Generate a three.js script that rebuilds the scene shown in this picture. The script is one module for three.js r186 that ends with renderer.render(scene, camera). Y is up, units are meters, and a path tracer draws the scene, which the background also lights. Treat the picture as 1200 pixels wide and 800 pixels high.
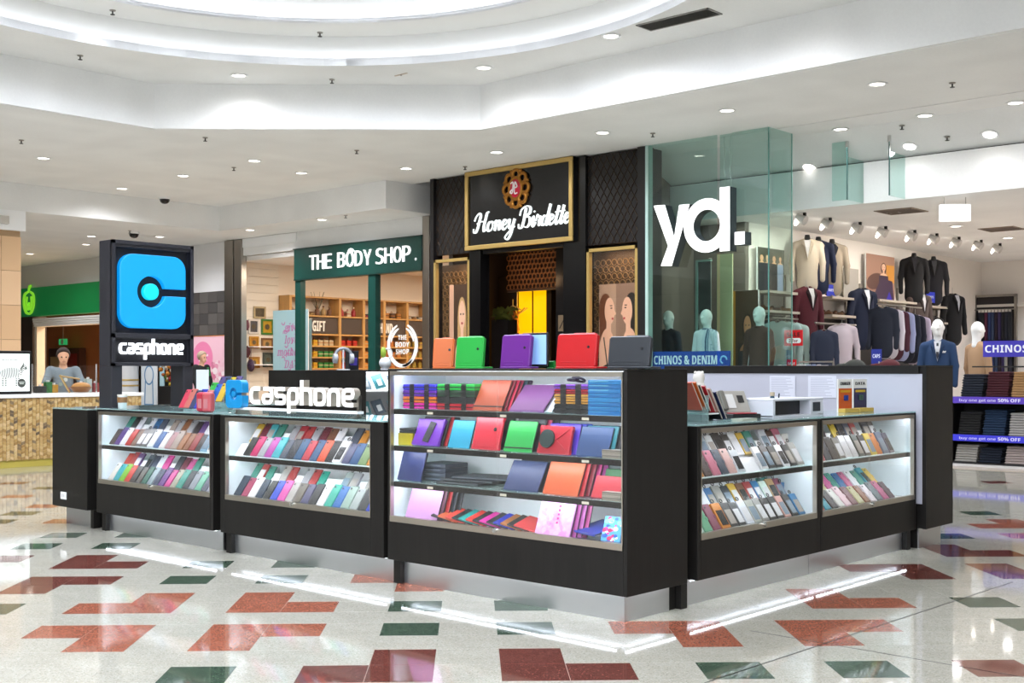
import * as THREE from 'three';
import { RoundedBoxGeometry } from 'three/addons/geometries/RoundedBoxGeometry.js';
import { mergeGeometries, mergeVertices, toCreasedNormals } from 'three/addons/utils/BufferGeometryUtils.js';
import { MarchingCubes } from 'three/addons/objects/MarchingCubes.js';
import { FontLoader } from 'three/addons/loaders/FontLoader.js';
import { TextGeometry } from 'three/addons/geometries/TextGeometry.js';
import { RectAreaLightUniformsLib } from 'three/addons/lights/RectAreaLightUniformsLib.js';

// ---------- camera, exposure, large lights ----------
// World: origin on the floor at the near corner of the kiosk, X along the shopfronts, Z towards the viewer.
const FOC = 1393, HY = 432, EYE = 1.35, TH = Math.atan(1530 / 1393), CX = 3.7365, CZ = 4.998;
const scene = new THREE.Scene();
scene.background = new THREE.Color(0x000000);
const camera = new THREE.PerspectiveCamera(2 * Math.atan(400 / FOC) * 180 / Math.PI, 1.5, 0.05, 200);
camera.position.set(CX, EYE, CZ);
camera.lookAt(CX - Math.cos(TH), EYE, CZ - Math.sin(TH));
camera.setViewOffset(1200, 800, 0, 400 - HY, 1200, 800);
const renderer = new THREE.WebGLRenderer({ antialias: true });
renderer.toneMapping = THREE.LinearToneMapping;
renderer.toneMappingExposure = 1.34;
renderer.shadowMap.enabled = true;
RectAreaLightUniformsLib.init();
const ADDED_SKY = 6.8, DOWN = 9, CASE = 17, SHOP = 9;   // brightness of added skylights, downlights, cabinet strips, shop ceilings

// a rectangular light at p pointing along dir
function area(p, dir, w, h, intensity, color = 0xffffff, up = null) {
  const l = new THREE.RectAreaLight(color, intensity, w, h);
  l.position.set(...p);
  if (up) l.up.set(...up);
  else if (Math.abs(dir[1]) > .9) l.up.set(0, 0, -1);
  l.lookAt(p[0] + dir[0], p[1] + dir[1], p[2] + dir[2]);
  scene.add(l);
  return l;
}

// ---------- pixel rays of the photograph (1200 x 800) met with a known plane ----------
const SN = Math.sin(TH), CS = Math.cos(TH);
function ray(px, py) {
  const x = (px - 600) / FOC, y = (HY - py) / FOC;
  return [x * SN - CS, y, -(x * CS + SN)];
}
function onY(px, py, h) { const d = ray(px, py), k = (h - EYE) / d[1]; return [CX + k * d[0], CZ + k * d[2]]; }
function onZ(px, py, Z) { const d = ray(px, py), k = (Z - CZ) / d[2]; return [CX + k * d[0], EYE + k * d[1]]; }
function onX(px, py, X) { const d = ray(px, py), k = (X - CX) / d[0]; return [CZ + k * d[2], EYE + k * d[1]]; }

// ---------- helpers ----------
let seed = 7;
const rnd = () => { seed = (seed + 0x6D2B79F5) | 0; let t = Math.imul(seed ^ (seed >>> 15), 1 | seed); t = (t + Math.imul(t ^ (t >>> 7), 61 | t)) ^ t; return ((t ^ (t >>> 14)) >>> 0) / 4294967296; };
const rr = (a, b) => a + (b - a) * rnd();
const pick = a => a[Math.floor(rnd() * a.length)];
const used = {};
function numbered(n) { const k = used[n] = (used[n] ?? -1) + 1; return k ? n + '_' + String(k).padStart(3, '0') : n; }
// texture coordinates in metres from position, by the dominant direction of each face
function uvm(g, s = 1) {
  g = g.index ? g.toNonIndexed() : g;
  const p = g.attributes.position, n = g.attributes.normal, uv = new Float32Array(p.count * 2);
  for (let i = 0; i < p.count; i++) {
    const a = Math.abs(n.getX(i)), b = Math.abs(n.getY(i)), c = Math.abs(n.getZ(i));
    const x = p.getX(i), y = p.getY(i), z = p.getZ(i);
    uv[2 * i] = (b >= a && b >= c ? x : a >= c ? z : x) * s; uv[2 * i + 1] = (b >= a && b >= c ? z : y) * s;
  }
  g.setAttribute('uv', new THREE.BufferAttribute(uv, 2));
  return g;
}
function box(x0, x1, y0, y1, z0, z1, r = 0) {
  const w = x1 - x0, h = y1 - y0, d = z1 - z0;
  const g = r > 0 ? new RoundedBoxGeometry(w, h, d, 1, Math.min(r, w / 2.01, h / 2.01, d / 2.01)) : new THREE.BoxGeometry(w, h, d);
  g.translate((x0 + x1) / 2, (y0 + y1) / 2, (z0 + z1) / 2);
  return uvm(g);
}
function cyl(r, y0, y1, x = 0, z = 0, n = 16, r2 = r) { const g = new THREE.CylinderGeometry(r2, r, y1 - y0, n); g.translate(x, (y0 + y1) / 2, z); return g; }
function rod(a, b, r, n = 8) {
  const A = new THREE.Vector3(...a), B = new THREE.Vector3(...b), d = B.clone().sub(A), g = new THREE.CylinderGeometry(r, r, d.length(), n);
  g.applyQuaternion(new THREE.Quaternion().setFromUnitVectors(new THREE.Vector3(0, 1, 0), d.clone().normalize()));
  g.translate((a[0] + b[0]) / 2, (a[1] + b[1]) / 2, (a[2] + b[2]) / 2);
  return g;
}
function lathe(pts, n = 20) { return new THREE.LatheGeometry(pts.map(p => new THREE.Vector2(p[0], p[1])), n); }
function merge(geos) {
  const a = (Array.isArray(geos) ? geos : [geos]).map(g => { g = g.index ? g.toNonIndexed() : g; for (const k of Object.keys(g.attributes)) if (!['position', 'normal', 'uv'].includes(k)) g.deleteAttribute(k); if (!g.attributes.uv) g.setAttribute('uv', new THREE.BufferAttribute(new Float32Array(g.attributes.position.count * 2), 2)); return g; });
  return a.length > 1 ? mergeGeometries(a) : a[0];
}
function mesh(name, geos, m, parent) {
  const o = new THREE.Mesh(Array.isArray(geos) ? merge(geos) : geos, m);
  o.name = parent ? name : numbered(name); o.castShadow = o.receiveShadow = true;
  (parent || scene).add(o);
  return o;
}
function thing(name, label, category, [x, y, z] = [0, 0, 0], turn = 0, group) {
  const o = new THREE.Group(); o.name = numbered(name); scene.add(o);
  o.position.set(x, y, z); o.rotation.y = turn; o.userData = { label, category };
  if (group) o.userData.group = group;
  return o;
}
function tag(o, label, category, group) { o.userData.label = label; o.userData.category = category; if (group) o.userData.group = group; return o; }
function struct(name, geos, m, label) { const o = mesh(name, geos, m); o.userData.kind = 'structure'; if (label) { o.userData.label = label; o.userData.category = name.split('_')[0]; } return o; }
function dup(root, label, group) {
  const r = root.clone(); r.name = numbered(root.name.replace(/_\d{3}$/, '')); scene.add(r);
  r.userData = { ...root.userData }; if (label) r.userData.label = label; if (group) r.userData.group = group;
  return r;
}
const V2 = (x, y) => new THREE.Vector2(x, y);
function shapeOf(pts, holes = []) { const s = new THREE.Shape(pts.map(p => V2(p[0], p[1]))); for (const h of holes) s.holes.push(new THREE.Path(h.map(p => V2(p[0], p[1])))); return s; }
function extrude(shape, d, bevel = 0, n = 12) { return new THREE.ExtrudeGeometry(shape, { depth: d, bevelEnabled: bevel > 0, bevelSize: bevel, bevelThickness: bevel, bevelOffset: -bevel, bevelSegments: 1, curveSegments: n }); }
// horizontal plate from an outline in X and Z
function plate(pts, y0, y1, holes = []) {
  const f = a => a.map(p => [p[0], -p[1]]);
  const g = extrude(shapeOf(f(pts), holes.map(f)), y1 - y0); g.rotateX(-Math.PI / 2); g.translate(0, y0, 0);
  return uvm(g);
}
function roundRect(x0, x1, y0, y1, r) {
  const s = new THREE.Shape(); s.moveTo(x0 + r, y0); s.lineTo(x1 - r, y0); s.absarc(x1 - r, y0 + r, r, -Math.PI / 2, 0); s.lineTo(x1, y1 - r); s.absarc(x1 - r, y1 - r, r, 0, Math.PI / 2);
  s.lineTo(x0 + r, y1); s.absarc(x0 + r, y1 - r, r, Math.PI / 2, Math.PI); s.lineTo(x0, y0 + r); s.absarc(x0 + r, y0 + r, r, Math.PI, Math.PI * 1.5); return s;
}
function arc(cx, cy, r, a0, a1, n) { const o = []; for (let i = 0; i <= n; i++) { const a = a0 + (a1 - a0) * i / n; o.push([cx + r * Math.cos(a), cy + r * Math.sin(a)]); } return o; }

// ---------- textures ----------
function dataTex(n, fn, srgb = true, rep = 1) {
  const d = new Uint8Array(n * n * 4);
  for (let j = 0; j < n; j++) for (let i = 0; i < n; i++) { const c = fn(i, j), k = (j * n + i) * 4; d[k] = c[0]; d[k + 1] = c[1]; d[k + 2] = c[2]; d[k + 3] = 255; }
  const t = new THREE.DataTexture(d, n, n); t.wrapS = t.wrapT = THREE.RepeatWrapping; t.magFilter = THREE.LinearFilter; t.minFilter = THREE.LinearMipmapLinearFilter; t.generateMipmaps = true;
  if (srgb) t.colorSpace = THREE.SRGBColorSpace; t.repeat.set(rep, rep); t.needsUpdate = true;
  return t;
}
function noiseGrid(n, cells) { const a = Array.from({ length: cells * cells }, rnd); return (i, j) => { const x = i / n * cells, y = j / n * cells, x0 = Math.floor(x), y0 = Math.floor(y), fx = x - x0, fy = y - y0, g = (u, v) => a[(v % cells) * cells + u % cells], s = t => t * t * (3 - 2 * t); const a0 = g(x0, y0), b0 = g(x0 + 1, y0), c0 = g(x0, y0 + 1), d0 = g(x0 + 1, y0 + 1); return (a0 + (b0 - a0) * s(fx)) * (1 - s(fy)) + (c0 + (d0 - c0) * s(fx)) * s(fy); }; }
// terrazzo: small chips of several tones in a binder
function terrazzo(base, chips, share, rep = 1 / 0.8) {
  const n = 512, img = new Uint8Array(n * n * 3), cl = noiseGrid(n, 9);
  for (let j = 0; j < n; j++) for (let i = 0; i < n; i++) { const v = (rnd() - .5) * 10 + (cl(i, j) - .5) * 10; for (let k = 0; k < 3; k++) img[(j * n + i) * 3 + k] = Math.max(0, Math.min(255, base[k] + v)); }
  const N = Math.floor(n * n * share / 9);
  for (let q = 0; q < N; q++) {
    const cx = rnd() * n, cy = rnd() * n, r = rr(.7, 2.6), c = pick(chips), e = rr(.6, 1.4), sh = (rnd() - .5) * 14;
    for (let j = Math.floor(cy - 4); j < cy + 4; j++) for (let i = Math.floor(cx - 4); i < cx + 4; i++) if ((i - cx) ** 2 * e + (j - cy) ** 2 / e < r * r) { const k = (((j + n) % n) * n + (i + n) % n) * 3; for (let m = 0; m < 3; m++) img[k + m] = Math.max(0, Math.min(255, c[m] + sh)); }
  }
  return dataTex(n, (i, j) => { const k = (j * n + i) * 3; return [img[k], img[k + 1], img[k + 2]]; }, true, rep);
}
const canvas = (w, h) => { const c = document.createElement('canvas'); c.width = w; c.height = h; return c; };
function painted(w, h, draw) { const c = canvas(w, h), g = c.getContext('2d'); draw(g, w, h); const t = new THREE.CanvasTexture(c); t.colorSpace = THREE.SRGBColorSpace; t.magFilter = THREE.LinearFilter; return t; }
const M = (color, roughness = .6, metalness = 0, extra = {}) => new THREE.MeshPhysicalMaterial({ color, roughness, metalness, ...extra });
const grainTex = (() => { const n = 256, a = noiseGrid(n, 64), b = noiseGrid(n, 17); return dataTex(n, (i, j) => { const v = 226 + 22 * (a(i, (j * .06) % n) - .5) + 18 * (b(i, (j * .12) % n) - .5) + 6 * (rnd() - .5); return [v, v, v]; }, true, 2); })();
const brushTex = (() => { const n = 256, a = Array.from({ length: n }, rnd); return dataTex(n, (i, j) => { const v = 120 + 60 * a[j] + 20 * (rnd() - .5); return [v, v, v]; }, false, 3); })();
const plasterTex = (() => { const n = 256, a = noiseGrid(n, 12), b = noiseGrid(n, 5); return dataTex(n, (i, j) => { const v = 244 + 7 * (a(i, j) - .5) + 6 * (b(i, j) - .5) + 3 * (rnd() - .5); return [v, v, v]; }, true, .25); })();
const fabricTex = (() => { const n = 128; return dataTex(n, (i, j) => { const v = 218 + 24 * ((i + j) % 4 < 2 ? .5 : -.5) + 22 * (rnd() - .5); return [v, v, v]; }, true, 6); })();
const mats = {
  paint: M('#f8f8f7', .85, 0, { map: plasterTex }), wallWhite: M('#efeeec', .8, 0, { map: plasterTex }),
  black: M('#211f1d', .45, 0, { map: grainTex, specularIntensity: .5 }), blackDeep: M('#141313', .5), panelInner: M('#b4b5c2', .5),
  white: M('#f4f5f6', .5), acrylic: M('#f3f5f6', .25), alu: M('#c3bdb2', .3, 1), aluBrush: M('#cfd1d4', .36, 1),
  steel: M('#a7a29b', .28, 1), darkMetal: M('#24211f', .4, .6), chrome: M('#d8d8d8', .12, 1),
  glass: M('#ffffff', 0, 0, { transmission: 1, thickness: 0, ior: 1.45 }), glassGreen: M('#e4f2ef', 0, 0, { transmission: 1, thickness: 0, ior: 1.5 }),
  glassTop: M('#d9efee', .02, 0, { transmission: .75, thickness: 0, ior: 1.5 }), shelfGlass: M('#d5ebe6', .05, 0, { transmission: .7, thickness: 0 }),
  led: M('#ffffff', .5, 0, { emissive: '#eef4ff', emissiveIntensity: 6 }), lens: M('#ffffff', .5, 0, { emissive: '#fff6e8', emissiveIntensity: 7 }),
  gold: M('#cfb06c', .38, .65), navy: M('#1d2438', .8, 0, { map: fabricTex }), tan: M('#c9a878', .6),
};
const cloth = c => M(c, .9, 0, { map: fabricTex, sheen: .25 });
const solid = {}; const plastic = (c, r = .42) => solid[c + r] ??= (() => { const k = new THREE.Color(c); return M(k.multiplyScalar(Math.min(k.r, k.g, k.b) > .6 ? .82 : .62), r); })();
const font = await new FontLoader().loadAsync('fonts/droid/droid_sans_bold.typeface.json');
const fontRegular = await new FontLoader().loadAsync('fonts/droid/droid_sans_regular.typeface.json');
// lettering set to a given width, starting at x = 0 on the baseline
function lettering(s, height, depth, width, fnt = font) {
  const g = new TextGeometry(s, { font: fnt, size: height, depth, curveSegments: 5, bevelEnabled: false }); g.computeBoundingBox();
  const b = g.boundingBox; g.translate(-b.min.x, 0, 0); if (width) g.scale(width / (b.max.x - b.min.x), 1, 1);
  return g;
}
// a stroke of constant or pen-like width along a polyline
function ribbon(pts, wfn, depth) {
  const L = [], R = [];
  for (let i = 0; i < pts.length; i++) {
    const a = pts[Math.max(0, i - 1)], b = pts[Math.min(pts.length - 1, i + 1)], dx = b[0] - a[0], dy = b[1] - a[1], l = Math.hypot(dx, dy) || 1, w = wfn(i / (pts.length - 1), dx / l, dy / l) / 2;
    L.push([pts[i][0] - dy / l * w, pts[i][1] + dx / l * w]); R.push([pts[i][0] + dy / l * w, pts[i][1] - dx / l * w]);
  }
  const pos = [], idx = [], n = pts.length;
  for (let i = 0; i < n; i++) for (const p of [[...L[i], depth], [...R[i], depth], [...L[i], 0], [...R[i], 0]]) pos.push(...p);
  const quad = (a, b, c, d) => idx.push(a, b, c, a, c, d);
  for (let i = 0; i < n - 1; i++) { const a = i * 4, b = a + 4; quad(a, a + 1, b + 1, b); quad(a + 2, b + 2, b + 3, a + 3); quad(a + 2, a, b, b + 2); quad(a + 1, a + 3, b + 3, b + 1); }
  quad(0, 2, 3, 1); const e = (n - 1) * 4; quad(e, e + 1, e + 3, e + 2);
  const g = new THREE.BufferGeometry(); g.setAttribute('position', new THREE.Float32BufferAttribute(pos, 3)); g.setIndex(idx);
  const h = g.toNonIndexed(); h.computeVertexNormals(); return h;
}
// polyline with rounded corners
function rounded(pts, r, closed) {
  const out = [], n = pts.length;
  for (let i = 0; i < n; i++) {
    if (!closed && (i === 0 || i === n - 1)) { out.push(pts[i]); continue; }
    const p = pts[i], a = pts[(i + n - 1) % n], b = pts[(i + 1) % n], la = Math.hypot(a[0] - p[0], a[1] - p[1]), lb = Math.hypot(b[0] - p[0], b[1] - p[1]), q = Math.min(r, la / 2, lb / 2);
    const A = [p[0] + (a[0] - p[0]) / la * q, p[1] + (a[1] - p[1]) / la * q], B = [p[0] + (b[0] - p[0]) / lb * q, p[1] + (b[1] - p[1]) / lb * q];
    for (let k = 0; k <= 6; k++) { const t = k / 6, u = 1 - t; out.push([u * u * A[0] + 2 * u * t * p[0] + t * t * B[0], u * u * A[1] + 2 * u * t * p[1] + t * t * B[1]]); }
  }
  if (closed) { out.push(out[0]); out.push(out[1]); }
  return out;
}
const TECH = {
  c: [[[.95, .9], [.1, .9], [.1, .1], [.95, .1]]], a: [[[.15, .9], [.9, .9], [.9, .1], [.1, .1], [.1, .52], [.86, .52]]],
  s: [[[.92, .9], [.1, .9], [.1, .5], [.9, .5], [.9, .1], [.08, .1]]], p: [[[.1, -.48], [.1, .9], [.9, .9], [.9, .1], [.14, .1]]],
  h: [[[.1, 1.42], [.1, 0]], [[.14, .9], [.9, .9], [.9, 0]]], o: [[[.1, .5], [.1, .9], [.9, .9], [.9, .1], [.1, .1]], 1], n: [[[.1, 0], [.1, .9], [.9, .9], [.9, 0]]],
  e: [[[.92, .1], [.1, .1], [.1, .9], [.9, .9], [.9, .5], [.14, .5]]],
};
// each letter of a word as its own geometry, in the rounded square lettering of the kiosk
function techWord(word, h, width, depth, weight = .21) {
  const adv = 1.2, tot = word.length * adv - .2, sx = width / tot;
  return [...word].map((ch, i) => {
    const def = TECH[ch], closed = def[1] === 1, parts = [];
    for (const st of def) if (Array.isArray(st)) parts.push(ribbon(rounded(st, .34, closed).map(p => [(p[0] + i * adv) * sx, p[1] * h]), () => weight * h, depth));
    return merge(parts);
  });
}
const PEN = {
  H: [1.45, [[-.5, 1.15], [-.3, 1.6], [.1, 1.9], [.3, 1.7], [.22, 1.1], [.08, .4], [-.15, 0], [-.45, .05], [-.5, .4]], [[1.45, 1.95], [1.2, 1.85], [1.08, 1.3], [.95, .5], [1.05, .05], [1.4, .25]], [[-.1, .85], [.4, 1.05], [1.1, .98]]],
  o: [.95, [[.55, .95], [.22, .88], [.05, .42], [.25, .02], [.6, .12], [.75, .55], [.6, .92], [.75, .8], [1, .85]]],
  n: [1.1, [[0, .8], [.18, 1], [.25, .75], [.15, 0]], [[.17, .4], [.45, .95], [.72, .92], [.7, .4], [.78, .05], [1.1, .3]]],
  e: [.78, [[.05, .4], [.5, .55], [.6, .85], [.35, 1], [.1, .7], [.08, .3], [.35, 0], [.8, .35]]],
  y: [1.05, [[0, .85], [.18, .95], [.2, .45], [.4, .05], [.8, .5]], [[.88, .98], [.75, .3], [.55, -.6], [.2, -1], [-.15, -.8], [.1, -.45], [1, .25]]],
  B: [1.45, [[.4, 1.9], [.33, 1.2], [.2, .4], [0, 0], [-.35, 0], [-.45, .4]], [[-.4, 1.2], [-.25, 1.75], [.4, 2.05], [1, 1.88], [1, 1.35], [.4, 1.05], [1, .95], [1.2, .5], [.85, .02], [.3, .12]]],
  i: [.58, [[0, .7], [.15, .98], [.2, .6], [.15, .15], [.3, 0], [.6, .4]], [[.2, 1.38], [.27, 1.5]]],
  r: [.85, [[0, .5], [.15, 1.1], [.25, .9], [.55, .92], [.5, .4], [.55, .05], [.85, .35]]],
  d: [1.0, [[.65, .85], [.35, .95], [.08, .6], [.1, .1], [.4, .05], [.7, .6]], [[1, 2], [.85, 1.2], [.68, .35], [.78, 0], [1.05, .3]]],
  t: [.68, [[.45, 1.75], [.32, 1], [.2, .3], [.36, 0], [.7, .35]], [[0, 1.15], [.68, 1.22]]], ' ': [.5],
};
function penWord(word, h, width, depth) {
  const tot = [...word].reduce((a, c) => a + PEN[c][0], 0), sx = width / tot; let x = 0; const out = [];
  for (const ch of word) {
    const strokes = PEN[ch].slice(1), gs = strokes.map(st => { const c = new THREE.CatmullRomCurve3(st.map(p => new THREE.Vector3((x + p[0] + p[1] * .18) * sx, p[1] * h, 0)), false, 'centripetal'); return ribbon(c.getPoints(st.length * 4).map(p => [p.x, p.y]), (t, dx, dy) => h * (.1 + .16 * Math.max(0, -dy) + .03 * Math.abs(dy)), depth); });
    if (gs.length) out.push(merge(gs)); x += PEN[ch][0];
  }
  return out;
}
// a surface around a signed distance
function sdfGeo(fn, lo, hi, res = 40) {
  const mc = new MarchingCubes(res, mats.white, false, false, 60000); mc.isolation = 0;
  const P = (i, a) => lo[a] + (hi[a] - lo[a]) * i / res;
  for (let k = 0; k < res; k++) for (let j = 0; j < res; j++) for (let i = 0; i < res; i++) mc.field[i + j * res + k * res * res] = -fn(P(i, 0), P(j, 1), P(k, 2));
  mc.update();
  const n = mc.count * 3, src = mc.positionArray, pos = new Float32Array(n);
  for (let i = 0; i < n; i++) { const a = i % 3; pos[i] = lo[a] + (hi[a] - lo[a]) * (src[i] + 1) / 2; }
  let g = new THREE.BufferGeometry(); g.setAttribute('position', new THREE.BufferAttribute(pos, 3));
  g = mergeVertices(g, 1e-4); g.computeVertexNormals();
  return g;
}
const smin = (a, b, k) => { const h = Math.max(k - Math.abs(a - b), 0) / k; return Math.min(a, b) - h * h * k / 4; };
// distance to a tapered capsule, squashed in depth by q
function cap(x, y, z, a, b, ra, rb, q = 1) {
  const bx = b[0] - a[0], by = b[1] - a[1], bz = (b[2] - a[2]) / q, px = x - a[0], py = y - a[1], pz = (z - a[2]) / q;
  const t = Math.max(0, Math.min(1, (px * bx + py * by + pz * bz) / (bx * bx + by * by + bz * bz + 1e-9)));
  return Math.hypot(px - bx * t, py - by * t, pz - bz * t) - (ra + (rb - ra) * t);
}
// ---------- floor: terrazzo tiles laid at 45 degrees to the shopfronts ----------
const beigeTex = terrazzo([172, 170, 159], [[186, 185, 175], [160, 157, 144], [179, 174, 160], [148, 145, 132]], .42);
const redTex = terrazzo([152, 90, 70], [[166, 106, 86], [138, 78, 60], [174, 120, 98], [124, 70, 57]], .45);
const brownTex = terrazzo([102, 55, 48], [[116, 68, 59], [88, 46, 42], [126, 82, 70], [76, 42, 39]], .45);
const greenTex = terrazzo([60, 78, 64], [[78, 98, 80], [46, 62, 52], [98, 116, 96], [38, 50, 44]], .45);
const GL = { roughness: .05, ior: 1.5 };
const tileMats = { o: M('#ffffff', .05, 0, { map: redTex, ...GL }), r: M('#ffffff', .05, 0, { map: brownTex, ...GL }), g: M('#ffffff', .05, 0, { map: greenTex, ...GL }), b: M('#ffffff', .05, 0, { map: beigeTex, ...GL }) };
const floor = struct('floor', box(-46, 13, -.25, 0, -34, 16), tileMats.b);
floor.userData.label = 'polished pale terrazzo floor of the shopping mall'; floor.userData.category = 'floor';
{
  const YAW = 2.0 * Math.PI / 180, m = .2985, u0 = -.044, v0 = 5.138;   // grid in the viewer's frame, snapped to one joint crossing
  const cw = Math.cos(YAW), sw = Math.sin(YAW);
  const toCell = (px, py) => { const v = FOC * EYE / (py - HY), u = (px - 600) / FOC * v, a = u - u0, b = v - v0; return [Math.floor((a * cw + b * sw) / m), Math.floor((-a * sw + b * cw) / m)]; };
  const toWorld = (i, j) => { const a = i * m * cw - j * m * sw + u0, v = i * m * sw + j * m * cw + v0; return [CX + a * SN - v * CS, CZ - a * CS - v * SN]; };
  const cells = {
    r: [[625, 769], [630, 788], [712, 788], [470, 771], [465, 788], [385, 790], [97, 656], [85, 664], [139, 663], [8, 657], [45, 681], [25, 691], [100, 681], [1010, 669], [1070, 669], [1095, 678], [1118, 643], [1135, 650], [1180, 650], [1170, 667], [1190, 676], [1180, 780], [15, 565], [1159, 565]],
    o: [[180, 701], [165, 713], [95, 714], [55, 742], [110, 742], [95, 757], [265, 740], [245, 756], [340, 738], [300, 700], [285, 711], [360, 710], [765, 732], [830, 732], [845, 747], [968, 729], [1030, 729], [990, 745], [925, 693], [945, 702], [1005, 703], [1175, 627], [1160, 609], [1135, 614], [1180, 614], [60, 611], [44, 592], [20, 581], [425, 678], [485, 688]],
    g: [[480, 737], [488, 709], [622, 735], [610, 708], [335, 660], [330, 677], [240, 661], [215, 679], [34, 642], [132, 640], [68, 628], [150, 627], [220, 790], [47, 572], [20, 602], [5, 611], [3, 712], [870, 784], [1045, 782], [1125, 701], [1175, 727], [1103, 629], [1137, 599]],
  };
  const at = {};
  for (const k in cells) for (const [px, py] of cells[k]) at[toCell(px, py).join()] = k;
  const names = { o: 'terracotta_tile', r: 'red_brown_tile', g: 'green_tile', b: 'beige_tile' };
  const lay = (i, j, k) => {
    const g = new RoundedBoxGeometry(m - .0022, .012, m - .0022, 1, .0006); g.rotateY(Math.PI / 2 - TH + YAW);
    const [x, z] = toWorld(i + .5, j + .5); g.translate(x, -.0052, z);
    mesh(names[k], uvm(g), tileMats[k], floor);
  };
  for (const key in at) { const [i, j] = key.split(',').map(Number); lay(i, j, at[key]); }
  // the pattern goes on behind the viewer and along the mall
  let beige = 225;
  for (let j = -1; j < 10 && beige > 0; j++) for (let i = -9; i < 14 && beige > 0; i++) { if (at[[i, j]]) continue; const px = 600 + FOC * ((i + .5) * m + u0) / ((j + .5) * m + v0); if (px < -30 || px > 1230) continue; lay(i, j, 'b'); beige--; }
  // dark movement joints
  const J = (a, b, n) => { const [x0, z0] = onY(...a, 0), [x1, z1] = onY(...b, 0), l = Math.hypot(x1 - x0, z1 - z0), g = box(-.004, .004, -.01, .0014, 0, l); g.rotateY(Math.atan2(x1 - x0, z1 - z0)); g.translate(x0, 0, z0); mesh('movement_joint', g, mats.darkMetal, floor); };
  J([826, 800], [1186, 682]); J([880, 739], [1200, 793.5]);
}

// ---------- ceilings ----------
const HC = 4.7, HU = 5.33, DX = -5.436, DZ = -1.715, DR = 4.485, ZS = -9.55, ZB = -10.3;
const openPts = [[-11.2, 15], [-11.2, -3.95], [-7.85, -7.1], [9, -7.1], [9, 15]];
const soffitHole = [[-11.2, 14], [-11.2, -3.95], [-7.85, -7.1], [9, -7.1], [9, 14]];
struct('ceiling', plate([[-17.4, 16], [-17.4, -10.4], [-12.1, -10.4], [-12.1, -9.75], [13, -9.75], [13, 16]], HC, HC + .12, [soffitHole]), mats.paint, 'lower white plasterboard mall ceiling around the raised bay');
{
  const w = []; const n = soffitHole.length;
  for (let i = 0; i < n; i++) { const a = soffitHole[i], b = soffitHole[(i + 1) % n], l = Math.hypot(b[0] - a[0], b[1] - a[1]), g = box(0, l, HC + .005, HU + .1, -.06, .06); g.rotateY(-Math.atan2(b[1] - a[1], b[0] - a[0])); g.translate(a[0], 0, a[1]); w.push(g); }
  struct('wall_bulkhead', w, mats.paint, 'white angled step between lower and raised ceiling');
}
struct('ceiling', plate([[-11.3, 14.1], [-11.3, -7.2], [9.1, -7.2], [9.1, 14.1]], HU, HU + .1, [arc(DX, DZ, DR, 0, Math.PI * 2, 96).slice(0, -1)]), mats.paint, 'raised white ceiling with a large round opening');
{
  const ring = (pts, m, label) => { const o = struct('ceiling', lathe(pts, 96), m, label); o.position.set(DX, 0, DZ); return o; };
  const S = new THREE.MeshPhysicalMaterial({ color: '#f8f8f7', roughness: .85, side: THREE.DoubleSide });
  ring([[DR, HU], [DR, HU + .38], [DR + .06, HU + .38], [DR + .06, HU + .02], [DR, HU]], S, 'outer curved white fascia of the round ceiling recess');
  ring([[DR + .06, HU + .38], [DR - .62, HU + .38], [DR - .62, HU + .44], [DR + .06, HU + .44]], S, 'flat white ring inside the round ceiling recess');
  ring([[DR - .62, HU + .38], [DR - .62, HU + .78], [DR - .56, HU + .78], [DR - .56, HU + .44]], S, 'inner curved white fascia of the round ceiling recess');
  ring([[DR - .56, HU + .78], [DR - 1.3, HU + .78], [DR - 1.3, HU + .86], [DR - .56, HU + .86]], S, 'inner flat white ring of the round ceiling recess');
  ring([[DR - 1.3, HU + .78], [DR - 1.3, HU + 1.6], [DR - 1.24, HU + 1.6], [DR - 1.24, HU + .86]], S, 'upstand around the light panel added in the ceiling recess');
  const cap_ = mesh('added_skylight', plate(arc(DX, DZ, DR - 1.2, 0, Math.PI * 2, 64).slice(0, -1), HU + 1.6, HU + 1.68), M('#ffffff', .6, 0, { emissive: '#f4f8ff', emissiveIntensity: 2.2 }));
  tag(cap_, 'round frosted light panel added at the top of the ceiling recess', 'added_skylight');
  area([DX, HU + 1.58, DZ], [0, -1, 0], 4.4, 4.4, ADDED_SKY, 0xe6eeff);  // glowing disc and lamp added in the unseen top of the recess
}
// unseen light panel added behind the viewer as fill for the kiosk fronts
{
  const s = mesh('added_skylight', box(-4, 8, HU - .02, HU - .005, 5.6, 12.6), M('#ffffff', .6, 0, { emissive: '#f4f8ff', emissiveIntensity: 1.2 }));
  tag(s, 'long frosted light panel added over the hall as fill', 'added_skylight');
  area([2, HU - .03, 9.1], [0, -1, 0], 12, 7, ADDED_SKY * .74, 0xe6eeff);
}
// lower soffits over the left row of shops
const HL = 4.2;
struct('ceiling', plate([[-46, 16], [-46, -34], [-18.6, -34], [-18.6, -10.299], [-12.2, -10.299], [-12.2, -9.17], [-17.37, -9.17], [-17.37, 16]], HL, HL + .1), mats.paint, 'low white soffit in front of the row of shops');
struct('wall_bulkhead', [box(-17.36, -17.3, HL, HC - .002, -9.16, 16), box(-17.3, -12.19, HL, HC - .002, -9.16, -9.1), box(-12.19, -12.13, HL, HC - .002, -10.4, -9.1)], mats.paint, 'white downstand bulkhead over the cosmetics shopfront');
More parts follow.
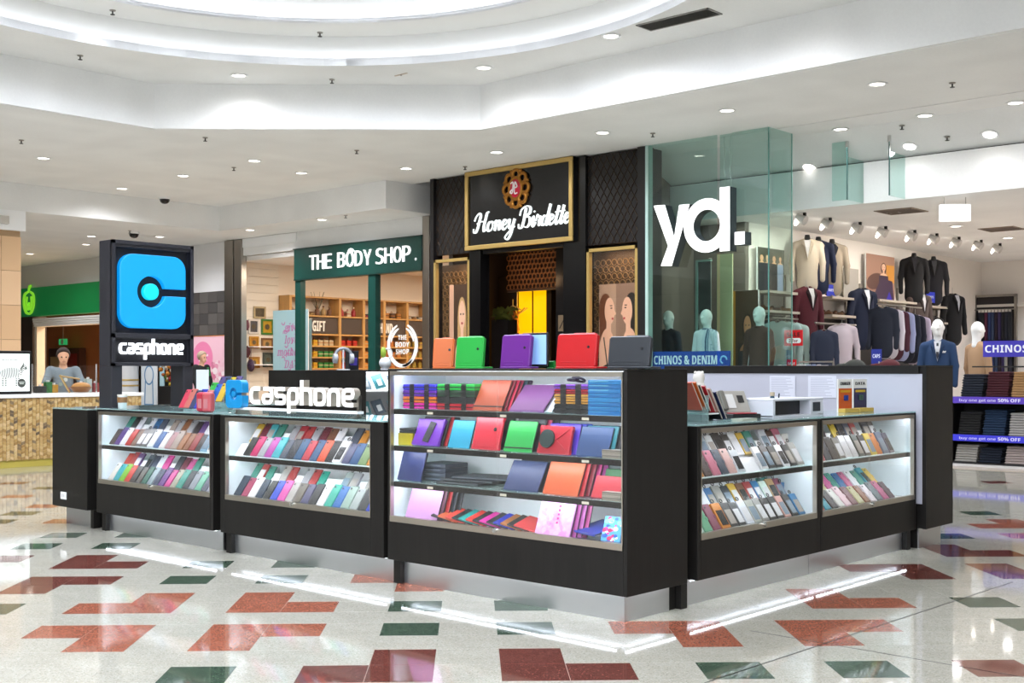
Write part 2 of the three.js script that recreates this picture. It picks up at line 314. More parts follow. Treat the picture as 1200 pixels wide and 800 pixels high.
// outer walls of the mall behind and beside the viewer
struct('wall_back', box(-46, 13, 0, HC + 1, 14.1, 14.4), M('#f3f2f0', .8), 'pale mall wall opposite the shops');
struct('wall_right', box(12.7, 13, 0, HC + 1, -34, 16), M('#f3f2f0', .8), 'pale mall wall at the end of the hall');
struct('wall_left', box(-46, -45.7, 0, HC, -34, 16), mats.paint, 'distant white mall wall');
struct('wall_rear', box(-46, 13, 0, HC, -34, -33.7), mats.paint, 'wall closing the back of the shops');

// ---------- ceiling fittings ----------
function downlight(px, py, h, label, group, power = 1) { const [x, z] = onY(px, py, h); return downlightAt(x, z, h, label, group, power); }
let dlProto;
function downlightAt(x, z, h, label, group, power = 1) {
  let t;
  if (!dlProto) {
    t = dlProto = thing('downlight', label, 'light', [0, 0, 0], 0, group);
    mesh('trim_ring', lathe([[.088, 0], [.115, -.002], [.12, -.007], [.116, -.012], [.09, -.014], [.084, -.004], [.088, 0]], 20), mats.white, t);
    const g = lathe([[0, -.006], [.086, -.006], [.086, -.003], [0, -.003]], 20); mesh('lens', g, mats.lens, t);
  } else t = dup(dlProto, label, group);
  t.position.set(x, h, z);
  const s = new THREE.SpotLight(0xf9faff, DOWN * power, 0, 1.4, .75, 2); s.position.set(0, -.04, 0); s.target.position.set(0, -3, 0); s.castShadow = true; s.shadow.radius = 4;
  for (const c of t.children.filter(c => c.isLight || c.isObject3D && !c.isMesh)) t.remove(c);
  t.add(s, s.target);
  return t;
}
{
  const L1 = 'round white recessed downlight in the lower mall ceiling', G1 = 'downlights in the lower mall ceiling';
  for (const p of [[51, 185], [143, 220.5], [214.5, 205.5], [298, 188], [476, 197], [582, 178], [706, 155], [852, 129], [1028, 98]]) downlight(...p, HC, L1, G1);
  const L2 = 'round white recessed downlight in the raised ceiling bay', G2 = 'downlights in the raised ceiling bay';
  for (const p of [[280, 88], [567, 79], [716, 42], [905, -6]]) downlight(...p, HU, L2, G2, .4);
  for (const [x, z] of [[.5, -2.6], [3, -5.4], [1.5, 1.2], [5.2, -1.5], [-1.5, 3.8], [-5, 4.6], [-8.4, 3.4], [4.4, 3.2], [.8, 5.1], [6, 1]]) downlightAt(x, z, HU, L2, G2);  // unseen downlights added in a loose grid for illumination
  const L3 = 'round white recessed downlight in the low soffit before the shops', G3 = 'downlights in the low soffit';
  for (const p of [[293, 269], [377, 257], [107, 276.5], [101, 286], [35, 297], [187, 277]]) downlight(...p, HL, L3, G3, 1.4);
  for (const [x, z] of [[-14, 4], [-14, -.5], [-14, 9], [-12.6, -7.6], [-16, 2], [-16, 6.5], [-16, -2.4]]) downlightAt(x, z, HC, L1, G1, 1.9);  // extra downlights added to brighten the left bulkhead faces
}
// sprinklers
{
  let proto;
  const spr = (px, py, h, where) => {
    const [x, z] = onY(px, py, h);
    const t = proto ? dup(proto, `small grey sprinkler head on the ${where}`, `sprinklers on the ${where}`) : thing('sprinkler_head', `small grey sprinkler head on the ${where}`, 'sprinkler', [0, 0, 0], 0, `sprinklers on the ${where}`);
    if (!proto) { proto = t; mesh('escutcheon', lathe([[0, 0], [.04, 0], [.034, -.012], [.012, -.014], [0, -.014]], 12), mats.steel, t); mesh('deflector', [cyl(.009, -.05, -.012), cyl(.028, -.056, -.05)], mats.darkMetal, t); }
    t.position.set(x, h, z);
  };
  for (const p of [[94, 65], [389, 93]]) spr(...p, HU, 'raised ceiling');
  for (const p of [[25, 164], [240.5, 161], [274, 196], [418, 176], [545, 195], [765, 156], [1116, 97]]) spr(...p, HC, 'lower ceiling');
  for (const p of [[405, 252], [152, 270]]) spr(...p, HL, 'low soffit');
  for (const p of [[132, 12], [375, 38]]) { const [x, z] = onY(...p, HU + .38); spr(...p, HU + .38, 'ring of the ceiling recess'); }
}
// dome cameras
for (const [px, py, h, w] of [[193, 231.5, HC, 'lower ceiling by the bulkhead'], [157, 272, HL, 'low soffit by the tall kiosk sign']]) {
  const [x, z] = onY(px, py, h), t = thing('dome_camera', `small black dome security camera on the ${w}`, 'camera', [x, h, z]);
  mesh('mount', cyl(.11, -.035, 0), mats.white, t); mesh('dome', lathe([[0, -.125], [.05, -.115], [.085, -.085], [.1, -.035], [0, -.035]], 16), M('#171310', .1), t);
}
// slotted air grille in the raised ceiling
{
  const a = onY(750, 31, HU), b = onY(842, 14, HU), x0 = Math.min(a[0], b[0]), x1 = Math.max(a[0], b[0]), z = (a[1] + b[1]) / 2;
  const t = thing('air_grille', 'long dark slotted air grille in the raised ceiling', 'vent', [(x0 + x1) / 2, HU, z]), w = (x1 - x0) / 2, d = .15;
  mesh('frame', [box(-w, w, -.012, 0, -d, -d + .02), box(-w, w, -.012, 0, d - .02, d), box(-w, -w + .02, -.012, 0, -d, d), box(w - .02, w, -.012, 0, -d, d)], M('#8d8a86', .5), t);
  mesh('backing', box(-w, w, -.003, -.001, -d, d), mats.blackDeep, t);
  for (let k = 0; k < 8; k++) { const g = box(-w + .02, w - .02, -.001, .001, -.012, .012); g.rotateX(.6); g.translate(0, -.009, -d + .045 + k * .03); mesh('slat', g, M('#77746f', .5), t); }
  const c = onY(470, 87, HU), t2 = thing('ceiling_sensor', 'tiny pale sensor plate on the raised ceiling', 'sensor', [c[0], HU, c[1]]); mesh('plate', box(-.12, .12, -.008, 0, -.012, .012), M('#c9b9a8', .6), t2); mesh('tip', cyl(.012, -.02, -.008), mats.steel, t2);
}
// ---------- kiosk counters ----------
const KB = .155;                                   // underside of the cabinets
const frames = {};                                 // local frame of each cabinet: x along its front, z out of its front
function frameOf(key, ox, oz, turn) { const c = Math.cos(turn), s = Math.sin(turn); return frames[key] = { turn, at: (x, y, z) => [ox + x * c + z * s, y, oz - x * s + z * c], dir: (x, y, z) => [x * c + z * s, y, -x * s + z * c], ox, oz }; }
const whiteBack = M('#f6f8fa', .55), caseSide = M('#e6f0f4', .4);
function counter(key, name, label, fr, L, top, o) {
  const t = thing(name, label, 'display counter', [fr.ox, 0, fr.oz], fr.turn), D = o.D ?? .56, [x0, x1, y0, y1] = o.open;
  mesh('side_panel', box(0, x0 - .004, KB, top, -D, 0, .003), mats.black, t);
  mesh('side_panel', box(x1 + .004, L, KB, top, -D, 0, .003), mats.black, t);
  mesh('front_panel', box(x0 - .004, x1 + .004, KB, y0 - .022, -.03, 0, .002), mats.black, t);
  mesh('bottom_panel', box(x0 - .004, x1 + .004, KB, KB + .02, -D, -.03), mats.black, t);
  mesh('back_panel', box(x0 - .004, x1 + .004, KB + .02, top - .03, -D, -D + .02), mats.black, t);
  mesh('display_back', box(x0 - .004, x1 + .004, y0, y1 + .01, -D + .06, -D + .07), whiteBack, t);
  for (const [a, b] of [[x0 - .004, x0], [x1, x1 + .004]]) mesh('display_side', box(a, b, y0, y1, -D + .07, -.028), caseSide, t);
  mesh('display_base', box(x0, x1, y0 - .02, y0 - .002, -D + .06, -.028), whiteBack, t);
  if (o.tall) mesh('top_panel', box(0, L, top, top + .012, -D, 0, .003), mats.black, t);
  else { mesh('top_rail', box(x0 - .004, x1 + .004, y1 + .012, top, -.06, 0), mats.black, t); const tg = mesh('top_glass', box(0, L, top + .001, top + .011, -D, 0, .002), mats.glassTop, t); tg.userData.label = 'clear glass counter top'; mesh('top_board', box(x0 - .004, x1 + .004, top - .03, top - .012, -D + .02, -.06), o.topMat ?? M('#e8e6e4', .5), t); }
  mesh('soffit', box(x0 - .004, x1 + .004, y1 + .008, top - (o.tall ? .001 : .03), -D + .02, -.06), whiteBack, t);
  const fw = .016;
  mesh('door_frame', [box(x0, x1, y1 - fw, y1 + .01, -.026, .002), box(x0, x1, y0 - .02, y0 + fw, -.026, .003), box(x0, x0 + .008, y0, y1, -.026, .001), box(x1 - .008, x1, y0, y1, -.026, .001)], mats.alu, t);
  const xm = x0 + (x1 - x0) * (o.split ?? .5);
  mesh('glass_door', box(x0 + .008, xm + .012, y0 + fw, y1 - fw, -.012, -.008), mats.glass, t);
  mesh('glass_door', box(xm - .012, x1 - .008, y0 + fw, y1 - fw, -.02, -.016), mats.glass, t);
  { const g = cyl(.013, -.012, .012, 0, 0, 14); g.rotateX(Math.PI / 2); g.translate(xm, y0 + .006, .008); mesh('lock', g, mats.chrome, t); }
  for (const y of o.shelves) {
    const s = mesh('shelf', box(x0 + .004, x1 - .004, y - .012, y, -D + .075, -.036), mats.shelfGlass, t);
    mesh('shelf_edge', box(x0 + .004, x1 - .004, y - .034, y - .002, -.036, -.03), mats.darkMetal, s);
    for (let k = 0; k < (o.tickets ?? 0); k++) { const x = x0 + (x1 - x0) * ((k + .55) / o.tickets); mesh('price_ticket', box(x - .024, x + .024, y - .028, y - .014, -.03, -.027), M('#cfc9b4', .6), s); }
  }
  // light strips: under the top and under every shelf
  for (const y of [y1 + .004, ...o.shelves.map(v => v - .014)]) {
    const e = mesh('light_strip', box(x0 + .01, x1 - .01, y - .004, y + .003, -.055, -.04), mats.led, t);
    const p = fr.at((x0 + x1) / 2, y - .008, -.05);
    area(p, fr.dir(0, -.72, -.69), x1 - x0 - .03, .016, CASE * (o.glow ?? 1), 0xf2f7ff, [0, 1, 0]);
  }
  // plinth
  const k = o.plinth ?? [.06, L];
  mesh('kick_plate', box(k[0], k[1], 0, KB, -.1, -.088), mats.aluBrush, t);
  mesh('leg', box(o.legX ?? 0, (o.legX ?? 0) + .06, 0, KB, -.11, -.05), mats.black, t);
  mesh('plinth_box', box(k[0], k[1], 0, KB, -D + .05, -.101), mats.black, t);
  const u = mesh('under_light', box(k[0] + .02, k[1] - .02, KB - .006, KB - .0005, -.047, -.041), M('#ffffff', .5, 0, { emissive: '#eef5ff', emissiveIntensity: 4 }), t);
  area(fr.at((k[0] + k[1]) / 2, KB - .009, -.044), [0, -1, 0], k[1] - k[0] - .04, .006, 34, 0xeaf3ff, fr.dir(0, 0, -1));
  return t;
}
const FT = frameOf('T', -1.87, 0, 0), F2 = frameOf('C2', -3.70, 0, 0), F1 = frameOf('C1', -5.50, 0, 0), FR1 = frameOf('R1', 0, -.66, Math.PI / 2), FR2 = frameOf('R2', 0, -2.105, Math.PI / 2);
const tall = counter('T', 'display_counter', 'tall black glazed counter with three shelves of tablet cases', FT, 1.87, 1.338, { open: [.021, 1.84, .415, 1.325], shelves: [1.1, .87, .645], tall: true, split: .5, tickets: 3, plinth: [.06, 1.785] });
mesh('kick_plate', box(1.776, 1.787, 0, KB, -.50, -.089), mats.aluBrush, tall);
mesh('leg', box(1.73, 1.785, 0, KB, -.56, -.5), mats.black, tall);
mesh('under_light', box(1.825, 1.831, KB - .006, KB - .0005, -.5, -.04), M('#ffffff', .5, 0, { emissive: '#eef5ff', emissiveIntensity: 4 }), tall);
area([-.042, KB - .009, -.27], [0, -1, 0], .46, .006, 34, 0xeaf3ff, [1, 0, 0]);
counter('C2', 'display_counter', 'low black glazed counter with white letters standing on its top', F2, 1.79, 1.012, { open: [.06, 1.665, .42, .985], shelves: [.718], split: .5 });
counter('C1', 'display_counter', 'low black glazed counter beside the tall lit sign', F1, 1.705, 1.012, { open: [.03, 1.665, .42, .985], shelves: [.718], split: .5 });
counter('R1', 'display_counter', 'low black glazed counter with a card terminal and white till box on top', FR1, 1.44, 1.024, { open: [.035, 1.39, .40, 1.0], shelves: [.722], split: .5, legX: -.09, plinth: [-.03, 1.44] });
counter('R2', 'display_counter', 'low black glazed counter with two small orange and purple display stands on top', FR2, 1.475, 1.024, { open: [.02, 1.44, .40, 1.0], shelves: [.732], split: .5, legX: 1.43, plinth: [0, 1.42] });
// dark recesses between the cabinets
{
  const t = thing('filler_panel', 'dark blue grey filler panel in the gap beside the tall counter', 'panel', [-.16, 0, -.6]);
  mesh('board', box(-.38, 0, KB, 1.0, -.055, .03), M('#39415c', .35), t);
  const u = thing('filler_panel', 'black filler strip between the two low front counters', 'panel', [-3.75, 0, -.06]);
  mesh('board', box(-.044, .044, KB, 1.0, -.4, 0), mats.black, u);
  const v = thing('filler_panel', 'black filler strip between low counter and end cabinet', 'panel', [-5.58, 0, -.12]);
  mesh('board', box(-.075, .075, KB, 1.0, -.4, 0), mats.black, v);
  const w = thing('filler_panel', 'black filler strip between tall counter and lettered counter', 'panel', [-1.89, 0, -.05]);
  mesh('board', box(-.018, .018, KB, 1.0, -.4, 0), mats.black, w);
}
// end cabinet on the left with the wing behind it
{
  const t = thing('end_cabinet', 'plain black end cabinet with a white power outlet low on its front', 'cabinet', [-6.27, 0, 0]);
  mesh('body', box(0, .61, KB, 1.0, -2.2, 0, .004), mats.black, t);
  mesh('top_glass', box(0, .61, 1.001, 1.012, -2.2, 0, .002), mats.glassTop, t);
  mesh('kick_plate', box(.09, .58, 0, KB, -.1, -.085), mats.aluBrush, t);
  mesh('plinth_box', box(.09, .6, 0, KB, -2.15, -.101), mats.black, t);
  mesh('leg', box(.58, .63, 0, KB, -.11, -.05), mats.black, t);
  const [ox, oy] = onZ(75, 580.5, 0); const pl = mesh('power_outlet', box(ox + 6.27 - .05, ox + 6.27 + .05, oy - .032, oy + .032, 0, .008, .003), mats.white, t);
  mesh('socket', [box(ox + 6.27 - .02, ox + 6.27 - .012, oy - .012, oy + .012, .008, .0095), box(ox + 6.27 + .012, ox + 6.27 + .02, oy - .012, oy + .012, .008, .0095)], M('#9a9a9a', .5), pl);
  const tb = thing('back_unit', 'tall black back unit with open white shelves at its end', 'cabinet', [-6.27, 0, -2.3]);
  mesh('body', box(0, .6, KB, 1.336, -.79, 0, .003), mats.black, tb);
  mesh('shelf_case', [box(0, .03, KB, 1.336, -1.8, -.79), box(0, .6, KB, .6, -1.8, -.79), box(0, .6, 1.318, 1.336, -1.8, -.79), box(0, .6, KB, 1.336, -1.83, -1.8)], mats.black, tb);
  mesh('shelf_back', box(.03, .05, .6, 1.318, -1.8, -.79), whiteBack, tb);
  mesh('shelf', box(.05, .59, 1.11, 1.125, -1.8, -.79), mats.white, tb); mesh('shelf', box(.05, .59, .84, .855, -1.8, -.79), mats.white, tb);
  mesh('plinth_box', box(.09, .5, 0, KB, -1.75, -.05), mats.black, tb);
  area([-5.9, 1.3, -3.6], [0, -1, 0], .3, .8, 8, 0xf2f7ff);
  const led = mesh('light_strip', box(.3, .44, 1.31, 1.317, -1.7, -.9), M('#ffffff', .5, 0, { emissive: '#eef5ff', emissiveIntensity: 3 }), tb);
}
// tall end unit on the right: black outside, pale panel towards the staff
{
  const t = thing('end_cabinet', 'tall black end cabinet with a pale lilac inner panel', 'cabinet', [0, 0, -3.62]);
  mesh('body', box(-2.3, .06, KB, 1.366, -.5, -.02, .004), mats.black, t);
  mesh('top_panel', box(-2.3, .062, 1.366, 1.376, -.502, .002, .002), mats.black, t);
  mesh('header', box(-2.3, .0, 1.312, 1.366, -.02, .001), mats.black, t);
  mesh('inner_panel', box(-2.3, .03, .34, 1.312, -.02, -.004), mats.panelInner, t);
  mesh('post', box(.03, .06, KB, 1.366, -.02, .001), mats.black, t);
  mesh('kick_plate', box(-.03, -.018, 0, KB, -.45, -.05), mats.aluBrush, t); mesh('plinth_box', box(-2.25, -.031, 0, KB, -.45, -.05), mats.black, t);
  for (const [a, b, c, d, l] of [[902, 932, 440, 466, 0], [947, 980, 440, 466, 1]]) { const p = onZ(a, c, -3.62), q = onZ(b, d, -3.62); const n = mesh('notice', box(p[0], q[0], q[1], p[1], 0.001, .003), M('#dfe0e8', .6, 0, { map: painted(128, 96, (g, w, h) => { g.fillStyle = '#eeeff4'; g.fillRect(0, 0, w, h); g.fillStyle = '#b9bac6'; for (let y = 10; y < h - 6; y += 7) g.fillRect(8 + l * 4, y, w * (.5 + .4 * ((y * 37 % 11) / 11)), 2); }) }), t); n.geometry = (() => { const gg = new THREE.BoxGeometry(q[0] - p[0], p[1] - q[1], .002); gg.translate((p[0] + q[0]) / 2, (p[1] + q[1]) / 2, 0); return gg; })(); n.userData.label = 'printed paper notice taped to the inner panel'; }
}

// ---------- tall lit sign ----------
function logoC(x0, y0, s, depth, bevel = .004) {          // rounded square with a ring cut and a slot to the right
  const r = .2 * s, cx = x0 + .47 * s, cy = y0 + .5 * s, R = .215 * s, w = .052 * s, x1 = x0 + s, y1 = y0 + s, a = Math.asin(w / R), p = new THREE.Shape();
  p.moveTo(x1, cy + w); p.lineTo(x1, y1 - r); p.absarc(x1 - r, y1 - r, r, 0, Math.PI / 2); p.lineTo(x0 + r, y1); p.absarc(x0 + r, y1 - r, r, Math.PI / 2, Math.PI); p.lineTo(x0, y0 + r); p.absarc(x0 + r, y0 + r, r, Math.PI, Math.PI * 1.5);
  p.lineTo(x1 - r, y0); p.absarc(x1 - r, y0 + r, r, -Math.PI / 2, 0); p.lineTo(x1, cy - w); p.lineTo(cx + R * Math.cos(a), cy - w); p.absarc(cx, cy, R, -a, -Math.PI * 2 + a, true); p.lineTo(x1, cy + w);
  const d = new THREE.Shape(); d.absarc(cx, cy, R * .52, 0, Math.PI * 2);
  return [extrude(p, depth, bevel, 16), extrude(d, depth, bevel, 20)];
}
{
  // its face looks along +X: local x runs along -Z
  const t = thing('pylon_sign', 'tall black pylon sign with a glowing blue letter logo and white lettering', 'sign', [-5.66, 0, -.225], Math.PI / 2), W = .8, Dp = .21;
  const fm = M('#2c2c33', .45), fd = M('#1c1c23', .5);
  for (const [a, b] of [[0, .1], [W - .1, W]]) mesh('leg', box(a, b, 1.0125, 1.376, -Dp, 0, .004), fm, t);
  mesh('post', box(0, .03, 1.376, 2.46, -Dp, -.0005, .004), fm, t); mesh('post', box(W - .03, W, 1.376, 2.46, -Dp, -.0005, .004), fm, t);
  mesh('rail', box(.03, W - .03, 2.40, 2.46, -Dp, 0, .003), fm, t); mesh('rail', box(.03, W - .03, 1.615, 1.66, -Dp, 0, .003), fm, t); mesh('rail', box(.03, W - .03, 1.375, 1.405, -Dp, 0, .003), fm, t);
  mesh('sign_panel', box(.02, W - .02, 1.66, 2.40, -Dp + .03, -.05), fd, t); mesh('sign_panel', box(.02, W - .02, 1.405, 1.615, -Dp + .03, -.05), fd, t);
  mesh('frame_lip', [box(0, .03, 1.375, 2.46, -.02, .012), box(W - .03, W, 1.375, 2.46, -.02, .012), box(0, W, 2.43, 2.46, -.02, .012), box(0, W, 1.62, 1.655, -.02, .012), box(0, W, 1.375, 1.4, -.02, .012)], fm, t);
  const cy = M('#0a7fc0', .4, 0, { emissive: '#0096ec', emissiveIntensity: .58 });
  const [c, d] = logoC(.075, 1.705, .645, .05); for (const g of [c, d]) g.translate(0, 0, -.045);
  // the logo is a little taller than wide
  const lg = mesh('logo', c, cy, t); lg.userData.label = 'glowing light blue letter C logo'; mesh('logo_disc', d, M('#0fa9c4', .4, 0, { emissive: '#10d8ee', emissiveIntensity: .6 }), lg);
  for (const g of techWord('casphone', .098, .625, .022, .22)) { g.translate(.09, 1.478, -.04); mesh('letter', g, M('#ffffff', .5, 0, { emissive: '#f4f8ff', emissiveIntensity: 1.1 }), t); }
}
// ---------- standing letters on the low counter ----------
{
  const t = thing('letter_sign', 'white three-dimensional lettering with a blue logo standing on the counter', 'sign', [-3.7, 1.024, -.1]);
  mesh('base_rail', box(.05, 1.45, .028, .046, -.03, .03, .003), mats.white, t);
  mesh('foot', [box(.12, .14, 0, .03, -.05, .05), box(.11, .15, 0, .008, -.05, .06)], mats.steel, t);
  mesh('foot', [box(1.40, 1.425, 0, .15, -.03, -.01), box(1.38, 1.44, 0, .008, -.05, .05)], mats.steel, t);
  const edge = M('#5a5650', .35, .6);
  const [c, d] = logoC(0, .04, .205, .055, .002); const lg = mesh('logo', c, M('#0f8ccb', .35), t); lg.userData.label = 'blue letter C logo block'; mesh('logo_disc', d, M('#0f8ccb', .35), lg);
  const word = techWord('casphone', .122, 1.15, .05, .225), face = techWord('casphone', .122, 1.15, .008, .225);
  word.forEach((g, i) => { g.translate(.275, .075, -.02); const l = mesh('letter', g, M('#a39a8e', .4), t); face[i].translate(.275, .075, .0305); mesh('letter_face', face[i], M('#ffffff', .35, 0, { emissive: '#ffffff', emissiveIntensity: .55 }), l); });
}
// ---------- phone cases ----------
const COL = { '#ffffff': 'white' };
function colourName(hex) {
  const c = new THREE.Color(hex), h = {}; c.getHSL(h, THREE.SRGBColorSpace); const H = h.h * 360, { s: S, l: Lm } = h;
  if (Lm < .13) return 'black'; if (S < .13) return Lm > .85 ? 'white' : Lm > .62 ? 'pale grey' : Lm > .36 ? 'grey' : 'charcoal';
  const d = Lm < .32 ? 'dark ' : Lm > .72 ? 'pale ' : '';
  if (H < 14 || H > 345) return Lm > .68 ? 'salmon pink' : d + 'red'; if (H < 24) return Lm < .36 ? 'brown' : S < .5 ? 'tan' : 'orange'; if (H < 44) return Lm < .45 || S < .5 ? (Lm > .6 ? 'beige' : 'brown') : 'amber'; if (H < 68) return S < .4 ? 'khaki' : 'yellow'; if (H < 160) return d + 'green'; if (H < 195) return d + 'teal'; if (H < 250) return Lm < .3 ? 'navy' : d + 'blue'; if (H < 292) return d + 'purple'; return Lm < .35 ? 'plum' : d + 'pink';
}
const caseGeo = (() => {
  const w = .079, h = .162, body = new RoundedBoxGeometry(w, h, .013, 2, .006); body.translate(0, h / 2, .0065);
  const strap = box(w / 2 - .018, w / 2 + .003, h * .42, h * .56, .001, .0155, .002);
  const cam = cyl(.0075, 0, .002, 0, 0, 12); cam.rotateX(Math.PI / 2); cam.translate(-.018, h - .022, .0135);
  const pk = new RoundedBoxGeometry(0.082, .16, .016, 1, .003); pk.translate(0, .08, .009);
  const win = box(-.03, .03, .018, .112, .0175, .0192); const head = box(-.041, .041, .125, .158, .0175, .0188);
  const tor = new THREE.TorusGeometry(.012, .0032, 5, 12); tor.translate(0, .176, .008);
  return { body: merge(body), strap, cam, pk: merge(pk), win, head, tor: merge(tor) };
})();
const protos = {};
function caseProto(kind, col, col2) {
  const key = kind + col + (col2 ?? '');
  if (protos[key]) return protos[key].clone();
  const t = new THREE.Group();
  if (kind === 'wallet') { mesh('shell', caseGeo.body, plastic(col), t); mesh('strap', caseGeo.strap, plastic(col, .36), t); mesh('camera_hole', caseGeo.cam, plastic('#16171a'), t); }
  else { mesh('card', caseGeo.pk, plastic(col, .35), t); mesh('window', caseGeo.win, plastic(col2 ?? '#2b2d31', .2), t); mesh('hook', caseGeo.tor, plastic('#15161a'), t); }
  protos[key] = t; return t.clone();
}
const lean = (t, fr, x, y, z, tilt, twist = 0) => { t.position.set(...fr.at(x, y, z)); t.rotation.order = 'YXZ'; t.rotation.set(-tilt, fr.turn + twist, 0); };
function phoneCase(kind, col, fr, x, y, z, tilt, where, col2, twist = 0) {
  const t = caseProto(kind, col, col2); t.name = numbered(kind === 'wallet' ? 'phone_case' : 'packaged_case'); scene.add(t);
  t.userData = { label: kind === 'wallet' ? `${colourName(col)} phone case lying on ${where}` : `${colourName(col)} packaged case with hook on ${where}`, category: kind === 'wallet' ? 'phone case' : 'package', group: `phone cases on ${where}` };
  lean(t, fr, x, y, z, tilt, twist); t.scale.setScalar(rr(.93, 1.06)); return t;
}
const PAL = ['#2d3440', '#c23a3a', '#e6e6e8', '#6d4a8e', '#2f77b5', '#c9a06a', '#3a3a3c', '#dd5fa0', '#45a28c', '#b8b8bc', '#8a5a3c', '#f0c53c', '#5b6577', '#d9dde4', '#7a2038'];
const TIER = [.085, .118];   // rise and going of a display tier
function riser(fr, x0, x1, y, slope, rows, label) {
  const pts = [[.048, 0]], run = TIER[0] / Math.tan(slope);
  for (let r = 0; r < rows; r++) { const z = .05 + r * TIER[1], h = r * TIER[0]; pts.push([z, h + .002], [z + run, h + TIER[0]], [r < rows - 1 ? z + TIER[1] : z + run + .03, h + TIER[0]]); }
  pts.push([pts[pts.length - 1][0], 0]);
  const g = extrude(shapeOf(pts), x1 - x0); g.rotateY(Math.PI / 2); g.translate(x0, 0, 0);   // outline x runs to -z
  const t = tag(mesh('display_riser', uvm(g), mats.acrylic), label, 'riser'); t.position.set(fr.ox, y, fr.oz); t.rotation.y = fr.turn; return t;
}
// stepped rows of cases: the front row from a list of colours, the row behind taken from the palette
function slopedShelf(key, y, where, front, o) {
  const fr = frames[key], slope = (o.slope ?? 54) * Math.PI / 180, tilt = Math.PI / 2 - slope, step = (o.x1 - o.x0) / front.length, rows = o.rows ?? 2;
  riser(fr, o.x0 - .02, o.x1 + .02, y + .0006, slope, rows, `white stepped display riser on ${where}`);
  for (let r = 0; r < rows; r++) front.forEach((c, i) => {
    if (rnd() < (r ? .16 : .03)) return;
    const col = r === 0 ? c : (rnd() < .4 ? front[(i + 3) % front.length] : pick(PAL)), kind = (r ? rnd() < (o.packShare ?? .3) : o.packs?.includes(i)) ? 'pack' : 'wallet', off = .0022;
    phoneCase(kind, col, fr, o.x0 + (i + .5) * step, y + r * TIER[0] + .0035 + off * Math.cos(slope), -.051 - r * TIER[1] + off * Math.sin(slope), tilt, where, kind === 'pack' ? pick(['#2b2d31', '#e9eaec', '#9fb4c4', '#c9c2b8']) : undefined, rr(-.05, .05));
  });
}
slopedShelf('C1', .718, 'the upper shelf of the counter beside the tall sign', ['#4a3a30', '#5b2f8f', '#e9eaec', '#d5352c', '#8a6a55', '#6f6a68', '#777777', '#dfe5ec', '#3f6fae', '#e8e4e0', '#c08a8f', '#b9a79a', '#b0703a', '#a2663a', '#a3262a', '#3a3432', '#8fc0de', '#f0f0f0'], { x0: .12, x1: 1.64, packs: [5, 6, 16, 17] });
slopedShelf('C1', .421, 'the lower shelf of the counter beside the tall sign', ['#dcd8cf', '#27b9c4', '#8ad12c', '#e2402f', '#3b3a3a', '#5b524c', '#1f6b58', '#a2b6be', '#2d3d5c', '#6f2f8d', '#e53f9c', '#b6b29a', '#2f9e8b', '#232833', '#9aa0a8', '#7cc7a6', '#5a5d70', '#c9cbd6'], { x0: .1, x1: 1.64 });
slopedShelf('C2', .718, 'the upper shelf of the lettered counter', ['#d9d9d9', '#2c2c2c', '#e0136f', '#bfc3c6', '#d04fb8', '#45c6cf', '#4a5568', '#20262e', '#1f5f8d', '#cf2f3f', '#1d5b8c', '#ee5a2c', '#15171a', '#e9e9ea', '#5b5f85', '#2f5f94', '#8fae74', '#f0a02e'], { x0: .13, x1: 1.655, packs: [13] });
slopedShelf('C2', .421, 'the lower shelf of the lettered counter', ['#24384f', '#b9476b', '#ecebe8', '#2e4055', '#2b2f2c', '#2c55d8', '#ea5db4', '#c9c3bb', '#7d7466', '#5d5a7c', '#2b2b2d', '#e4e6e8', '#20b59a', '#1f6fc0', '#a8c3b4', '#b5bfba', '#2a2f30', '#2f4bd0'], { x0: .1, x1: 1.655 });
slopedShelf('R1', .722, 'the upper shelf of the card terminal counter', ['#e0922b', '#4a3226', '#e07a94', '#2b3e52', '#f0c1b8', '#cfd6da', '#b9c9d6', '#e4e7e8', '#e8e8e8', '#454545', '#3b3a38', '#eef0f2', '#2a2a2a', '#bdbcb4'], { x0: .05, x1: 1.3, slope: 58, packShare: .8, packs: [5, 6, 7, 8, 9, 10, 11, 12, 13] });
slopedShelf('R1', .401, 'the lower shelf of the card terminal counter', ['#d9efe2', '#6fbf93', '#8e2350', '#f0931f', '#2b2d30', '#2b2d30', '#dfe5ee', '#c9ccc0', '#a9a9a2', '#24221f', '#24221f', '#f0b5a8', '#2c2620', '#1f86c4'], { x0: .05, x1: 1.32, slope: 56, packShare: .8, packs: [3, 4, 5, 6, 7, 8, 9, 10, 11, 12, 13] });
slopedShelf('R2', .732, 'the upper shelf of the stand counter', ['#f08a94', '#3c4450', '#38302c', '#8d8a80', '#e6e6e6', '#dfdfe0', '#1d3a2c', '#26221c', '#f5d423', '#f0891f', '#5d6b85', '#4a4460'], { x0: .05, x1: 1.2, slope: 62, packShare: .8, packs: [3, 4, 5, 6, 7, 8, 10, 11] });
slopedShelf('R2', .401, 'the lower shelf of the stand counter', ['#e0252f', '#17a9bd', '#3d2620', '#e9e4dd', '#f0cdd3', '#8d4a52', '#dcd59a', '#a6673f', '#f4e9ee', '#6a7a80', '#e0679a', '#57303a'], { x0: .05, x1: 1.22, slope: 46 });
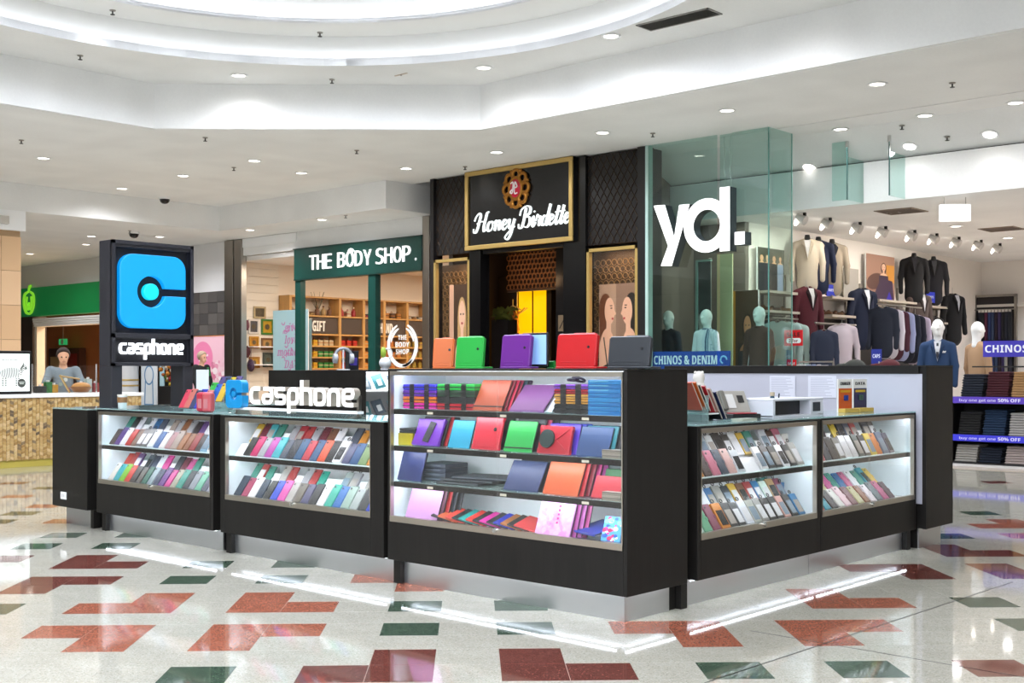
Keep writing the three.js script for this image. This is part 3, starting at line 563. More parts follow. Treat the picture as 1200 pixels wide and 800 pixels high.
// two wall-hung boxes at the far end of the card terminal counter
{ const fr = FR1; const t = thing('packaged_charger', 'pale package with a silver charger at the end of the card terminal counter', 'package', fr.at(1.33, .723, -.2), fr.turn); mesh('box', box(-.045, .045, 0, .2, -.03, 0, .004), plastic('#d7d5cc'), t); mesh('charger', box(-.014, .014, .03, .15, 0, .012, .01), plastic('#9c988c', .3), t); }
{ const fr = FR1; for (const [x, z, h, c, l] of [[1.3, -.22, .2, '#1f86c4', 'tall blue boxed phone case behind black packs'], [1.22, -.3, .235, '#15a39a', 'teal hang card peeking above the blue box']]) { const t = thing('packaged_case', l, 'package', fr.at(x, .401, z), fr.turn); mesh('card', box(-.06, .06, .001, h, -.02, 0, .003), plastic(c), t); mesh('window', box(-.02, .02, .03, .1, 0, .002), plastic('#e0b060'), t); mesh('hook', (() => { const g = caseGeo.tor.clone(); g.translate(0, h - .165, -.01); return g; })(), plastic('#15161a'), t); } }

// ---------- tablet cases in the tall counter ----------
const folioGeo = (w, h, d) => { const b = new RoundedBoxGeometry(w, h, d, 2, Math.min(.006, d * .45)); b.translate(0, h / 2, -d / 2); return merge(b); };
// a closed folio: cover, paler page block edge, optional elastic band
function folio(label, col, fr, x, y, z, w, h, tilt, o = {}) {
  const t = thing('tablet_folio', label, 'tablet case', [0, 0, 0], 0, o.group), d = o.d ?? .016;
  mesh('cover', folioGeo(w, h, d), o.mat ?? plastic(col, .45), t);
  mesh('inner_tray', box(-w / 2 + .006, w / 2 + .0012, .006, h - .006, -d * .72, -d * .3), plastic('#1d1e22'), t);
  if (o.band) mesh('elastic_band', box(-w / 2 - .001, w / 2 + .001, h * .1, h * .145, -d - .001, .0012, .001), plastic('#1c1a1a'), t);
  lean(t, fr, x, y + Math.sin(tilt) * d + .0008, z, tilt, o.twist ?? 0); 
  return t;
}
// shock-proof case lying flat, one of a stack
function rugged(label, col, fr, x, y, z, w, dp, th, group, straps = '#17181b') {
  const t = thing('rugged_case', label, 'tablet case', fr.at(x, y, z), fr.turn, group);
  mesh('shell', box(-w / 2, w / 2, .001, th, -dp, 0, .006), plastic(col, .4), t);
  for (const s of [-.22, .22]) mesh('clip', box(w * s - .02, w * s + .02, 0.0005, th + .0004, -.01, .003, .002), plastic(straps), t);
  mesh('band', box(-w / 2 - .0008, w / 2 + .0008, th * .42, th * .58, -dp + .01, .0006), plastic(straps, .5), t);
  return t;
}
const PX = (px, z = -.06) => onZ(px, 480, z)[0] - FT.ox;   // picture column on a shelf of the tall counter to its local x
const SP = (a, b, z) => { const p = PX(a, z), q = PX(b, z); return [(p + q) / 2, q - p]; };
function stack(a, b, y, z, dp, cols, where, group, th) { const [x, w] = SP(a, b, z); let h = y + .0006; cols.forEach((c, i) => { rugged(`${colourName(c)} shock-proof tablet case ${i === 0 ? 'at the bottom of' : i === cols.length - 1 ? 'on top of' : 'inside'} ${where}`, c, FT, x, h, z, w, dp, th, group, c === '#1a1c20' ? '#2b2d31' : undefined); h += th + .0004; }); }
const Dg = Math.PI / 180;
// top shelf
stack(472, 511, 1.1, -.07, .22, ['#e21aa0', '#f2791d', '#6b22b8', '#2626d8'], 'the blue purple orange pink stack', 'stack under the blue case', .038);
stack(512, 556, 1.1, -.07, .22, ['#c2172b', '#1a1c20', '#1c4a2e', '#12c146'], 'the green black red stack', 'stack under the green case', .039);
{
  const g = 'folios behind the terracotta folio', T = 28 * Dg;
  let [x, w] = SP(553, 587, -.05); folio('terracotta tablet folio with a black elastic band on the top shelf', '#c45a38', FT, x, 1.1, -.05, w, .2, T, { band: 1 });
  ['#8e1f2c', '#d3204c', '#b01e4a', '#1d5a66', '#2f2440'].forEach((c, i) => folio(`${colourName(c)} folio in the row behind the terracotta folio`, c, FT, x + .014 * (i + 1), 1.1, -.05 - .02 * (i + 1), w, .2, T, { group: g }));
  [x, w] = SP(596, 636, -.045); folio('large mauve tablet folio leaning on the top shelf', '#8a4f94', FT, x, 1.1, -.045, w, .205, 44 * Dg);
  folio('white tablet folio behind the mauve folio', '#e4e8ee', FT, x + .04, 1.1, -.075, w, .21, 44 * Dg);
}
stack(649, 689, 1.1, -.05, .2, ['#161b1e', '#1b2327', '#e8a83a', '#edb04a', '#c11f34', '#8a3fd0'], 'the stack with yellow cases', 'stack with two yellow cases', .027);
{ const [x, w] = SP(689, 727, -.05); for (let i = 0; i < 8; i++) { const t = thing('boxed_tablet', `blue tablet accessory box in the tidy stack beside the yellow cases`, 'box', FT.at(x, 1.1006 + i * .0236, -.05), 0, 'stack of blue boxes'); mesh('carton', box(-w / 2, w / 2, 0, .023, -.25, 0, .002), plastic(['#1579c0', '#1a86cc', '#1478be', '#2291d6'][i % 4]), t); mesh('label_stripe', box(-w / 2 + .01, w / 2 - .08, .014, .019, 0, .0008), plastic(i > 4 ? '#7fd0ea' : '#3aa5de'), t); } }
{ const [x] = SP(660, 682, -.1); const t = thing('cable_coil', 'black cable coiled on top of the stack with yellow cases', 'cable', FT.at(x, 1.275, -.14)); mesh('cable', (() => { const a = new THREE.TorusGeometry(.035, .007, 6, 20); a.rotateX(1.2); a.translate(.012, .016, 0); const b = new THREE.TorusGeometry(.03, .006, 6, 20); b.rotateX(1.4); b.rotateY(.5); b.translate(-.02, .014, .01); return merge([a, b]); })(), plastic('#1b2026'), t); }
// second shelf
{
  const y = .87; let x, w;
  [x, w] = SP(464, 483, -.07); { const t = thing('boxed_tablet', 'yellow box with two thin black cases on it', 'box', FT.at(x, y, -.07)); mesh('carton', box(-w / 2, w / 2, .0008, .075, -.2, 0, .003), plastic('#c9b416'), t); }
  for (let i = 0; i < 2; i++) { const t = thing('tablet_sleeve', 'thin black sleeve lying on the yellow box', 'tablet case', FT.at(x + .02, y + .0762 + i * .016, -.08), 0, 'sleeves on the yellow box'); mesh('sleeve', box(-w / 2, w / 2 - .01, 0, .014, -.18, 0, .004), plastic('#24262a'), t); mesh('zip', box(-w / 2 + .006, w / 2 - .016, .006, .008, 0, .0006), plastic('#55585e'), t); }
  const rug = (label, c, a, b, z, h, tilt, kind) => {
    const [x, w] = SP(a, b, z), t = thing('rugged_case', label, 'tablet case'); mesh('shell', folioGeo(w, h, .022), plastic(c, .4), t);
    if (kind === 'strap') mesh('hand_strap', (() => { const g = box(-.028, .028, .02, h - .02, .001, .008, .008); g.rotateZ(-.18); return g; })(), plastic('#2c2d33', .6), t);
    if (kind === 'stand') { const g = cyl(.052, 0, .012, 0, 0, 28); g.rotateX(Math.PI / 2); g.translate(-w * .2, h * .52, .006); const s = mesh('rotating_stand', g, plastic('#1f3a38', .5), t); mesh('stand_ring', (() => { const k = new THREE.TorusGeometry(.035, .003, 6, 24); k.translate(-w * .2, h * .52, .0125); return k; })(), plastic('#16211f'), s); const r2 = []; for (const [p, q] of [[-.42, .9], [.42, .9], [.42, .12]]) r2.push(rod([w * .05, h * .5, .002], [w * p, h * q, .002], .004)); mesh('ribs', r2, plastic(c, .4), t); }
    if (kind === 'hole') { const g = cyl(.012, 0, .003, 0, 0, 16); g.rotateX(Math.PI / 2); g.translate(w * .28, h * .6, .0012); mesh('camera_hole', g, plastic('#16171a'), t); mesh('kick_stand', box(-w * .36, w * .36, .015, .035, 0.0002, .003, .001), plastic(c, .4), t); }
    mesh('bumper', [box(-w / 2 - .002, -w / 2 + .012, -.001 + .002, .03, -.024, .002, .004), box(w / 2 - .012, w / 2 + .002, .001, .03, -.024, .002, .004), box(-w / 2 - .002, -w / 2 + .012, h - .03, h + .001, -.024, .002, .004), box(w / 2 - .012, w / 2 + .002, h - .03, h + .001, -.024, .002, .004)], plastic(c, .4), t);
    lean(t, FT, x, y + Math.sin(tilt) * .022 + .001, z, tilt); return t;
  };
  rug('purple shock-proof tablet case with a black hand strap', '#7a2fc0', 482, 512, -.06, .175, 24 * Dg, 'strap');
  ['#1d1e22', '#c0202c', '#232a30'].forEach((c, i) => { const [x, w] = SP(486, 515, -.1); folio(`${colourName(c)} folio in the row behind the purple strapped case`, c, FT, x + .02 * (i + 1), y, -.1 - .022 * i, w, .19, 22 * Dg, { group: 'folios behind the purple strapped case' }); });
  [x, w] = SP(524, 549, -.06); folio('cyan tablet folio standing on the second shelf', '#22a8cc', FT, x, y, -.06, w, .175, 20 * Dg);
  rug('red shock-proof tablet case with a camera hole on the second shelf', '#e02a40', 552, 583, -.05, .205, 16 * Dg, 'hole');
  rug('black shock-proof tablet case behind the red one with a camera hole', '#23282d', 560, 596, -.13, .2, 12 * Dg, 'hole');
  [x, w] = SP(589, 622, -.05); folio('green tablet folio with a black elastic band', '#12b24a', FT, x, y, -.05, w, .185, 20 * Dg, { band: 1 });
  ['#20242c', '#b01a50', '#20242c'].forEach((c, i) => folio(`${colourName(c)} folio in the row behind the green folio`, c, FT, x + .03 * (i + 1), y, -.09 - .022 * i, w, .2, 18 * Dg, { group: 'folios behind the green folio' }));
  rug('red shock-proof tablet case with a round black rotating stand', '#c81f34', 629, 666, -.05, .16, 14 * Dg, 'stand');
  ['#5a34c8', '#2a3ad0', '#2a3ad0'].forEach((c, i) => { const [x, w] = SP(634, 670, -.09); folio(`${colourName(c)} folio in the row behind the rotating stand case`, c, FT, x + .02 * i + .03, y, -.09 - .022 * i, w, .175, 16 * Dg, { group: 'folios behind the rotating stand case' }); });
  [x, w] = SP(674, 711, -.05); folio('navy tablet folio on the second shelf beside price booklets', '#234a80', FT, x, y, -.05, w, .17, 22 * Dg);
  ['#16808c', '#2b2d33', '#b2307a'].forEach((c, i) => folio(`${colourName(c)} folio in the row behind the navy folio`, c, FT, x + .024 * (i + 1), y, -.07 - .022 * i, w, .175, 20 * Dg, { group: 'folios behind the navy folio' }));
  for (const yy of [.87, .645]) { const [x, w] = SP(705, 727, -.04); for (let i = 0; i < 5; i++) { const t = thing('booklet', `grey booklet in the pile on the ${yy > .8 ? 'second' : 'third'} shelf of the tall counter`, 'booklet', FT.at(x, yy + .0006 + i * .0094, -.04 - rr(0, .004)), 0, `booklets on the ${yy > .8 ? 'second' : 'third'} shelf`); mesh('pages', box(-w / 2, w / 2, 0, .009, -.16, 0, .001), plastic(['#a59c8c', '#8f877a', '#b5ad9e'][i % 3], .7), t); mesh('cover', box(-w / 2, w / 2, .009, .0094, -.16, 0), plastic('#c9c3b8', .6), t); } }
}
// third shelf
{
  const y = .645; let x, w;
  [x, w] = SP(463, 492, -.06); folio('glossy navy tablet folio at the end of the third shelf', '#20306e', FT, x, y, -.06, w, .185, 18 * Dg, { d: .022 });
  [x, w] = SP(497, 526, -.2); for (let i = 0; i < 4; i++) { const t = thing('packaged_cover', 'dark grey tablet cover in the small pile behind the folders', 'tablet case', FT.at(x, y + .0008 + i * .0285, -.17), 0, 'pile of dark grey covers'); mesh('cover', box(-w / 2, w / 2, 0, .028, -.2, 0, .004), plastic(['#3b4250', '#454c5a'][i % 2]), t); mesh('label_stripe', box(-w * .3, w * .3, .01, .02, 0, .0008), plastic('#6a7280'), t); }
  for (let i = 0; i < 3; i++) { const [x, w] = SP(510 + i * 8, 560 + i * 10, -.1); const t = thing('laptop_sleeve', 'flat dark slate laptop sleeve lying fanned on the third shelf', 'sleeve', FT.at(x, y + .001 + i * .0165, -.1 - i * .03), .12 * i, 'sleeves fanned on the third shelf'); mesh('sleeve', box(-w / 2, w / 2, 0, .016, -.26, 0, .007), plastic(['#22262d', '#2b3038', '#3a414b'][i], .6), t); mesh('zip', box(-w / 2 + .01, w / 2 - .01, .007, .009, 0, .001), plastic('#6d7278'), t); }
  [x, w] = SP(589, 629, -.05); folio('navy tablet folio standing before the orange one', '#25386a', FT, x, y, -.05, w, .19, 30 * Dg, { d: .02 }); folio('black folio behind the navy folio on the third shelf', '#191b20', FT, x + .035, y, -.085, w, .2, 28 * Dg);
  [x, w] = SP(635, 676, -.045); folio('orange tablet folio on the third shelf', '#e2622c', FT, x, y, -.045, w, .205, 24 * Dg);
  ['#c21f30', '#8e1a34', '#c93a86', '#b84aa0'].forEach((c, i) => folio(`${colourName(c)} folio in the row behind the orange folio`, c, FT, x + .022 * (i + 1), y, -.07 - .024 * i, w, .215, 22 * Dg, { group: 'folios behind the orange folio' }));
  [x, w] = SP(689, 722, -.05); folio('red tablet folio on the third shelf beside booklets', '#cf1d34', FT, x, y, -.07, w, .13, 26 * Dg); folio('green tablet folio behind the small red one', '#157a3c', FT, x + .03, y, -.14, w + .03, .16, 18 * Dg);
}
// bottom of the cabinet
{
  const y = .4135; let x, w;
  [x, w] = SP(474, 511, -.06); folio('pale pink tablet folio at the bottom of the tall counter', '#e0a8e0', FT, x, y, -.06, w, .215, 20 * Dg);
  ['#6a3a50', '#c22a30', '#2a3440', '#232a34'].forEach((c, i) => folio(`${colourName(c)} folio in the row behind the pale pink folio`, c, FT, x + .022 * (i + 1), y, -.08 - .024 * i, w, .215, 18 * Dg, { group: 'folios behind the pale pink folio' }));
  const fan = ['#1f2226', '#e0693a', '#e64a3c', '#1e2a2e', '#1fa6a0', '#e64038', '#1d1f23', '#e32aa6', '#25272b', '#2b3ac0', '#b8743c', '#1d1f23', '#e5484a'];
  fan.forEach((c, i) => { const px = 512 + i * 8.2, [x] = SP(px, px + 30, -.14); folio(`${colourName(c)} folio lying in the fanned row at the bottom`, c, FT, x, y + .018, -.06, .15, .17, 77 * Dg, { group: 'fanned folios at the bottom', d: .01, twist: .12 }).rotateY(.21); });
  const marble = painted(128, 128, (g, W, H) => { g.fillStyle = '#d79ad8'; g.fillRect(0, 0, W, H); let s = 11; const r = () => (s = (s * 16807) % 2147483647) / 2147483647; for (let i = 0; i < 90; i++) { g.globalAlpha = .3; g.fillStyle = ['#f3d3f0', '#b878d0', '#9fc4ec', '#e7b3e2', '#c84a9a'][i % 5]; g.beginPath(); g.ellipse(r() * W, r() * H, 6 + r() * 14, 3 + r() * 8, r() * 3, 0, 7); g.fill(); } g.globalAlpha = 1; g.fillStyle = '#b01f5a'; for (let i = 0; i < 5; i++) g.fillRect(W * .55, H * (.2 + i * .11), 7, 7); });
  const mm = M('#ffffff', .4, 0, { map: marble });
  const face = (t, w, h) => { const g = new THREE.BoxGeometry(w - .008, h - .008, .001); g.translate(0, h / 2, .0008); return mesh('printed_face', g, mm, t); };
  [x, w] = SP(626, 667, -.05); face(folio('pink and blue marbled tablet folio at the bottom', '#d08ad2', FT, x, y, -.05, w, .225, 20 * Dg), w, .225);
  ['#b24a9c', '#c86ab8', '#c24a90'].forEach((c, i) => folio(`${colourName(c)} folio in the row behind the marbled folio`, c, FT, x + .022 * (i + 1), y, -.075 - .02 * i, w, .225, 18 * Dg, { group: 'folios behind the marbled folio' }));
  [x, w] = SP(671, 704, -.1); folio('deep blue tablet folio lying before the marbled one', '#2f42b0', FT, x, y + .03, -.06, w + .03, .22, 78 * Dg, { twist: -.3 });
  [x, w] = SP(704, 727, -.06); const fl = folio('floral printed tablet folio in the corner', '#5a9ac8', FT, x - .005, y, -.06, w, .14, 20 * Dg, { d: .03 });
  { const fm = M('#ffffff', .4, 0, { map: painted(64, 96, (g, W, H) => { g.fillStyle = '#4fa0d0'; g.fillRect(0, 0, W, H); let s = 5; const r = () => (s = (s * 16807) % 2147483647) / 2147483647; for (let i = 0; i < 40; i++) { g.fillStyle = ['#e23a8a', '#f3f0f2', '#2a55b0', '#7fd0d8', '#c02a60'][i % 5]; g.beginPath(); g.arc(r() * W, r() * H, 3 + r() * 7, 0, 7); g.fill(); } }) }); const g = new THREE.BoxGeometry(w - .006, .134, .001); g.translate(0, .07, .0008); mesh('printed_face', g, fm, fl); }
}
// ---------- on top of the tall counter ----------
function kidsCase(label, c, a, b, h, z, twist = 0) {
  const p = onZ(a, 420, z)[0], q = onZ(b, 420, z)[0], w = q - p, t = thing('tablet_stand_case', label, 'tablet case', [(p + q) / 2, 1.3505, z], twist);
  const m = plastic(c, .4), body = new THREE.Group();
  const add = (n, g, mm) => { g = Array.isArray(g) ? merge(g) : g; g.rotateX(-.12); g.translate(0, .006, 0); return mesh(n, g, mm, t); };
  add('shell', (() => { const g = extrude(roundRect(-w / 2, w / 2, 0, h, .014), .014, .005, 5); g.translate(0, 0, -.012); return g; })(), m);
  add('ridge', box(w / 2 - .006, w / 2 + .004, .01, h - .01, -.02, .004, .003), m); add('ridge', box(-w / 2 - .004, -w / 2 + .004, .01, h - .01, -.02, .004, .003), m); add('ridge', box(-w * .1, w * .5 - .02, h - .004, h + .004, -.018, .002, .003), m);
  add('kick_stand', [box(-w * .38, w * .3, .012, .018, .006, .009, .001), box(-w * .38, w * .3, .03, .034, .006, .009, .001)], m);
  { const g = cyl(.008, 0, .003, 0, 0, 14); g.rotateX(Math.PI / 2); g.translate(w * .32, h * .6, .007); add('camera_hole', g, plastic('#141518')); }
  mesh('foot', box(-w / 2, w / 2 + .02, 0, .012, -.09, .012, .005), m, t);
  return t;
}
kidsCase('orange tablet case with a stand on the tall counter', '#f5761c', 510, 528, .185, -.16, .35);
kidsCase('bright green tablet case with a stand on the tall counter', '#14c744', 536, 563, .19, -.16, .15);
kidsCase('purple tablet case with a stand beside the small screen', '#7d24a6', 587, 620, .195, -.16);
kidsCase('large red tablet case with a stand on the tall counter', '#e8101c', 652, 697, .192, -.16);
kidsCase('black tablet case with a stand at the end of the tall counter', '#363b42', 713, 760, .17, -.14);
{
  const p = onZ(612, 420, -.24)[0], q = onZ(642, 420, -.24)[0], w = q - p, t = thing('tablet_display', 'tablet with a pale blue screen behind the purple case', 'tablet', [(p + q) / 2, 1.3505, -.24]);
  mesh('frame', box(-w / 2, w / 2, .012, .21, -.012, 0, .004), plastic('#14161a'), t); mesh('screen', box(-w / 2 + .012, w / 2 - .012, .026, .198, 0, .001), M('#8fb6e2', .2, 0, { emissive: '#7fa8da', emissiveIntensity: .45 }), t); mesh('stand', box(-.05, .05, 0, .014, -.08, .02, .003), plastic('#14161a'), t);
  const k = thing('tablet_stand_case', 'small green case corner behind the small screen', 'tablet case', [onZ(645, 430, -.3)[0], 1.3505, -.3]); mesh('shell', box(-.03, .03, 0, .045, -.02, 0, .006), plastic('#14a23c'), k); mesh('foot', box(-.03, .03, 0, .008, -.06, .01, .003), plastic('#14a23c'), k);
}
// ---------- shopfronts: cosmetics shop ----------
const rectZ = (a, b, c, d, Z) => { const p = onZ(a, b, Z), q = onZ(c, d, Z), r = onZ(a, d, Z), s = onZ(c, b, Z); return [p[0], q[0], (r[1] + q[1]) / 2, (p[1] + s[1]) / 2]; };   // x0 x1 y0 y1
const rectX = (a, b, c, d, X) => { const p = onX(a, b, X), q = onX(c, d, X), r = onX(a, d, X), s = onX(c, b, X); return [q[0], p[0], (r[1] + q[1]) / 2, (p[1] + s[1]) / 2]; };   // z0 z1 y0 y1
// flat printed board facing +Z (or +X when turned)
function board(name, label, category, w, h, th, pos, turn, tex, edge = mats.white, group, o = {}) {
  const t = thing(name, label, category, pos, turn, group);
  mesh('backing', box(-w / 2, w / 2, 0, h, -th, 0), edge, t);
  const g = new THREE.BoxGeometry(w - .004, h - .004, .002); g.translate(0, h / 2, .0012);
  mesh('print', g, M('#ffffff', o.rough ?? .5, 0, { map: tex, ...(o.glow ? { emissive: '#ffffff', emissiveMap: tex, emissiveIntensity: o.glow } : {}) }), t);
  return t;
}
function figure(g, x, y, s, hair, skin, top, o = {}) {   // a small generic painted bust
  g.fillStyle = hair; g.beginPath(); g.ellipse(x, y + s * .18, s * .62, s * .95, 0, 0, 7); g.fill();
  if (o.long) g.fillRect(x - s * .62, y, s * 1.24, s * 1.7);
  g.fillStyle = skin; g.fillRect(x - s * .2, y + s * .5, s * .4, s * .8); g.beginPath(); g.ellipse(x, y, s * .45, s * .62, 0, 0, 7); g.fill();
  g.beginPath(); g.ellipse(x, y + s * 1.75, s * 1.0, s * .75, 0, 0, 7); g.fill();
  g.fillStyle = top; g.fillRect(x - s * 1.05, y + s * (o.cut ?? 1.6), s * 2.1, s * 4);
  g.fillStyle = '#3a2a24'; g.fillRect(x - s * .27, y - s * .08, s * .16, s * .07); g.fillRect(x + s * .11, y - s * .08, s * .16, s * .07); g.fillStyle = '#b5423f'; g.fillRect(x - s * .13, y + s * .3, s * .26, s * .09);
}
const forest = M('#15443d', .3), warmWall = M('#e9dccb', .7), timber = M('#d8a560', .5, 0, { map: grainTex });
const XB = -18.45;                                     // side wall of the cosmetics shop
{
  struct('wall_shop', [box(XB - .15, XB, 0, 3.75, -19, ZB - .05)], warmWall, 'warm cream side wall inside the cosmetics shop');
  struct('wall_shop', [box(XB - .1, -11.6, 0, 3.75, -19.1, -19)], warmWall, 'cream end wall inside the cosmetics shop');
  struct('wall_shop', [box(-11.75, -11.65, 0, 4.2, -19, ZB)], M('#3a2f28', .7), 'dark partition between cosmetics and lingerie shops');
  struct('ceiling', box(XB - .1, -11.65, 3.722, 3.82, -19, ZB - .1), mats.paint, 'white ceiling inside the cosmetics shop');
  struct('wall_shopfront', [box(XB, -12.2, 3.83, HL, ZB - .1, ZB)], mats.paint, 'white plaster band above the cosmetics shop window');
  struct('floor', box(XB, -11.7, .001, .004, -19, ZB), M('#b98d5c', .3, 0, { map: grainTex }), 'timber floor inside the cosmetics shop');
  for (let k = 0; k < 3; k++) { const z = -11.7 - k * 2.4; const t = thing('track_light', 'bright ceiling panel light inside the cosmetics shop', 'light', [-15.2, 3.72, z], 0, 'ceiling panels of the cosmetics shop'); mesh('housing', box(-1.5, 1.5, -.03, 0.001, -.2, .2), mats.white, t); mesh('diffuser', box(-1.46, 1.46, -.034, -.03, -.17, .17), M('#ffffff', .5, 0, { emissive: '#fff1dc', emissiveIntensity: 2.5 }), t); area([-15.2, 3.68, z], [0, -1, 0], 2.9, .34, SHOP * 3.4, 0xffeed8); }
  const w = thing('shop_window', 'steel and dark green framed shop window of the cosmetics shop', 'shop window', [0, 0, ZB]);
  for (const [a, b, m] of [[265, 275, mats.steel], [276.5, 285, mats.steel], [497, 505, mats.steel], [348, 354, forest], [433.5, 442, forest]]) { const x0 = onZ(a, 380, ZB)[0], x1 = onZ(b, 380, ZB)[0]; mesh('post', box(x0, x1, 0, m === forest ? 3.2 : HL - .01, -.09, .05, .006), m, w); }
  const P = (a, b, y1) => mesh('pane', box(onZ(a, 380, ZB)[0], onZ(b, 380, ZB)[0], .1, y1, -.03, -.02), mats.glass, w);
  P(285, 348, 4.0); P(354, 433.5, 3.2); P(442, 497, 3.2); mesh('threshold', box(XB, -12.3, .004, .1, -.06, .03), mats.steel, w); mesh('head_rail', box(onZ(285, 380, ZB)[0], onZ(348, 380, ZB)[0], 4.0, HL - .01, -.06, .02), mats.white, w);
  // fascia sign
  const [x0, x1, y0, y1] = rectZ(348, 294, 497, 317, ZB), s = thing('fascia_sign', 'dark green fascia sign with white capital letters above the cosmetics shop', 'sign', [x0, 3.2, ZB]);
  mesh('fascia', box(0, x1 - x0, 0, .63, -.08, .08, .006), forest, s); mesh('trim', [box(-.02, x1 - x0 + .02, .62, .64, -.08, .1), box(0, x1 - x0, -.02, .0, -.08, .09)], M('#0e3730', .4), s);
  const lw = M('#ffffff', .4, 0, { emissive: '#ffffff', emissiveIntensity: .55 }), X = px => onZ(px, 310, ZB)[0] - x0;
  const words = [['THE', 367, 394], ['BODY', 400, 441], ['SHOP', 445, 487]];
  for (const [str, a, b] of words) { let x = X(a); const adv = (X(b) - X(a)) / str.length; for (const ch of str) { const g = lettering(ch, .3, .03, adv * (ch === 'I' ? .3 : .84), fontRegular); g.translate(x, .17, .08); mesh('letter', g, lw, s); x += adv; } }
  { const g = new THREE.TorusGeometry(.022, .006, 5, 14); g.translate(X(491), .2, .085); mesh('registered_mark', g, lw, s); }
  { const g = ribbon(arc(X(415.5), .44, .07, .35, 2.8, 8), () => .035, .03); g.translate(0, 0, .08); mesh('letter_flourish', g, lw, s); }
}
{
  // wall shelving along the side wall
  const t = thing('wall_shelving', 'pale timber wall shelving with dark header boards in the cosmetics shop', 'shelving', [XB, 0, 0]), zA = onX(328, 400, XB)[0], zB = -18.6;
  const yTop = 3.02, yMid = onX(386, 371, XB)[1], yLow = onX(386, 392, XB)[1], d = .4;
  const zs = [zA, ...[386, 414, 438, 465, 491].map(p => onX(p, 400, XB)[0]), zB];
  for (const z of zs) mesh('upright', box(0.002, d, .05, yTop, z - .035, z + .035), timber, t);
  for (const y of [yTop, yMid, yLow, yLow - .27, yLow - .53, yLow - .79, yLow - 1.14]) mesh('shelf', box(.002, d - .005, y - .035, y, zB, zA), timber, t);
  mesh('back_board', box(.002, .02, yMid, yTop, zB, zA), M('#e6d8c6', .7), t);
  mesh('header_board', box(.002, d - .04, yLow + .01, yMid - .04, zB, zA), M('#4a3e36', .7), t);
  const hl = M('#f2efe8', .5);
  for (const [str, a, b] of [['GIFT', 367, 382], ['HAND', 446, 461]]) { const p = onX(a, 384, XB + d)[0], q = onX(b, 384, XB + d)[0]; const g = lettering(str, .24, .02, p - q, font); g.rotateY(Math.PI / 2); g.translate(d - .038, yLow + .06, p); mesh('header_letters', g, hl, t); }
  // bottles, tubs and gift boxes, one by one
  const bottle = (() => { const g = lathe([[0, 0], [.05, 0], [.055, .02], [.055, .13], [.03, .16], [.02, .165], [.02, .2], [0, .2]], 10); const c = lathe([[0, .2], [.024, .2], [.024, .235], [0, .235]], 10); return [g, c]; })();
  const tub = [lathe([[0, 0], [.06, 0], [.07, .06], [0, .06]], 12), lathe([[0, .06], [.075, .06], [.075, .085], [0, .085]], 12)];
  const gift = [box(-.07, .07, 0, .13, -.06, .06, .008), merge([box(-.072, .072, .055, .075, -.062, .062), box(-.012, .012, 0, .132, -.062, .062), (() => { const k = new THREE.TorusGeometry(.025, .008, 5, 10); k.translate(0, .15, 0); return k; })()])];
  const kinds = { bottle: [bottle, 'bottle', ['body', 'cap']], tub: [tub, 'tub', ['body', 'lid']], gift: [gift, 'gift box', ['box', 'ribbon']] };
  const proto = {};
  const put = (k, c, c2, z, y, where) => {
    const key = k + c + c2, [gs, cat, nm] = kinds[k]; let o = proto[key];
    const label = `${colourName(c)} ${cat} on ${where} of the cosmetics shelving`;
    if (!o) { o = proto[key] = thing(k === 'gift' ? 'gift_box' : k, label, cat, [0, 0, 0], 0, `products on ${where}`); mesh(nm[0], gs[0], plastic(c), o); mesh(nm[1], gs[1], plastic(c2), o); } else o = dup(o, label, `products on ${where}`);
    o.position.set(XB + .22, y + .001, z);
  };
  const bays = zs.slice(0, -1).map((z, i) => [z - .09, zs[i + 1] + .09]);
  // top shelf display
  const topC = [['#8a5a3a', '#caa56a'], ['#c0272d', '#e8d9b8'], ['#b02a3a', '#2f3b30'], ['#d98a2b', '#5a3a20'], ['#d9d2c4', '#b98a5a'], ['#e0d8cc', '#5a4a3a']];
  bays.forEach(([a, b], i) => { const n = Math.max(2, Math.floor((a - b) / .17)), c = topC[Math.min(i, 5)]; for (let k = 0; k < n; k++) put(pick(['bottle', 'tub', 'gift']), c[k % 2], c[(k + 1) % 2], a + (b - a) * (k + .5) / n, yMid, 'the display shelf'); });
  const rowC = [['#f2b52a', '#2f8a3f'], ['#e5371f', '#b51f1f'], ['#f09a2a', '#e8d0a0'], ['#e5862a', '#c9b48a'], ['#d0b040', '#a04a6a'], ['#b06a9a', '#d8c08a'], ['#d0b040', '#a04a6a']];
  [yLow - .27, yLow - .53, yLow - .79].forEach((y, r) => bays.forEach(([a, b], i) => { const n = Math.max(2, Math.floor((a - b) / .155)), c = rowC[i]; for (let k = 0; k < n; k++) { const cc = i === 0 ? (k < n * .6 ? ['#f2c42a', '#e08a20'] : r ? ['#2f9a45', '#f2e0b0'] : ['#e8d5b0', '#d98a2b']) : c; put(i < 2 ? 'gift' : pick(['gift', 'bottle']), cc[0], cc[1], a + (b - a) * (k + .5) / n, y, ['the upper product row', 'the middle product row', 'the lower product row'][r]); } }));
  { const z = (bays[0][0] + bays[0][1]) / 2 - .1, p = thing('dried_plant', 'small bunch of dried grass on the shop display shelf', 'plant', [XB + .2, yMid + .001, onX(366, 360, XB)[0]]); mesh('pot', lathe([[0, 0], [.06, 0], [.08, .1], [0, .1]], 10), plastic('#7a6a58'), p); const st = []; for (let k = 0; k < 16; k++) { const a = k * 2.4; st.push(rod([0, .09, 0], [.16 * Math.cos(a), .35 + .1 * (k % 3), .16 * Math.sin(a)], .006, 4)); } mesh('stems', st, plastic('#8a8468'), p); }
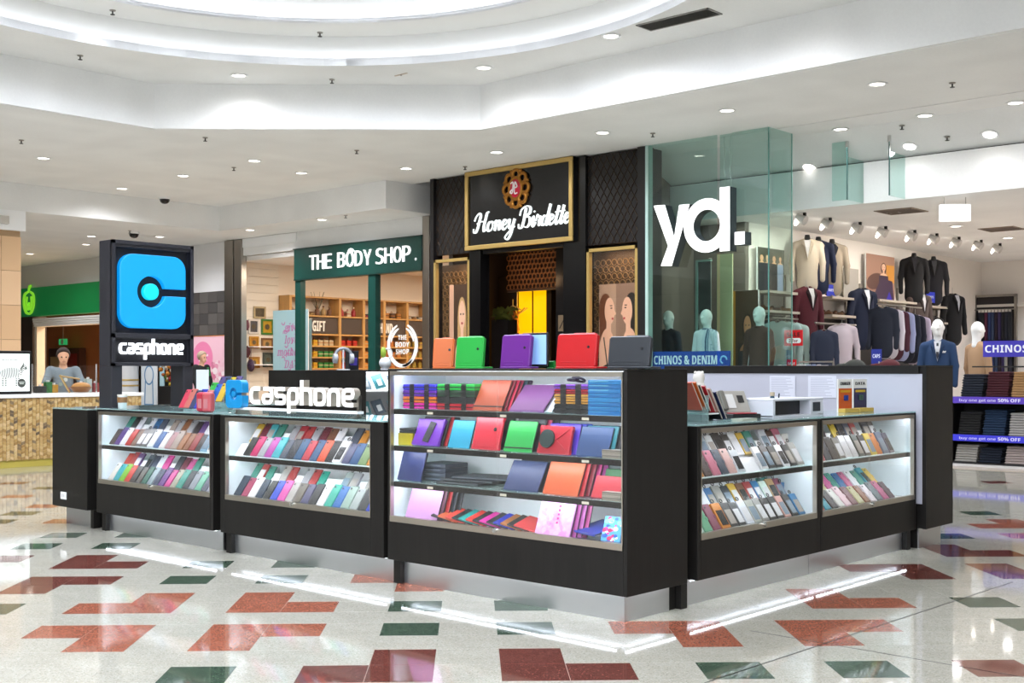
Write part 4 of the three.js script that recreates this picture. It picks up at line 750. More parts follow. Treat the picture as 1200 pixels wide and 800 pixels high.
  // planked wall with framed pictures and small shelves before the shelving
  const pw = thing('wall_panelling', 'cream planked wall panel with small shelves beside the shop banner', 'panel', [XB, 0, 0]);
  for (let k = 0; k < 16; k++) mesh('plank', box(.002, .02, .9 + k * .18, 1.072 + k * .18, zA + .05, -10.42), M('#e8dfd0', .6), pw);
  for (const y of [1.85, 1.45]) mesh('ledge', box(.02, .26, y - .02, y, onX(324, 400, XB)[0], onX(289, 400, XB)[0]), mats.white, pw);
  const PIC = [[297, 359, 311, 373, '#d8c090', '#5a4a2a', 'small gilt framed picture on the planked wall'], [306, 374, 320, 392, '#3f8a2e', '#e0b020', 'yellow and green framed picture on the planked wall'], [291, 374, 303, 391, '#e4ded6', '#5a5a60', 'white framed dark photograph on the planked wall'], [292, 394, 303, 408, '#e0a020', '#d08a18', 'amber box picture above the planked wall ledge'], [306, 396, 320, 410, '#8a5a2a', '#d9a860', 'brown framed picture above the planked wall ledge'], [308, 413, 320, 430, '#44504a', '#6a7a70', 'grey green framed picture on the planked wall'], [292, 418, 304, 431, '#c98a20', '#e8b030', 'lower amber picture on the planked wall']];
  for (const [a, b, c, dd, f, inn, label] of PIC) { const [z0, z1, y0, y1] = rectX(a, b, c, dd, XB + .03); const p = thing('framed_picture', label, 'picture', [XB + .022, y0, (z0 + z1) / 2], Math.PI / 2); const W = Math.abs(z1 - z0), Hh = y1 - y0; mesh('frame', [box(-W / 2, W / 2, 0, .04, 0, .03), box(-W / 2, W / 2, Hh - .04, Hh, 0, .03), box(-W / 2, -W / 2 + .04, .04, Hh - .04, 0, .03), box(W / 2 - .04, W / 2, .04, Hh - .04, 0, .03)], plastic(f), p); mesh('picture', box(-W / 2 + .04, W / 2 - .04, .04, Hh - .04, 0, .012), plastic(inn), p); mesh('motif', (() => { const g = cyl(Math.min(W, Hh) * .2, 0, .003, 0, 0, 10); g.rotateX(Math.PI / 2); g.translate(0, Hh / 2, .0135); return g; })(), plastic('#6a5a3a'), p); }
  // hanging banner in the window
  const bt = painted(256, 512, (g, W, H) => { g.fillStyle = '#a9ccd2'; g.fillRect(0, 0, W, H); g.strokeStyle = '#c76aa8'; g.fillStyle = '#c06aa6'; g.lineWidth = 5; g.textAlign = 'center'; g.font = 'italic bold 46px serif'; ['give', 'love', 'mother\u2019s', 'DAY'].forEach((s, i) => g.fillText(s, W * .52, 90 + i * 52)); for (let i = 0; i < 14; i++) { g.beginPath(); g.arc(W * (.3 + .45 * ((i * 7 % 10) / 10)), 50 + i * 16, 12, i, i + 3); g.stroke(); } g.fillStyle = '#8ab6c4'; g.fillRect(0, 300, W, 90); figure(g, 50, 440, 52, '#6a4a32', '#e3b79a', '#8fb6c0', { long: 1 }); g.fillStyle = '#b95aa2'; g.beginPath(); g.ellipse(190, 390, 66, 72, 0, 0, 7); g.fill(); g.fillStyle = '#8ac43a'; g.fillRect(180, 380, 40, 52); g.fillStyle = '#ffffff'; g.font = 'bold 16px sans-serif'; g.fillText('FREE GIFT', 190, 362); });
  const [x0, x1, y0, y1] = rectZ(320, 363, 361, 441, ZB - .5);
  board('banner_stand', 'pale blue shop banner with pink lettering and a woman\u2019s face', 'banner', x1 - x0, y1 - .005, .02, [(x0 + x1) / 2, .005, ZB - .5], 0, bt);
  const [u0, u1, v0] = rectZ(355, 361, 362, 441, ZB - .55); { const t2 = thing('banner_stand', 'narrow plain blue banner edge behind the green post', 'banner', [(u0 + u1) / 2, .005, ZB - .62]); mesh('cloth', box((u0 - u1) / 2, (u1 - u0) / 2, 0, 2.4, -.01, 0), plastic('#9cc2cc'), t2); mesh('rail', box((u0 - u1) / 2 - .02, (u1 - u0) / 2 + .02, 2.4, 2.43, -.02, .01), mats.steel, t2); }
  // handbags hanging near the window edge
  for (const [px, py, c, l] of [[288, 381, '#8a4a5a', 'plum bag hanging by the cosmetics window edge'], [289, 412, '#7a3038', 'dark red bag hanging lower by the cosmetics window edge'], [294, 428, '#6a4a6a', 'mauve scarf hanging by the cosmetics window edge']]) { const [x, y] = onZ(px, py, ZB - .3), b = thing('hanging_bag', l, 'bag', [x, y, ZB - .3]); mesh('pouch', (() => { const g = new THREE.SphereGeometry(.13, 12, 8); g.scale(.9, 1.1, .5); return g; })(), plastic(c), b); mesh('strap', rod([0, .1, 0], [0, .4, 0], .008, 5), plastic(c), b); }
  // round emblem on the right pane
  const em = thing('window_emblem', 'white ring emblem with three stacked words on the shop window', 'emblem', [0, 0, ZB - .012]), wm = M('#f3f3f0', .5);
  const [cx, cy] = onZ(471, 404, ZB), rx = (onZ(487, 404, ZB)[0] - onZ(454.5, 404, ZB)[0]) / 2, ry = (onZ(471, 379, ZB)[1] - onZ(471, 428, ZB)[1]) / 2;
  const el = (r, a0, a1, w) => { const g = ribbon(arc(0, 0, 1, a0, a1, 30).map(p => [cx + p[0] * rx * r, cy + p[1] * ry * r]), t => w * (.35 + Math.sin(Math.PI * t) * .65), .004); return g; };
  mesh('ring', el(1, Math.PI * .62, Math.PI * 1.75, .09), wm, em); mesh('ring', el(1, -Math.PI * .5, Math.PI * .38, .09), wm, em); mesh('ring', el(.82, Math.PI * .6, Math.PI * .95, .06), wm, em); mesh('ring', el(.82, Math.PI * .06, Math.PI * .4, .06), wm, em);
  ['THE', 'BODY', 'SHOP'].forEach((s, i) => { const W = rx * [.62, 1.0, .95][i], g = lettering(s, ry * .24, .004, W); g.translate(cx - W / 2, cy + ry * (.24 - i * .34), 0); mesh('word', g, wm, em); });
}
// ---------- lingerie shop ----------
{
  const bl = M('#1b191a', .3), satin = M('#0f0e0f', .18), X = px => onZ(px, 300, ZS)[0];
  const xL = X(505), xR = X(757), t = thing('shopfront', 'black panelled shopfront with quilted mesh panels and gold trimmed windows', 'shopfront', [0, 0, ZS]);
  const p1 = X(550), p2 = X(676), q1 = X(687), q2 = X(748), w1 = X(509), w2 = X(551);
  mesh('pillar', box(xL, w1, 0, HC - .01, -.2, .02), bl, t); mesh('pillar', box(w2, X(564), 0, 3.355, -.2, .02), satin, t); mesh('pillar', box(X(661), q1, 0, HC - .01, -.2, .02), satin, t); mesh('pillar', box(q2, xR, 0, HC - .01, -.2, .02), bl, t);
  mesh('fascia', box(p1, X(661), 3.3, HC - .01, -.15, -.04), bl, t);
  const yW = 3.34, yW2 = 3.28;
  // diamond mesh panels
  const lat = (x0, x1, y0, y1, name, m, s = .13, th = .007) => { mesh(name + '_backing', box(x0, x1, y0, y1, -.12, -.05), M('#141213', .4), t); const gs = []; const clip = (cx, cy, dx, dy) => { let ta = -1e9, tb = 1e9; for (const [c, d, lo, hi] of [[cx, dx, x0, x1], [cy, dy, y0, y1]]) { const u = (lo - c) / d, v = (hi - c) / d; ta = Math.max(ta, Math.min(u, v)); tb = Math.min(tb, Math.max(u, v)); } if (tb - ta > .02) gs.push(rod([cx + dx * ta, cy + dy * ta, -.045], [cx + dx * tb, cy + dy * tb, -.045], th, 4)); }; const N = Math.ceil((x1 - x0 + (y1 - y0)) / s) + 2; for (let k = -N; k <= N; k++) { clip((x0 + x1) / 2 + k * s, (y0 + y1) / 2, .62, 1); clip((x0 + x1) / 2 + k * s, (y0 + y1) / 2, -.62, 1); } const o = mesh(name, gs, m, t); o.userData.kind = 'stuff'; };
  const bronze = M('#3d2f22', .35, .7);
  lat(w1, p1, yW, HC - .02, 'diamond_mesh', bronze); lat(q1, q2, yW2, HC - .02, 'diamond_mesh', bronze);
  // windows
  for (const [a, b, y1] of [[w1, w2, yW - .08], [q1 + .02, q2, yW2 - .06]]) {
    const f = mesh('window_frame', [box(a, b, y1 - .05, y1, -.06, .02), box(a, a + .05, .3, y1, -.06, .02), box(b - .05, b, .3, y1, -.06, .02), box(a, b, .25, .3, -.06, .02)], mats.gold, t);
    mesh('pane', box(a + .05, b - .05, .3, y1 - .05, -.02, -.012), mats.glass, f); mesh('stall_riser', box(a, b, 0, .25, -.06, .02), bl, t);
  }
  // gold framed sign
  const s = thing('fascia_sign', 'black sign with gold frame, ornate gold crest and white script lettering', 'sign', [p1, 3.36, ZS + .02]), W = p2 - p1, Hh = 1.33;
  mesh('panel', box(0, W, 0, Hh, -.05, .06), M('#151415', .22), s); const fw = .075;
  mesh('frame', [box(0, W, 0, fw, .06, .1, .01), box(0, W, Hh - fw, Hh, .06, .1, .01), box(0, fw, fw, Hh - fw, .06, .1, .01), box(W - fw, W, fw, Hh - fw, .06, .1, .01)], mats.gold, s);
  const cX = onZ(610, 223, ZS)[0] - p1, cY = .94, cr = mesh('crest', (() => { const gs = []; for (let k = 0; k < 8; k++) { const a = k * Math.PI / 4, g = new THREE.TorusGeometry(.078, .032, 8, 20); g.translate(cX + .2 * Math.cos(a), cY + .23 * Math.sin(a), .09); gs.push(g); const b = new THREE.SphereGeometry(.03, 8, 6); b.translate(cX + .27 * Math.cos(a + .39), cY + .31 * Math.sin(a + .39), .09); gs.push(b); } const r = new THREE.TorusGeometry(.16, .03, 8, 32); r.scale(.85, 1.1, 1); r.translate(cX, cY, .1); gs.push(r); return gs; })(), M('#a8722f', .4, .8), s);
  { const g = new THREE.SphereGeometry(.15, 24, 12); g.scale(.86, 1.12, .25); g.translate(cX, cY, .1); mesh('medallion', g, M('#c01235', .3), cr); const m = ribbon(new THREE.CatmullRomCurve3([[-.07, .08], [-.02, .1], [-.04, -.08], [-.08, -.06], [0, 0], [.07, .02], [.03, .1], [.02, -.09], [.08, -.08]].map(p => new THREE.Vector3(cX + p[0], cY + p[1], 0)), false, 'centripetal').getPoints(40).map(p => [p.x, p.y]), () => .022, .006); m.translate(0, 0, .145); mesh('monogram', m, M('#f5eaea', .4), cr); }
  for (const [str, a, b] of [['Honey', 560, 607], ['Birdette', 612, 671]]) { const x0 = onZ(a, 265, ZS)[0] - p1, x1 = onZ(b, 265, ZS)[0] - p1; for (const g of penWord(str, .168, x1 - x0 - .05, .02)) { g.translate(x0 + .06, .29, .062); mesh('letter', g, M('#f4fafa', .4, 0, { emissive: '#eef6f6', emissiveIntensity: .45 }), s); } }
  // interior
  struct('wall_shop', [box(xL - .2, xR, 0, HC, -15.6, -15.5), box(-8.0, -7.9, 0, HC, -15.5, -10.0), box(-8.0, -6.86, 0, HC, -10.06, -10.0), box(-6.95, -6.86, 0, HC, -10.0, ZS - .21)], M('#1a1512', .6), 'dark walls inside the lingerie shop');
  struct('ceiling', box(xL - .2, -7.9, 3.5, 3.6, -15.5, ZS - .21), M('#1c1714', .6), 'dark ceiling inside the lingerie shop');
  struct('floor', box(xL, -7.9, .001, .004, -15.5, ZS), M('#2a211b', .3), 'dark floor inside the lingerie shop');
  // lattice screen over the inner doorway
  { const Zi = ZS - 1.6, [x0, x1, y0, y1] = rectZ(595, 290, 662, 338, Zi), sc = thing('lattice_screen', 'brown perforated lattice screen hanging over the shop entrance', 'screen', [0, 0, Zi]); const m = M('#8a5a32', .5, .3); mesh('frame', [box(x0, x1, y0 - .04, y0, -.03, .03), box(x0, x1, 3.47, 3.5, -.03, .03)], M('#3a2414', .5), sc); const gs = [], s2 = .09; for (let y = y0; y < 3.46; y += s2) for (let x = x0 + ((Math.round((y - y0) / s2) % 2) ? s2 / 2 : 0); x < x1 - .03; x += s2) { const g = new THREE.TorusGeometry(.045, .01, 4, 8); g.scale(1, 1.05, 1); g.translate(x + .02, y + .045, 0); gs.push(g); } const o = mesh('lattice', gs, m, sc); o.userData.kind = 'stuff'; mesh('backing', box(x0, x1, y0, 3.46, -.04, -.03), M('#2a1a10', .6), sc); area([(x0 + x1) / 2, 2.9, Zi + .7], [0, .5, -.8], 1.2, .2, 4, 0xffc890); }
  // yellow lit niche
  { const Zi = ZS - 1.9, [x0, x1, y0, y1] = rectZ(608, 338, 641, 440, Zi), n = thing('lit_cabinet', 'glowing yellow lit cabinet at the back of the lingerie shop', 'cabinet', [0, 0, Zi]); const ye = M('#f2b400', .5, 0, { emissive: '#ffb400', emissiveIntensity: .85 }); const xm = x0 + (x1 - x0) * .5; mesh('panel', box(x0, xm - .015, .6, y1, -.04, 0), ye, n); mesh('panel', box(xm + .015, x1, .6, y1, -.04, 0), ye, n); mesh('frame', [box(x0 - .5, x0, .3, y1 + .25, -.06, .02), box(x1, x1 + .12, .3, y1 + .25, -.06, .02), box(x0, x1, y1, y1 + .25, -.06, .02), box(xm - .015, xm + .015, .6, y1, -.03, .005)], M('#2a1c08', .4), n); area([(x0 + x1) / 2, 2, Zi + .03], [0, 0, 1], x1 - x0, 1.6, 2.2, 0xffc040);
    const b = thing('hanging_corset', 'orange corset hanging in front of the yellow cabinet', 'corset', [onZ(601, 380, Zi + .25)[0], onZ(601, 390, Zi + .25)[1], Zi + .25]); mesh('bodice', lathe([[.0, 0], [.1, 0], [.13, .06], [.1, .2], [.12, .36], [.14, .4], [0, .38]], 14), plastic('#c8741a'), b); mesh('hanger', [rod([-.2, .42, 0], [0, .5, 0], .012), rod([.2, .42, 0], [0, .5, 0], .012), rod([0, .5, 0], [0, .62, 0], .008)], mats.gold, b);
    const c = thing('pendant_lamp', 'small ornate brass pendant hanging before the yellow cabinet', 'lamp', [onZ(606, 350, Zi + .22)[0], 2.45, Zi + .22]); mesh('arms', (() => { const gs = []; for (let k = 0; k < 6; k++) { const a = k * Math.PI / 3; gs.push(rod([0, -.12, 0], [.2 * Math.cos(a), .02, .2 * Math.sin(a)], .012, 5)); } return gs; })(), mats.gold, c); mesh('stem', rod([0, -.12, 0], [0, 1.05, 0], .012), mats.gold, c); }
  { const Zi = ZS - 1.2, [x0, x1, y0, y1] = rectZ(654, 369, 663, 388, Zi); const w = thing('wall_plaque', 'small cream plaque beside the lingerie shop entrance', 'plaque', [(x0 + x1) / 2, y0, Zi]); mesh('plate', box((x0 - x1) / 2, (x1 - x0) / 2, 0, y1 - y0, -.03, 0), plastic('#b59a78'), w); mesh('stroke', rod([-.05, .05, .004], [.06, (y1 - y0) * .8, .004], .008), plastic('#3a2a20'), w); const pl = thing('side_wall', 'black inner pier behind the shop entrance', 'pier', [0, 0, Zi - .03]); mesh('face', box(x0 - .08, x1 + .2, .004, 3.5, -.3, -.005), bl, pl); }
  { const Zi = ZS - .7, [x, y] = onZ(573, 364, Zi), pl = thing('hedge_planter', 'dim green hedge planter inside the lingerie shop', 'planter', [x, 0, Zi - .4]); mesh('trough', box(-.2, .2, .004, y - .15, -.12, .12), bl, pl); const gs = []; for (let k = 0; k < 120; k++) { const g = new THREE.TetrahedronGeometry(rr(.03, .06)); g.translate(rr(-.19, .19), y - .15 + rr(-.02, .22), rr(-.12, .12)); gs.push(g); } const o = mesh('foliage', gs, M('#5a5a14', .7), pl); o.userData.kind = 'stuff'; }
  // posters in the windows
  const two = painted(256, 512, (g, W, H) => { g.fillStyle = '#8a6a54'; g.fillRect(0, 0, W, H); g.fillStyle = '#a8866c'; g.fillRect(0, 0, W * .45, H); g.fillStyle = '#2e1d14'; g.fillRect(0, H * .75, W, H * .25);
    const body = (x, dir, hair) => { g.fillStyle = hair; g.beginPath(); g.ellipse(x - dir * 22, 92, 46, 60, 0, 0, 7); g.fill(); g.fillRect(x - dir * 22 - 40, 95, 62, 120); g.fillStyle = '#e2ae8e'; g.beginPath(); g.ellipse(x + dir * 6, 92, 34, 46, 0, 0, 7); g.fill(); g.beginPath(); g.moveTo(x + dir * 36, 84); g.lineTo(x + dir * 50, 102); g.lineTo(x + dir * 34, 110); g.fill(); g.fillStyle = '#b0302f'; g.fillRect(x + dir * 26 - 6, 114, 12, 7); g.fillStyle = '#e2ae8e'; g.fillRect(x - 16, 120, 32, 60); g.beginPath(); g.ellipse(x - dir * 10, 260, 60, 110, 0, 0, 7); g.fill(); g.fillRect(x - dir * 10 - 58, 240, 116, 272); g.fillStyle = '#15110f'; g.lineWidth = 7; g.strokeStyle = '#15110f'; g.beginPath(); g.moveTo(x - 34, 180); g.lineTo(x - 8, 280); g.moveTo(x + 30, 180); g.lineTo(x + 12, 280); g.stroke(); g.beginPath(); g.ellipse(x - dir * 4, 300, 50, 28, 0, 0, 7); g.fill(); g.fillRect(x - dir * 10 - 52, 330, 104, 26); };
    body(66, 1, '#6a3c22'); body(196, -1, '#1e120c'); g.fillStyle = '#2a1a14'; for (const [x, d] of [[66, 1], [196, -1]]) { g.fillRect(x + d * 18 - 6, 80, 12, 4); g.fillRect(x + d * 16 - 8, 72, 16, 3); } });
  let [x0, x1, y0, y1] = rectZ(702, 332, 747, 440, ZS - .25); board('window_poster', 'poster of two women in black lingerie facing each other', 'poster', x1 - x0, y1 - .31, .03, [(x0 + x1) / 2, .31, ZS - .25], 0, two, bl);
  const one = painted(256, 512, (g, W, H) => { g.fillStyle = '#4a3424'; g.fillRect(0, 0, W, H); g.fillStyle = '#e6b698'; g.fillRect(6, 0, 54, 300); figure(g, 160, 110, 84, '#c9a06a', '#eec0a2', '#e6b698', { long: 1 }); figure(g, 120, 330, 66, '#8a5a36', '#e3ad8e', '#1c1512', { long: 1, cut: 2.2 }); });
  [x0, x1, y0, y1] = rectZ(526, 333, 551, 440, ZS - .25); board('window_poster', 'poster of two blonde women behind the narrow window', 'poster', x1 - x0, y1 - .31, .03, [(x0 + x1) / 2, .31, ZS - .25], 0, one, bl);
  // patterned inner screens behind the windows
  for (const [a, b, y1, l] of [[w1 + .05, w2 - .02, 3.2, 'bronze patterned screen behind the narrow lingerie window'], [q1 + .05, q2 - .02, 3.2, 'bronze patterned screen behind the poster of two women']]) { const sc = thing('window_screen', l, 'screen', [0, 0, ZS - .41]); mesh('sheet', box(a - (a > -9 ? .35 : .3), b - .02, .003, y1, -.02, 0), M('#5a4128', .5, .3), sc); const gs = []; for (let y = .5; y < y1 - .1; y += .11) for (let x = a - .25; x < b - .12; x += .11) { const g = new THREE.TorusGeometry(.05, .009, 4, 8); g.translate(x + (Math.round(y / .11) % 2) * .055, y, .005); gs.push(g); } const o = mesh('lattice', gs, M('#a07a4a', .4, .5), sc); o.userData.kind = 'stuff'; area([(a + b) / 2, 3.15, ZS - .14], [0, -.9, -.4], b - a, .1, 9, 0xffe0b8, [0, 0, 1]); }
}
// ---------- garments and figures ----------
const headGeo = sdfGeo((x, y, z) => {
  let d = Math.hypot(x / .078, (y - .155) / .125, (z - .005) / .098) - 1; d *= .08;
  d = smin(d, cap(x, y, z, [0, .085, .03], [0, .06, .055], .05, .035), .04);      // jaw
  d = smin(d, cap(x, y, z, [0, .165, .09], [0, .135, .112], .012, .017), .02);    // nose
  d = smin(d, cap(x, y, z, [0, .06, -.01], [0, -.09, -.02], .055, .06), .04);     // neck
  for (const s of [-1, 1]) { d = smin(d, Math.hypot((x - s * .078) / .4, y - .145, z + .01) - .03, .012); d = Math.max(d, -(Math.hypot(x - s * .032, y - .165, z - .1) - .014)); }
  return d;
}, [-.13, -.16, -.14], [.13, .31, .16], 40);
// jacket or shirt on a body: torso, sloping shoulders, sleeves; open neck at the top
const wear = (arm, len, thin = 1) => sdfGeo((x, y, z) => {
  let d = cap(x, y, z, [0, .2, 0], [0, .42, 0], .165, .185, .62 * thin);
  d = smin(d, cap(x, y, z, [0, .42 - len, 0], [0, .3, 0], .175, .16, .64 * thin), .06);
  for (const s of [-1, 1]) { d = smin(d, cap(x, y, z, [s * .05, .6, -.01], [s * .18, .545, 0], .055, .062, thin), .07); d = smin(d, cap(x, y, z, [s * .205, .53, 0], [s * (.205 + arm), .24, 0], .062, .052, thin), .035); d = smin(d, cap(x, y, z, [s * (.205 + arm), .24, 0], [s * (.2 + arm), -.05, .04], .05, .042, thin), .02); }
  d = Math.max(d, (.44 - len - .17) - y); d = Math.max(d, -(Math.hypot(x, (y - .66), z - .01) - .055));
  return d;
}, [-.38, -.42, -.2], [.38, .72, .2], 52);
const jacketGeo = wear(.05, .55), shirtGeo = wear(.06, .45), thinGeo = wear(.03, .5, .45);
const frontAt = (x, y) => .105 * Math.sqrt(Math.max(.05, 1 - (x / .2) ** 2)) * (y > .5 ? .86 : 1);
function strip(pts, off = .012, n = 8) {   // a flat piece that follows the chest
  const s = shapeOf(pts), g = new THREE.ShapeGeometry(s), e = extrude(s, .006); const p = e.attributes.position; for (let i = 0; i < p.count; i++) { const z = p.getZ(i); p.setZ(i, frontAt(p.getX(i), p.getY(i)) + off + z + .006 - Math.max(0, p.getY(i) - .5) * .25); } e.computeVertexNormals(); return e;
}
const vShirt = strip([[-.055, .62], [.055, .62], [.035, .5], [.0, .3], [-.035, .5]], .012), lapelL = strip([[-.055, .62], [-.1, .56], [-.085, .5], [-.005, .28], [0, .3], [-.035, .5]], .019), lapelR = strip([[.055, .62], [.1, .56], [.085, .5], [.005, .28], [0, .3], [.035, .5]], .019), tieGeo = strip([[-.014, .59], [.014, .59], [.02, .4], [0, .34], [-.02, .4]], .022), pocket = strip([[.07, .44], [.115, .44], [.125, .47], [.095, .465], [.08, .475]], .018);
const clothMats = {}; const CL = c => clothMats[c] ??= cloth(c);
function garment(name, label, category, col, o = {}) {
  const t = thing(name, label, category, [0, 0, 0], 0, o.group);
  mesh(o.shirt ? 'shirt' : 'jacket', o.thin ? thinGeo : o.shirt ? shirtGeo : jacketGeo, CL(col), t);
  if (o.inner) mesh('shirt_front', vShirt, CL(o.inner), t);
  if (o.lapel) { mesh('lapel', lapelL, CL(o.lapel), t); mesh('lapel', lapelR, CL(o.lapel), t); }
  if (o.tie) mesh('tie', tieGeo, CL(o.tie), t);
  if (o.square) mesh('pocket_square', pocket, CL(o.square), t);
  if (o.collar) mesh('collar', (() => { const g = new THREE.TorusGeometry(.062, .016, 6, 16); g.rotateX(1.35); g.translate(0, .62, -.005); return g; })(), CL(o.collar), t);
  if (o.hanger) mesh('hanger', [rod([-.16, .58, -.02], [0, .66, -.02], .007, 5), rod([.16, .58, -.02], [0, .66, -.02], .007, 5), rod([0, .66, -.02], [0, .76, -.02], .004, 5)], mats.steel, t);
  if (o.neckCap) mesh('neck_cap', lathe([[0, .72], [.04, .715], [.052, .66], [.056, .6], [0, .6]], 14), plastic('#17181b'), t);
  if (o.head) mesh('head', (() => { const g = headGeo.clone(); g.scale(1.14, 1, 1.12); g.translate(0, .68, -.01); return g; })(), o.head, t);
  if (o.legs) { for (const s of [-1, 1]) mesh('trouser_leg', (() => { const g = new THREE.CylinderGeometry(.095, .07, o.legs, 14); g.scale(1, 1, .9); g.translate(s * .095, -.2 - o.legs / 2, 0); return g; })(), CL(o.legCol ?? '#20242e'), t); mesh('base_plate', cyl(.2, -.2 - o.legs - .02, -.2 - o.legs, 0, 0, 24), mats.steel, t); }
  return t;
}
// ---------- menswear shop ----------
const XW = -6.5, HY1 = 3.75;
{
  const wallM = M('#efe9e2', .75);
  struct('wall_shop', box(XW - .2, XW, 0, 4.4, -22, -12.01), wallM, 'long white side wall of the menswear shop');
  struct('wall_shop', box(XW, 10, 0, HY1, -22.2, -22), wallM, 'white rear wall of the menswear shop');
  struct('ceiling', box(XW, 12.7, HY1, HY1 + .1, -22, -11.262), mats.paint, 'lower white ceiling inside the menswear shop');
  struct('wall_fascia', box(XW - 1.1, 12.7, HY1 - .002, 4.34, -11.26, -11.2), mats.paint, 'white fascia inside the menswear shop entrance');
  struct('ceiling', [plate([[XW - 1.1, -9.78], [12.7, -9.78], [12.7, -10.42], [XW - 1.1, -10.42]], HC, HC + .1)], mats.paint, 'white ceiling strip just inside the menswear entrance');
  { const g = box(XW - 1.1, 12.7, 0, .08, -.9, 0); g.rotateX(-Math.atan2(.34, .83)); g.translate(0, HC, -10.42); struct('ceiling', g, mats.paint, 'sloping white ceiling behind the menswear entrance'); }
  struct('trim_slot', box(XW, 12.7, HC + .03, HC + .1, -9.8, -9.7), mats.blackDeep, 'thin dark track slot in the ceiling over the menswear entrance');
  struct('floor', box(XW, 12.6, .001, .003, -22, -10.9), M('#cdbfae', .18), 'pale floor inside the menswear shop');
  const slope = (px, py) => { let h = 4.5, x, z; for (let k = 0; k < 30; k++) { [x, z] = onY(px, py, h); const hh = HC - Math.max(0, -10.42 - z) * (.34 / .83); h += (hh - h) * .5; } return [x, z, h]; };
  for (const p of [[985, 151], [1084, 135], [1190, 120]]) { const [x, z] = onY(...p, HC); downlightAt(x, z, HC, 'round downlight in the flat ceiling at the menswear entrance', 'downlights at the menswear entrance', .35); }
  for (const p of [[948, 195], [1066, 171], [1160, 157]]) { const [x, z, h] = slope(...p); const d = downlightAt(x, z, h - .004, 'round downlight in the sloping ceiling of the menswear shop', 'downlights in the sloping ceiling', p[0] < 1000 ? .012 : .1); d.rotation.x = -.39; }
  for (const p of [[1057, 147], [1110, 160]]) { const [x, z, h] = slope(...p); const t = dup(scene.getObjectByName('sprinkler_head'), 'small grey sprinkler head near the menswear entrance ceiling', 'sprinklers at the menswear entrance'); t.position.set(x, h, z); }
  for (const [x, z] of [[-4.2, -12.4], [-4.2, -14.8], [-4.2, -17.2], [-4.2, -19.8], [-1.6, -13.2], [-1.6, -16], [-1.6, -19], [1.4, -12.6], [1.4, -15.5], [4.5, -13], [4.5, -16], [8, -13.5]]) downlightAt(x, z, HY1, 'added round downlight in the flat ceiling deep inside the menswear shop', 'downlights added deep inside the menswear shop', 1.5);  // lamps added to light the shop interior and its wall
  // spotlights along the wall
  for (const p of [[943, 249], [973, 255], [1008, 260], [1038, 265], [1072, 269.5], [1098, 273.5], [1124, 277.5], [1150, 281], [1172, 285]]) { const [x, z] = onY(...p, HY1), t = thing('spotlight', 'small track spotlight aimed at the menswear wall', 'light', [x, HY1, z], 0, 'track spotlights of the menswear shop'); mesh('bracket', box(-.02, .02, -.06, -.0005, -.02, .02), mats.darkMetal, t); const g = new THREE.CylinderGeometry(.055, .075, .16, 14); g.rotateZ(1.1); g.translate(-.06, -.09, 0); mesh('can', g, M('#c9c6c2', .4), t); const l = new THREE.CylinderGeometry(.066, .066, .006, 14); l.rotateZ(1.1); l.translate(-.138, -.128, 0); mesh('lens', l, mats.lens, t); const sp = new THREE.SpotLight(0xfff6ea, 3, 0, .75, .8, 2); sp.position.set(-.16, -.14, 0); sp.target.position.set(-1.6, -.9, 0); sp.castShadow = true; t.add(sp, sp.target); }
  { const [x, z] = onY(1119, 231, HY1), t = thing('exit_sign', 'white lit box sign hanging from the menswear ceiling', 'sign', [x, HY1, z], .7); mesh('rod', [rod([-.15, -.1, 0], [-.15, 0, 0], .006), rod([.15, -.1, 0], [.15, 0, 0], .006)], mats.steel, t); mesh('light_box', box(-.21, .21, -.34, -.1, -.04, .04, .01), M('#ffffff', .4, 0, { emissive: '#ffffff', emissiveIntensity: .6 }), t); }
  for (const [a, b, c, d] of [[1030, 244, 1082, 250], [1152, 266, 1196, 270]]) { const p = onY((a + c) / 2, (b + d) / 2, HY1), t = thing('ceiling_grille', a < 1100 ? 'flat brown air grille near the exit sign' : 'flat brown air grille deeper in the shop', 'vent', [p[0], HY1, p[1]]); mesh('frame', box(-.3, .3, -.012, -.0005, -.3, .3), M('#8a7a6c', .6), t); for (let k = 0; k < 6; k++) mesh('slat', box(-.27, .27, -.018, -.012, -.25 + k * .09, -.21 + k * .09), M('#6e6056', .6), t); }
  // hanging clear glass fins above the entrance
  for (const [a, m, b, label] of [[975, 993, 1016, 'hanging corner of tinted glass above the menswear entrance'], [1042, 1042.5, 1063, 'single hanging tinted glass fin above the menswear entrance']]) {
    const Zc = -10.68, [xm] = onZ(m, 200, Zc), [zb] = onX(b, 200, xm), [xl] = onZ(a, 200, Zc), t = thing('glass_fin', label, 'glass panel', [xm, HY1, Zc]), tp = HC - .29 * .41 - HY1;
    if (xm - xl > .1) mesh('pane', box(xl - xm, 0, .0, tp, -.012, 0), mats.glassGreen, t); mesh('pane', box(-.012, 0, 0, 4.36 - HY1, Math.max(zb - Zc, -.5), -.012), mats.glassGreen, t); mesh('clamp', [box(-.03, .01, tp - .09, tp, -.03, .005)], mats.chrome, t); mesh('edge', [box(-.014, .002, 0, tp, -.014, .002)], M('#3d5f5c', .2), t);
  }
  // tinted glass corner of the shopfront
  const X = px => onZ(px, 300, ZS)[0], w = thing('shop_window', 'green tinted frameless glass corner of the menswear shop', 'shop window', [0, 0, ZS]), xa = X(757), xb = X(901);
  mesh('pane', box(xa + .05, X(840), .02, HC - .005, -.012, 0), mats.glassGreen, w); mesh('pane', box(X(858), xb, .02, HC - .005, -.012, 0), mats.glassGreen, w); mesh('pane', box(X(842), X(856), .02, HC - .005, -.05, -.038), mats.glassGreen, w);
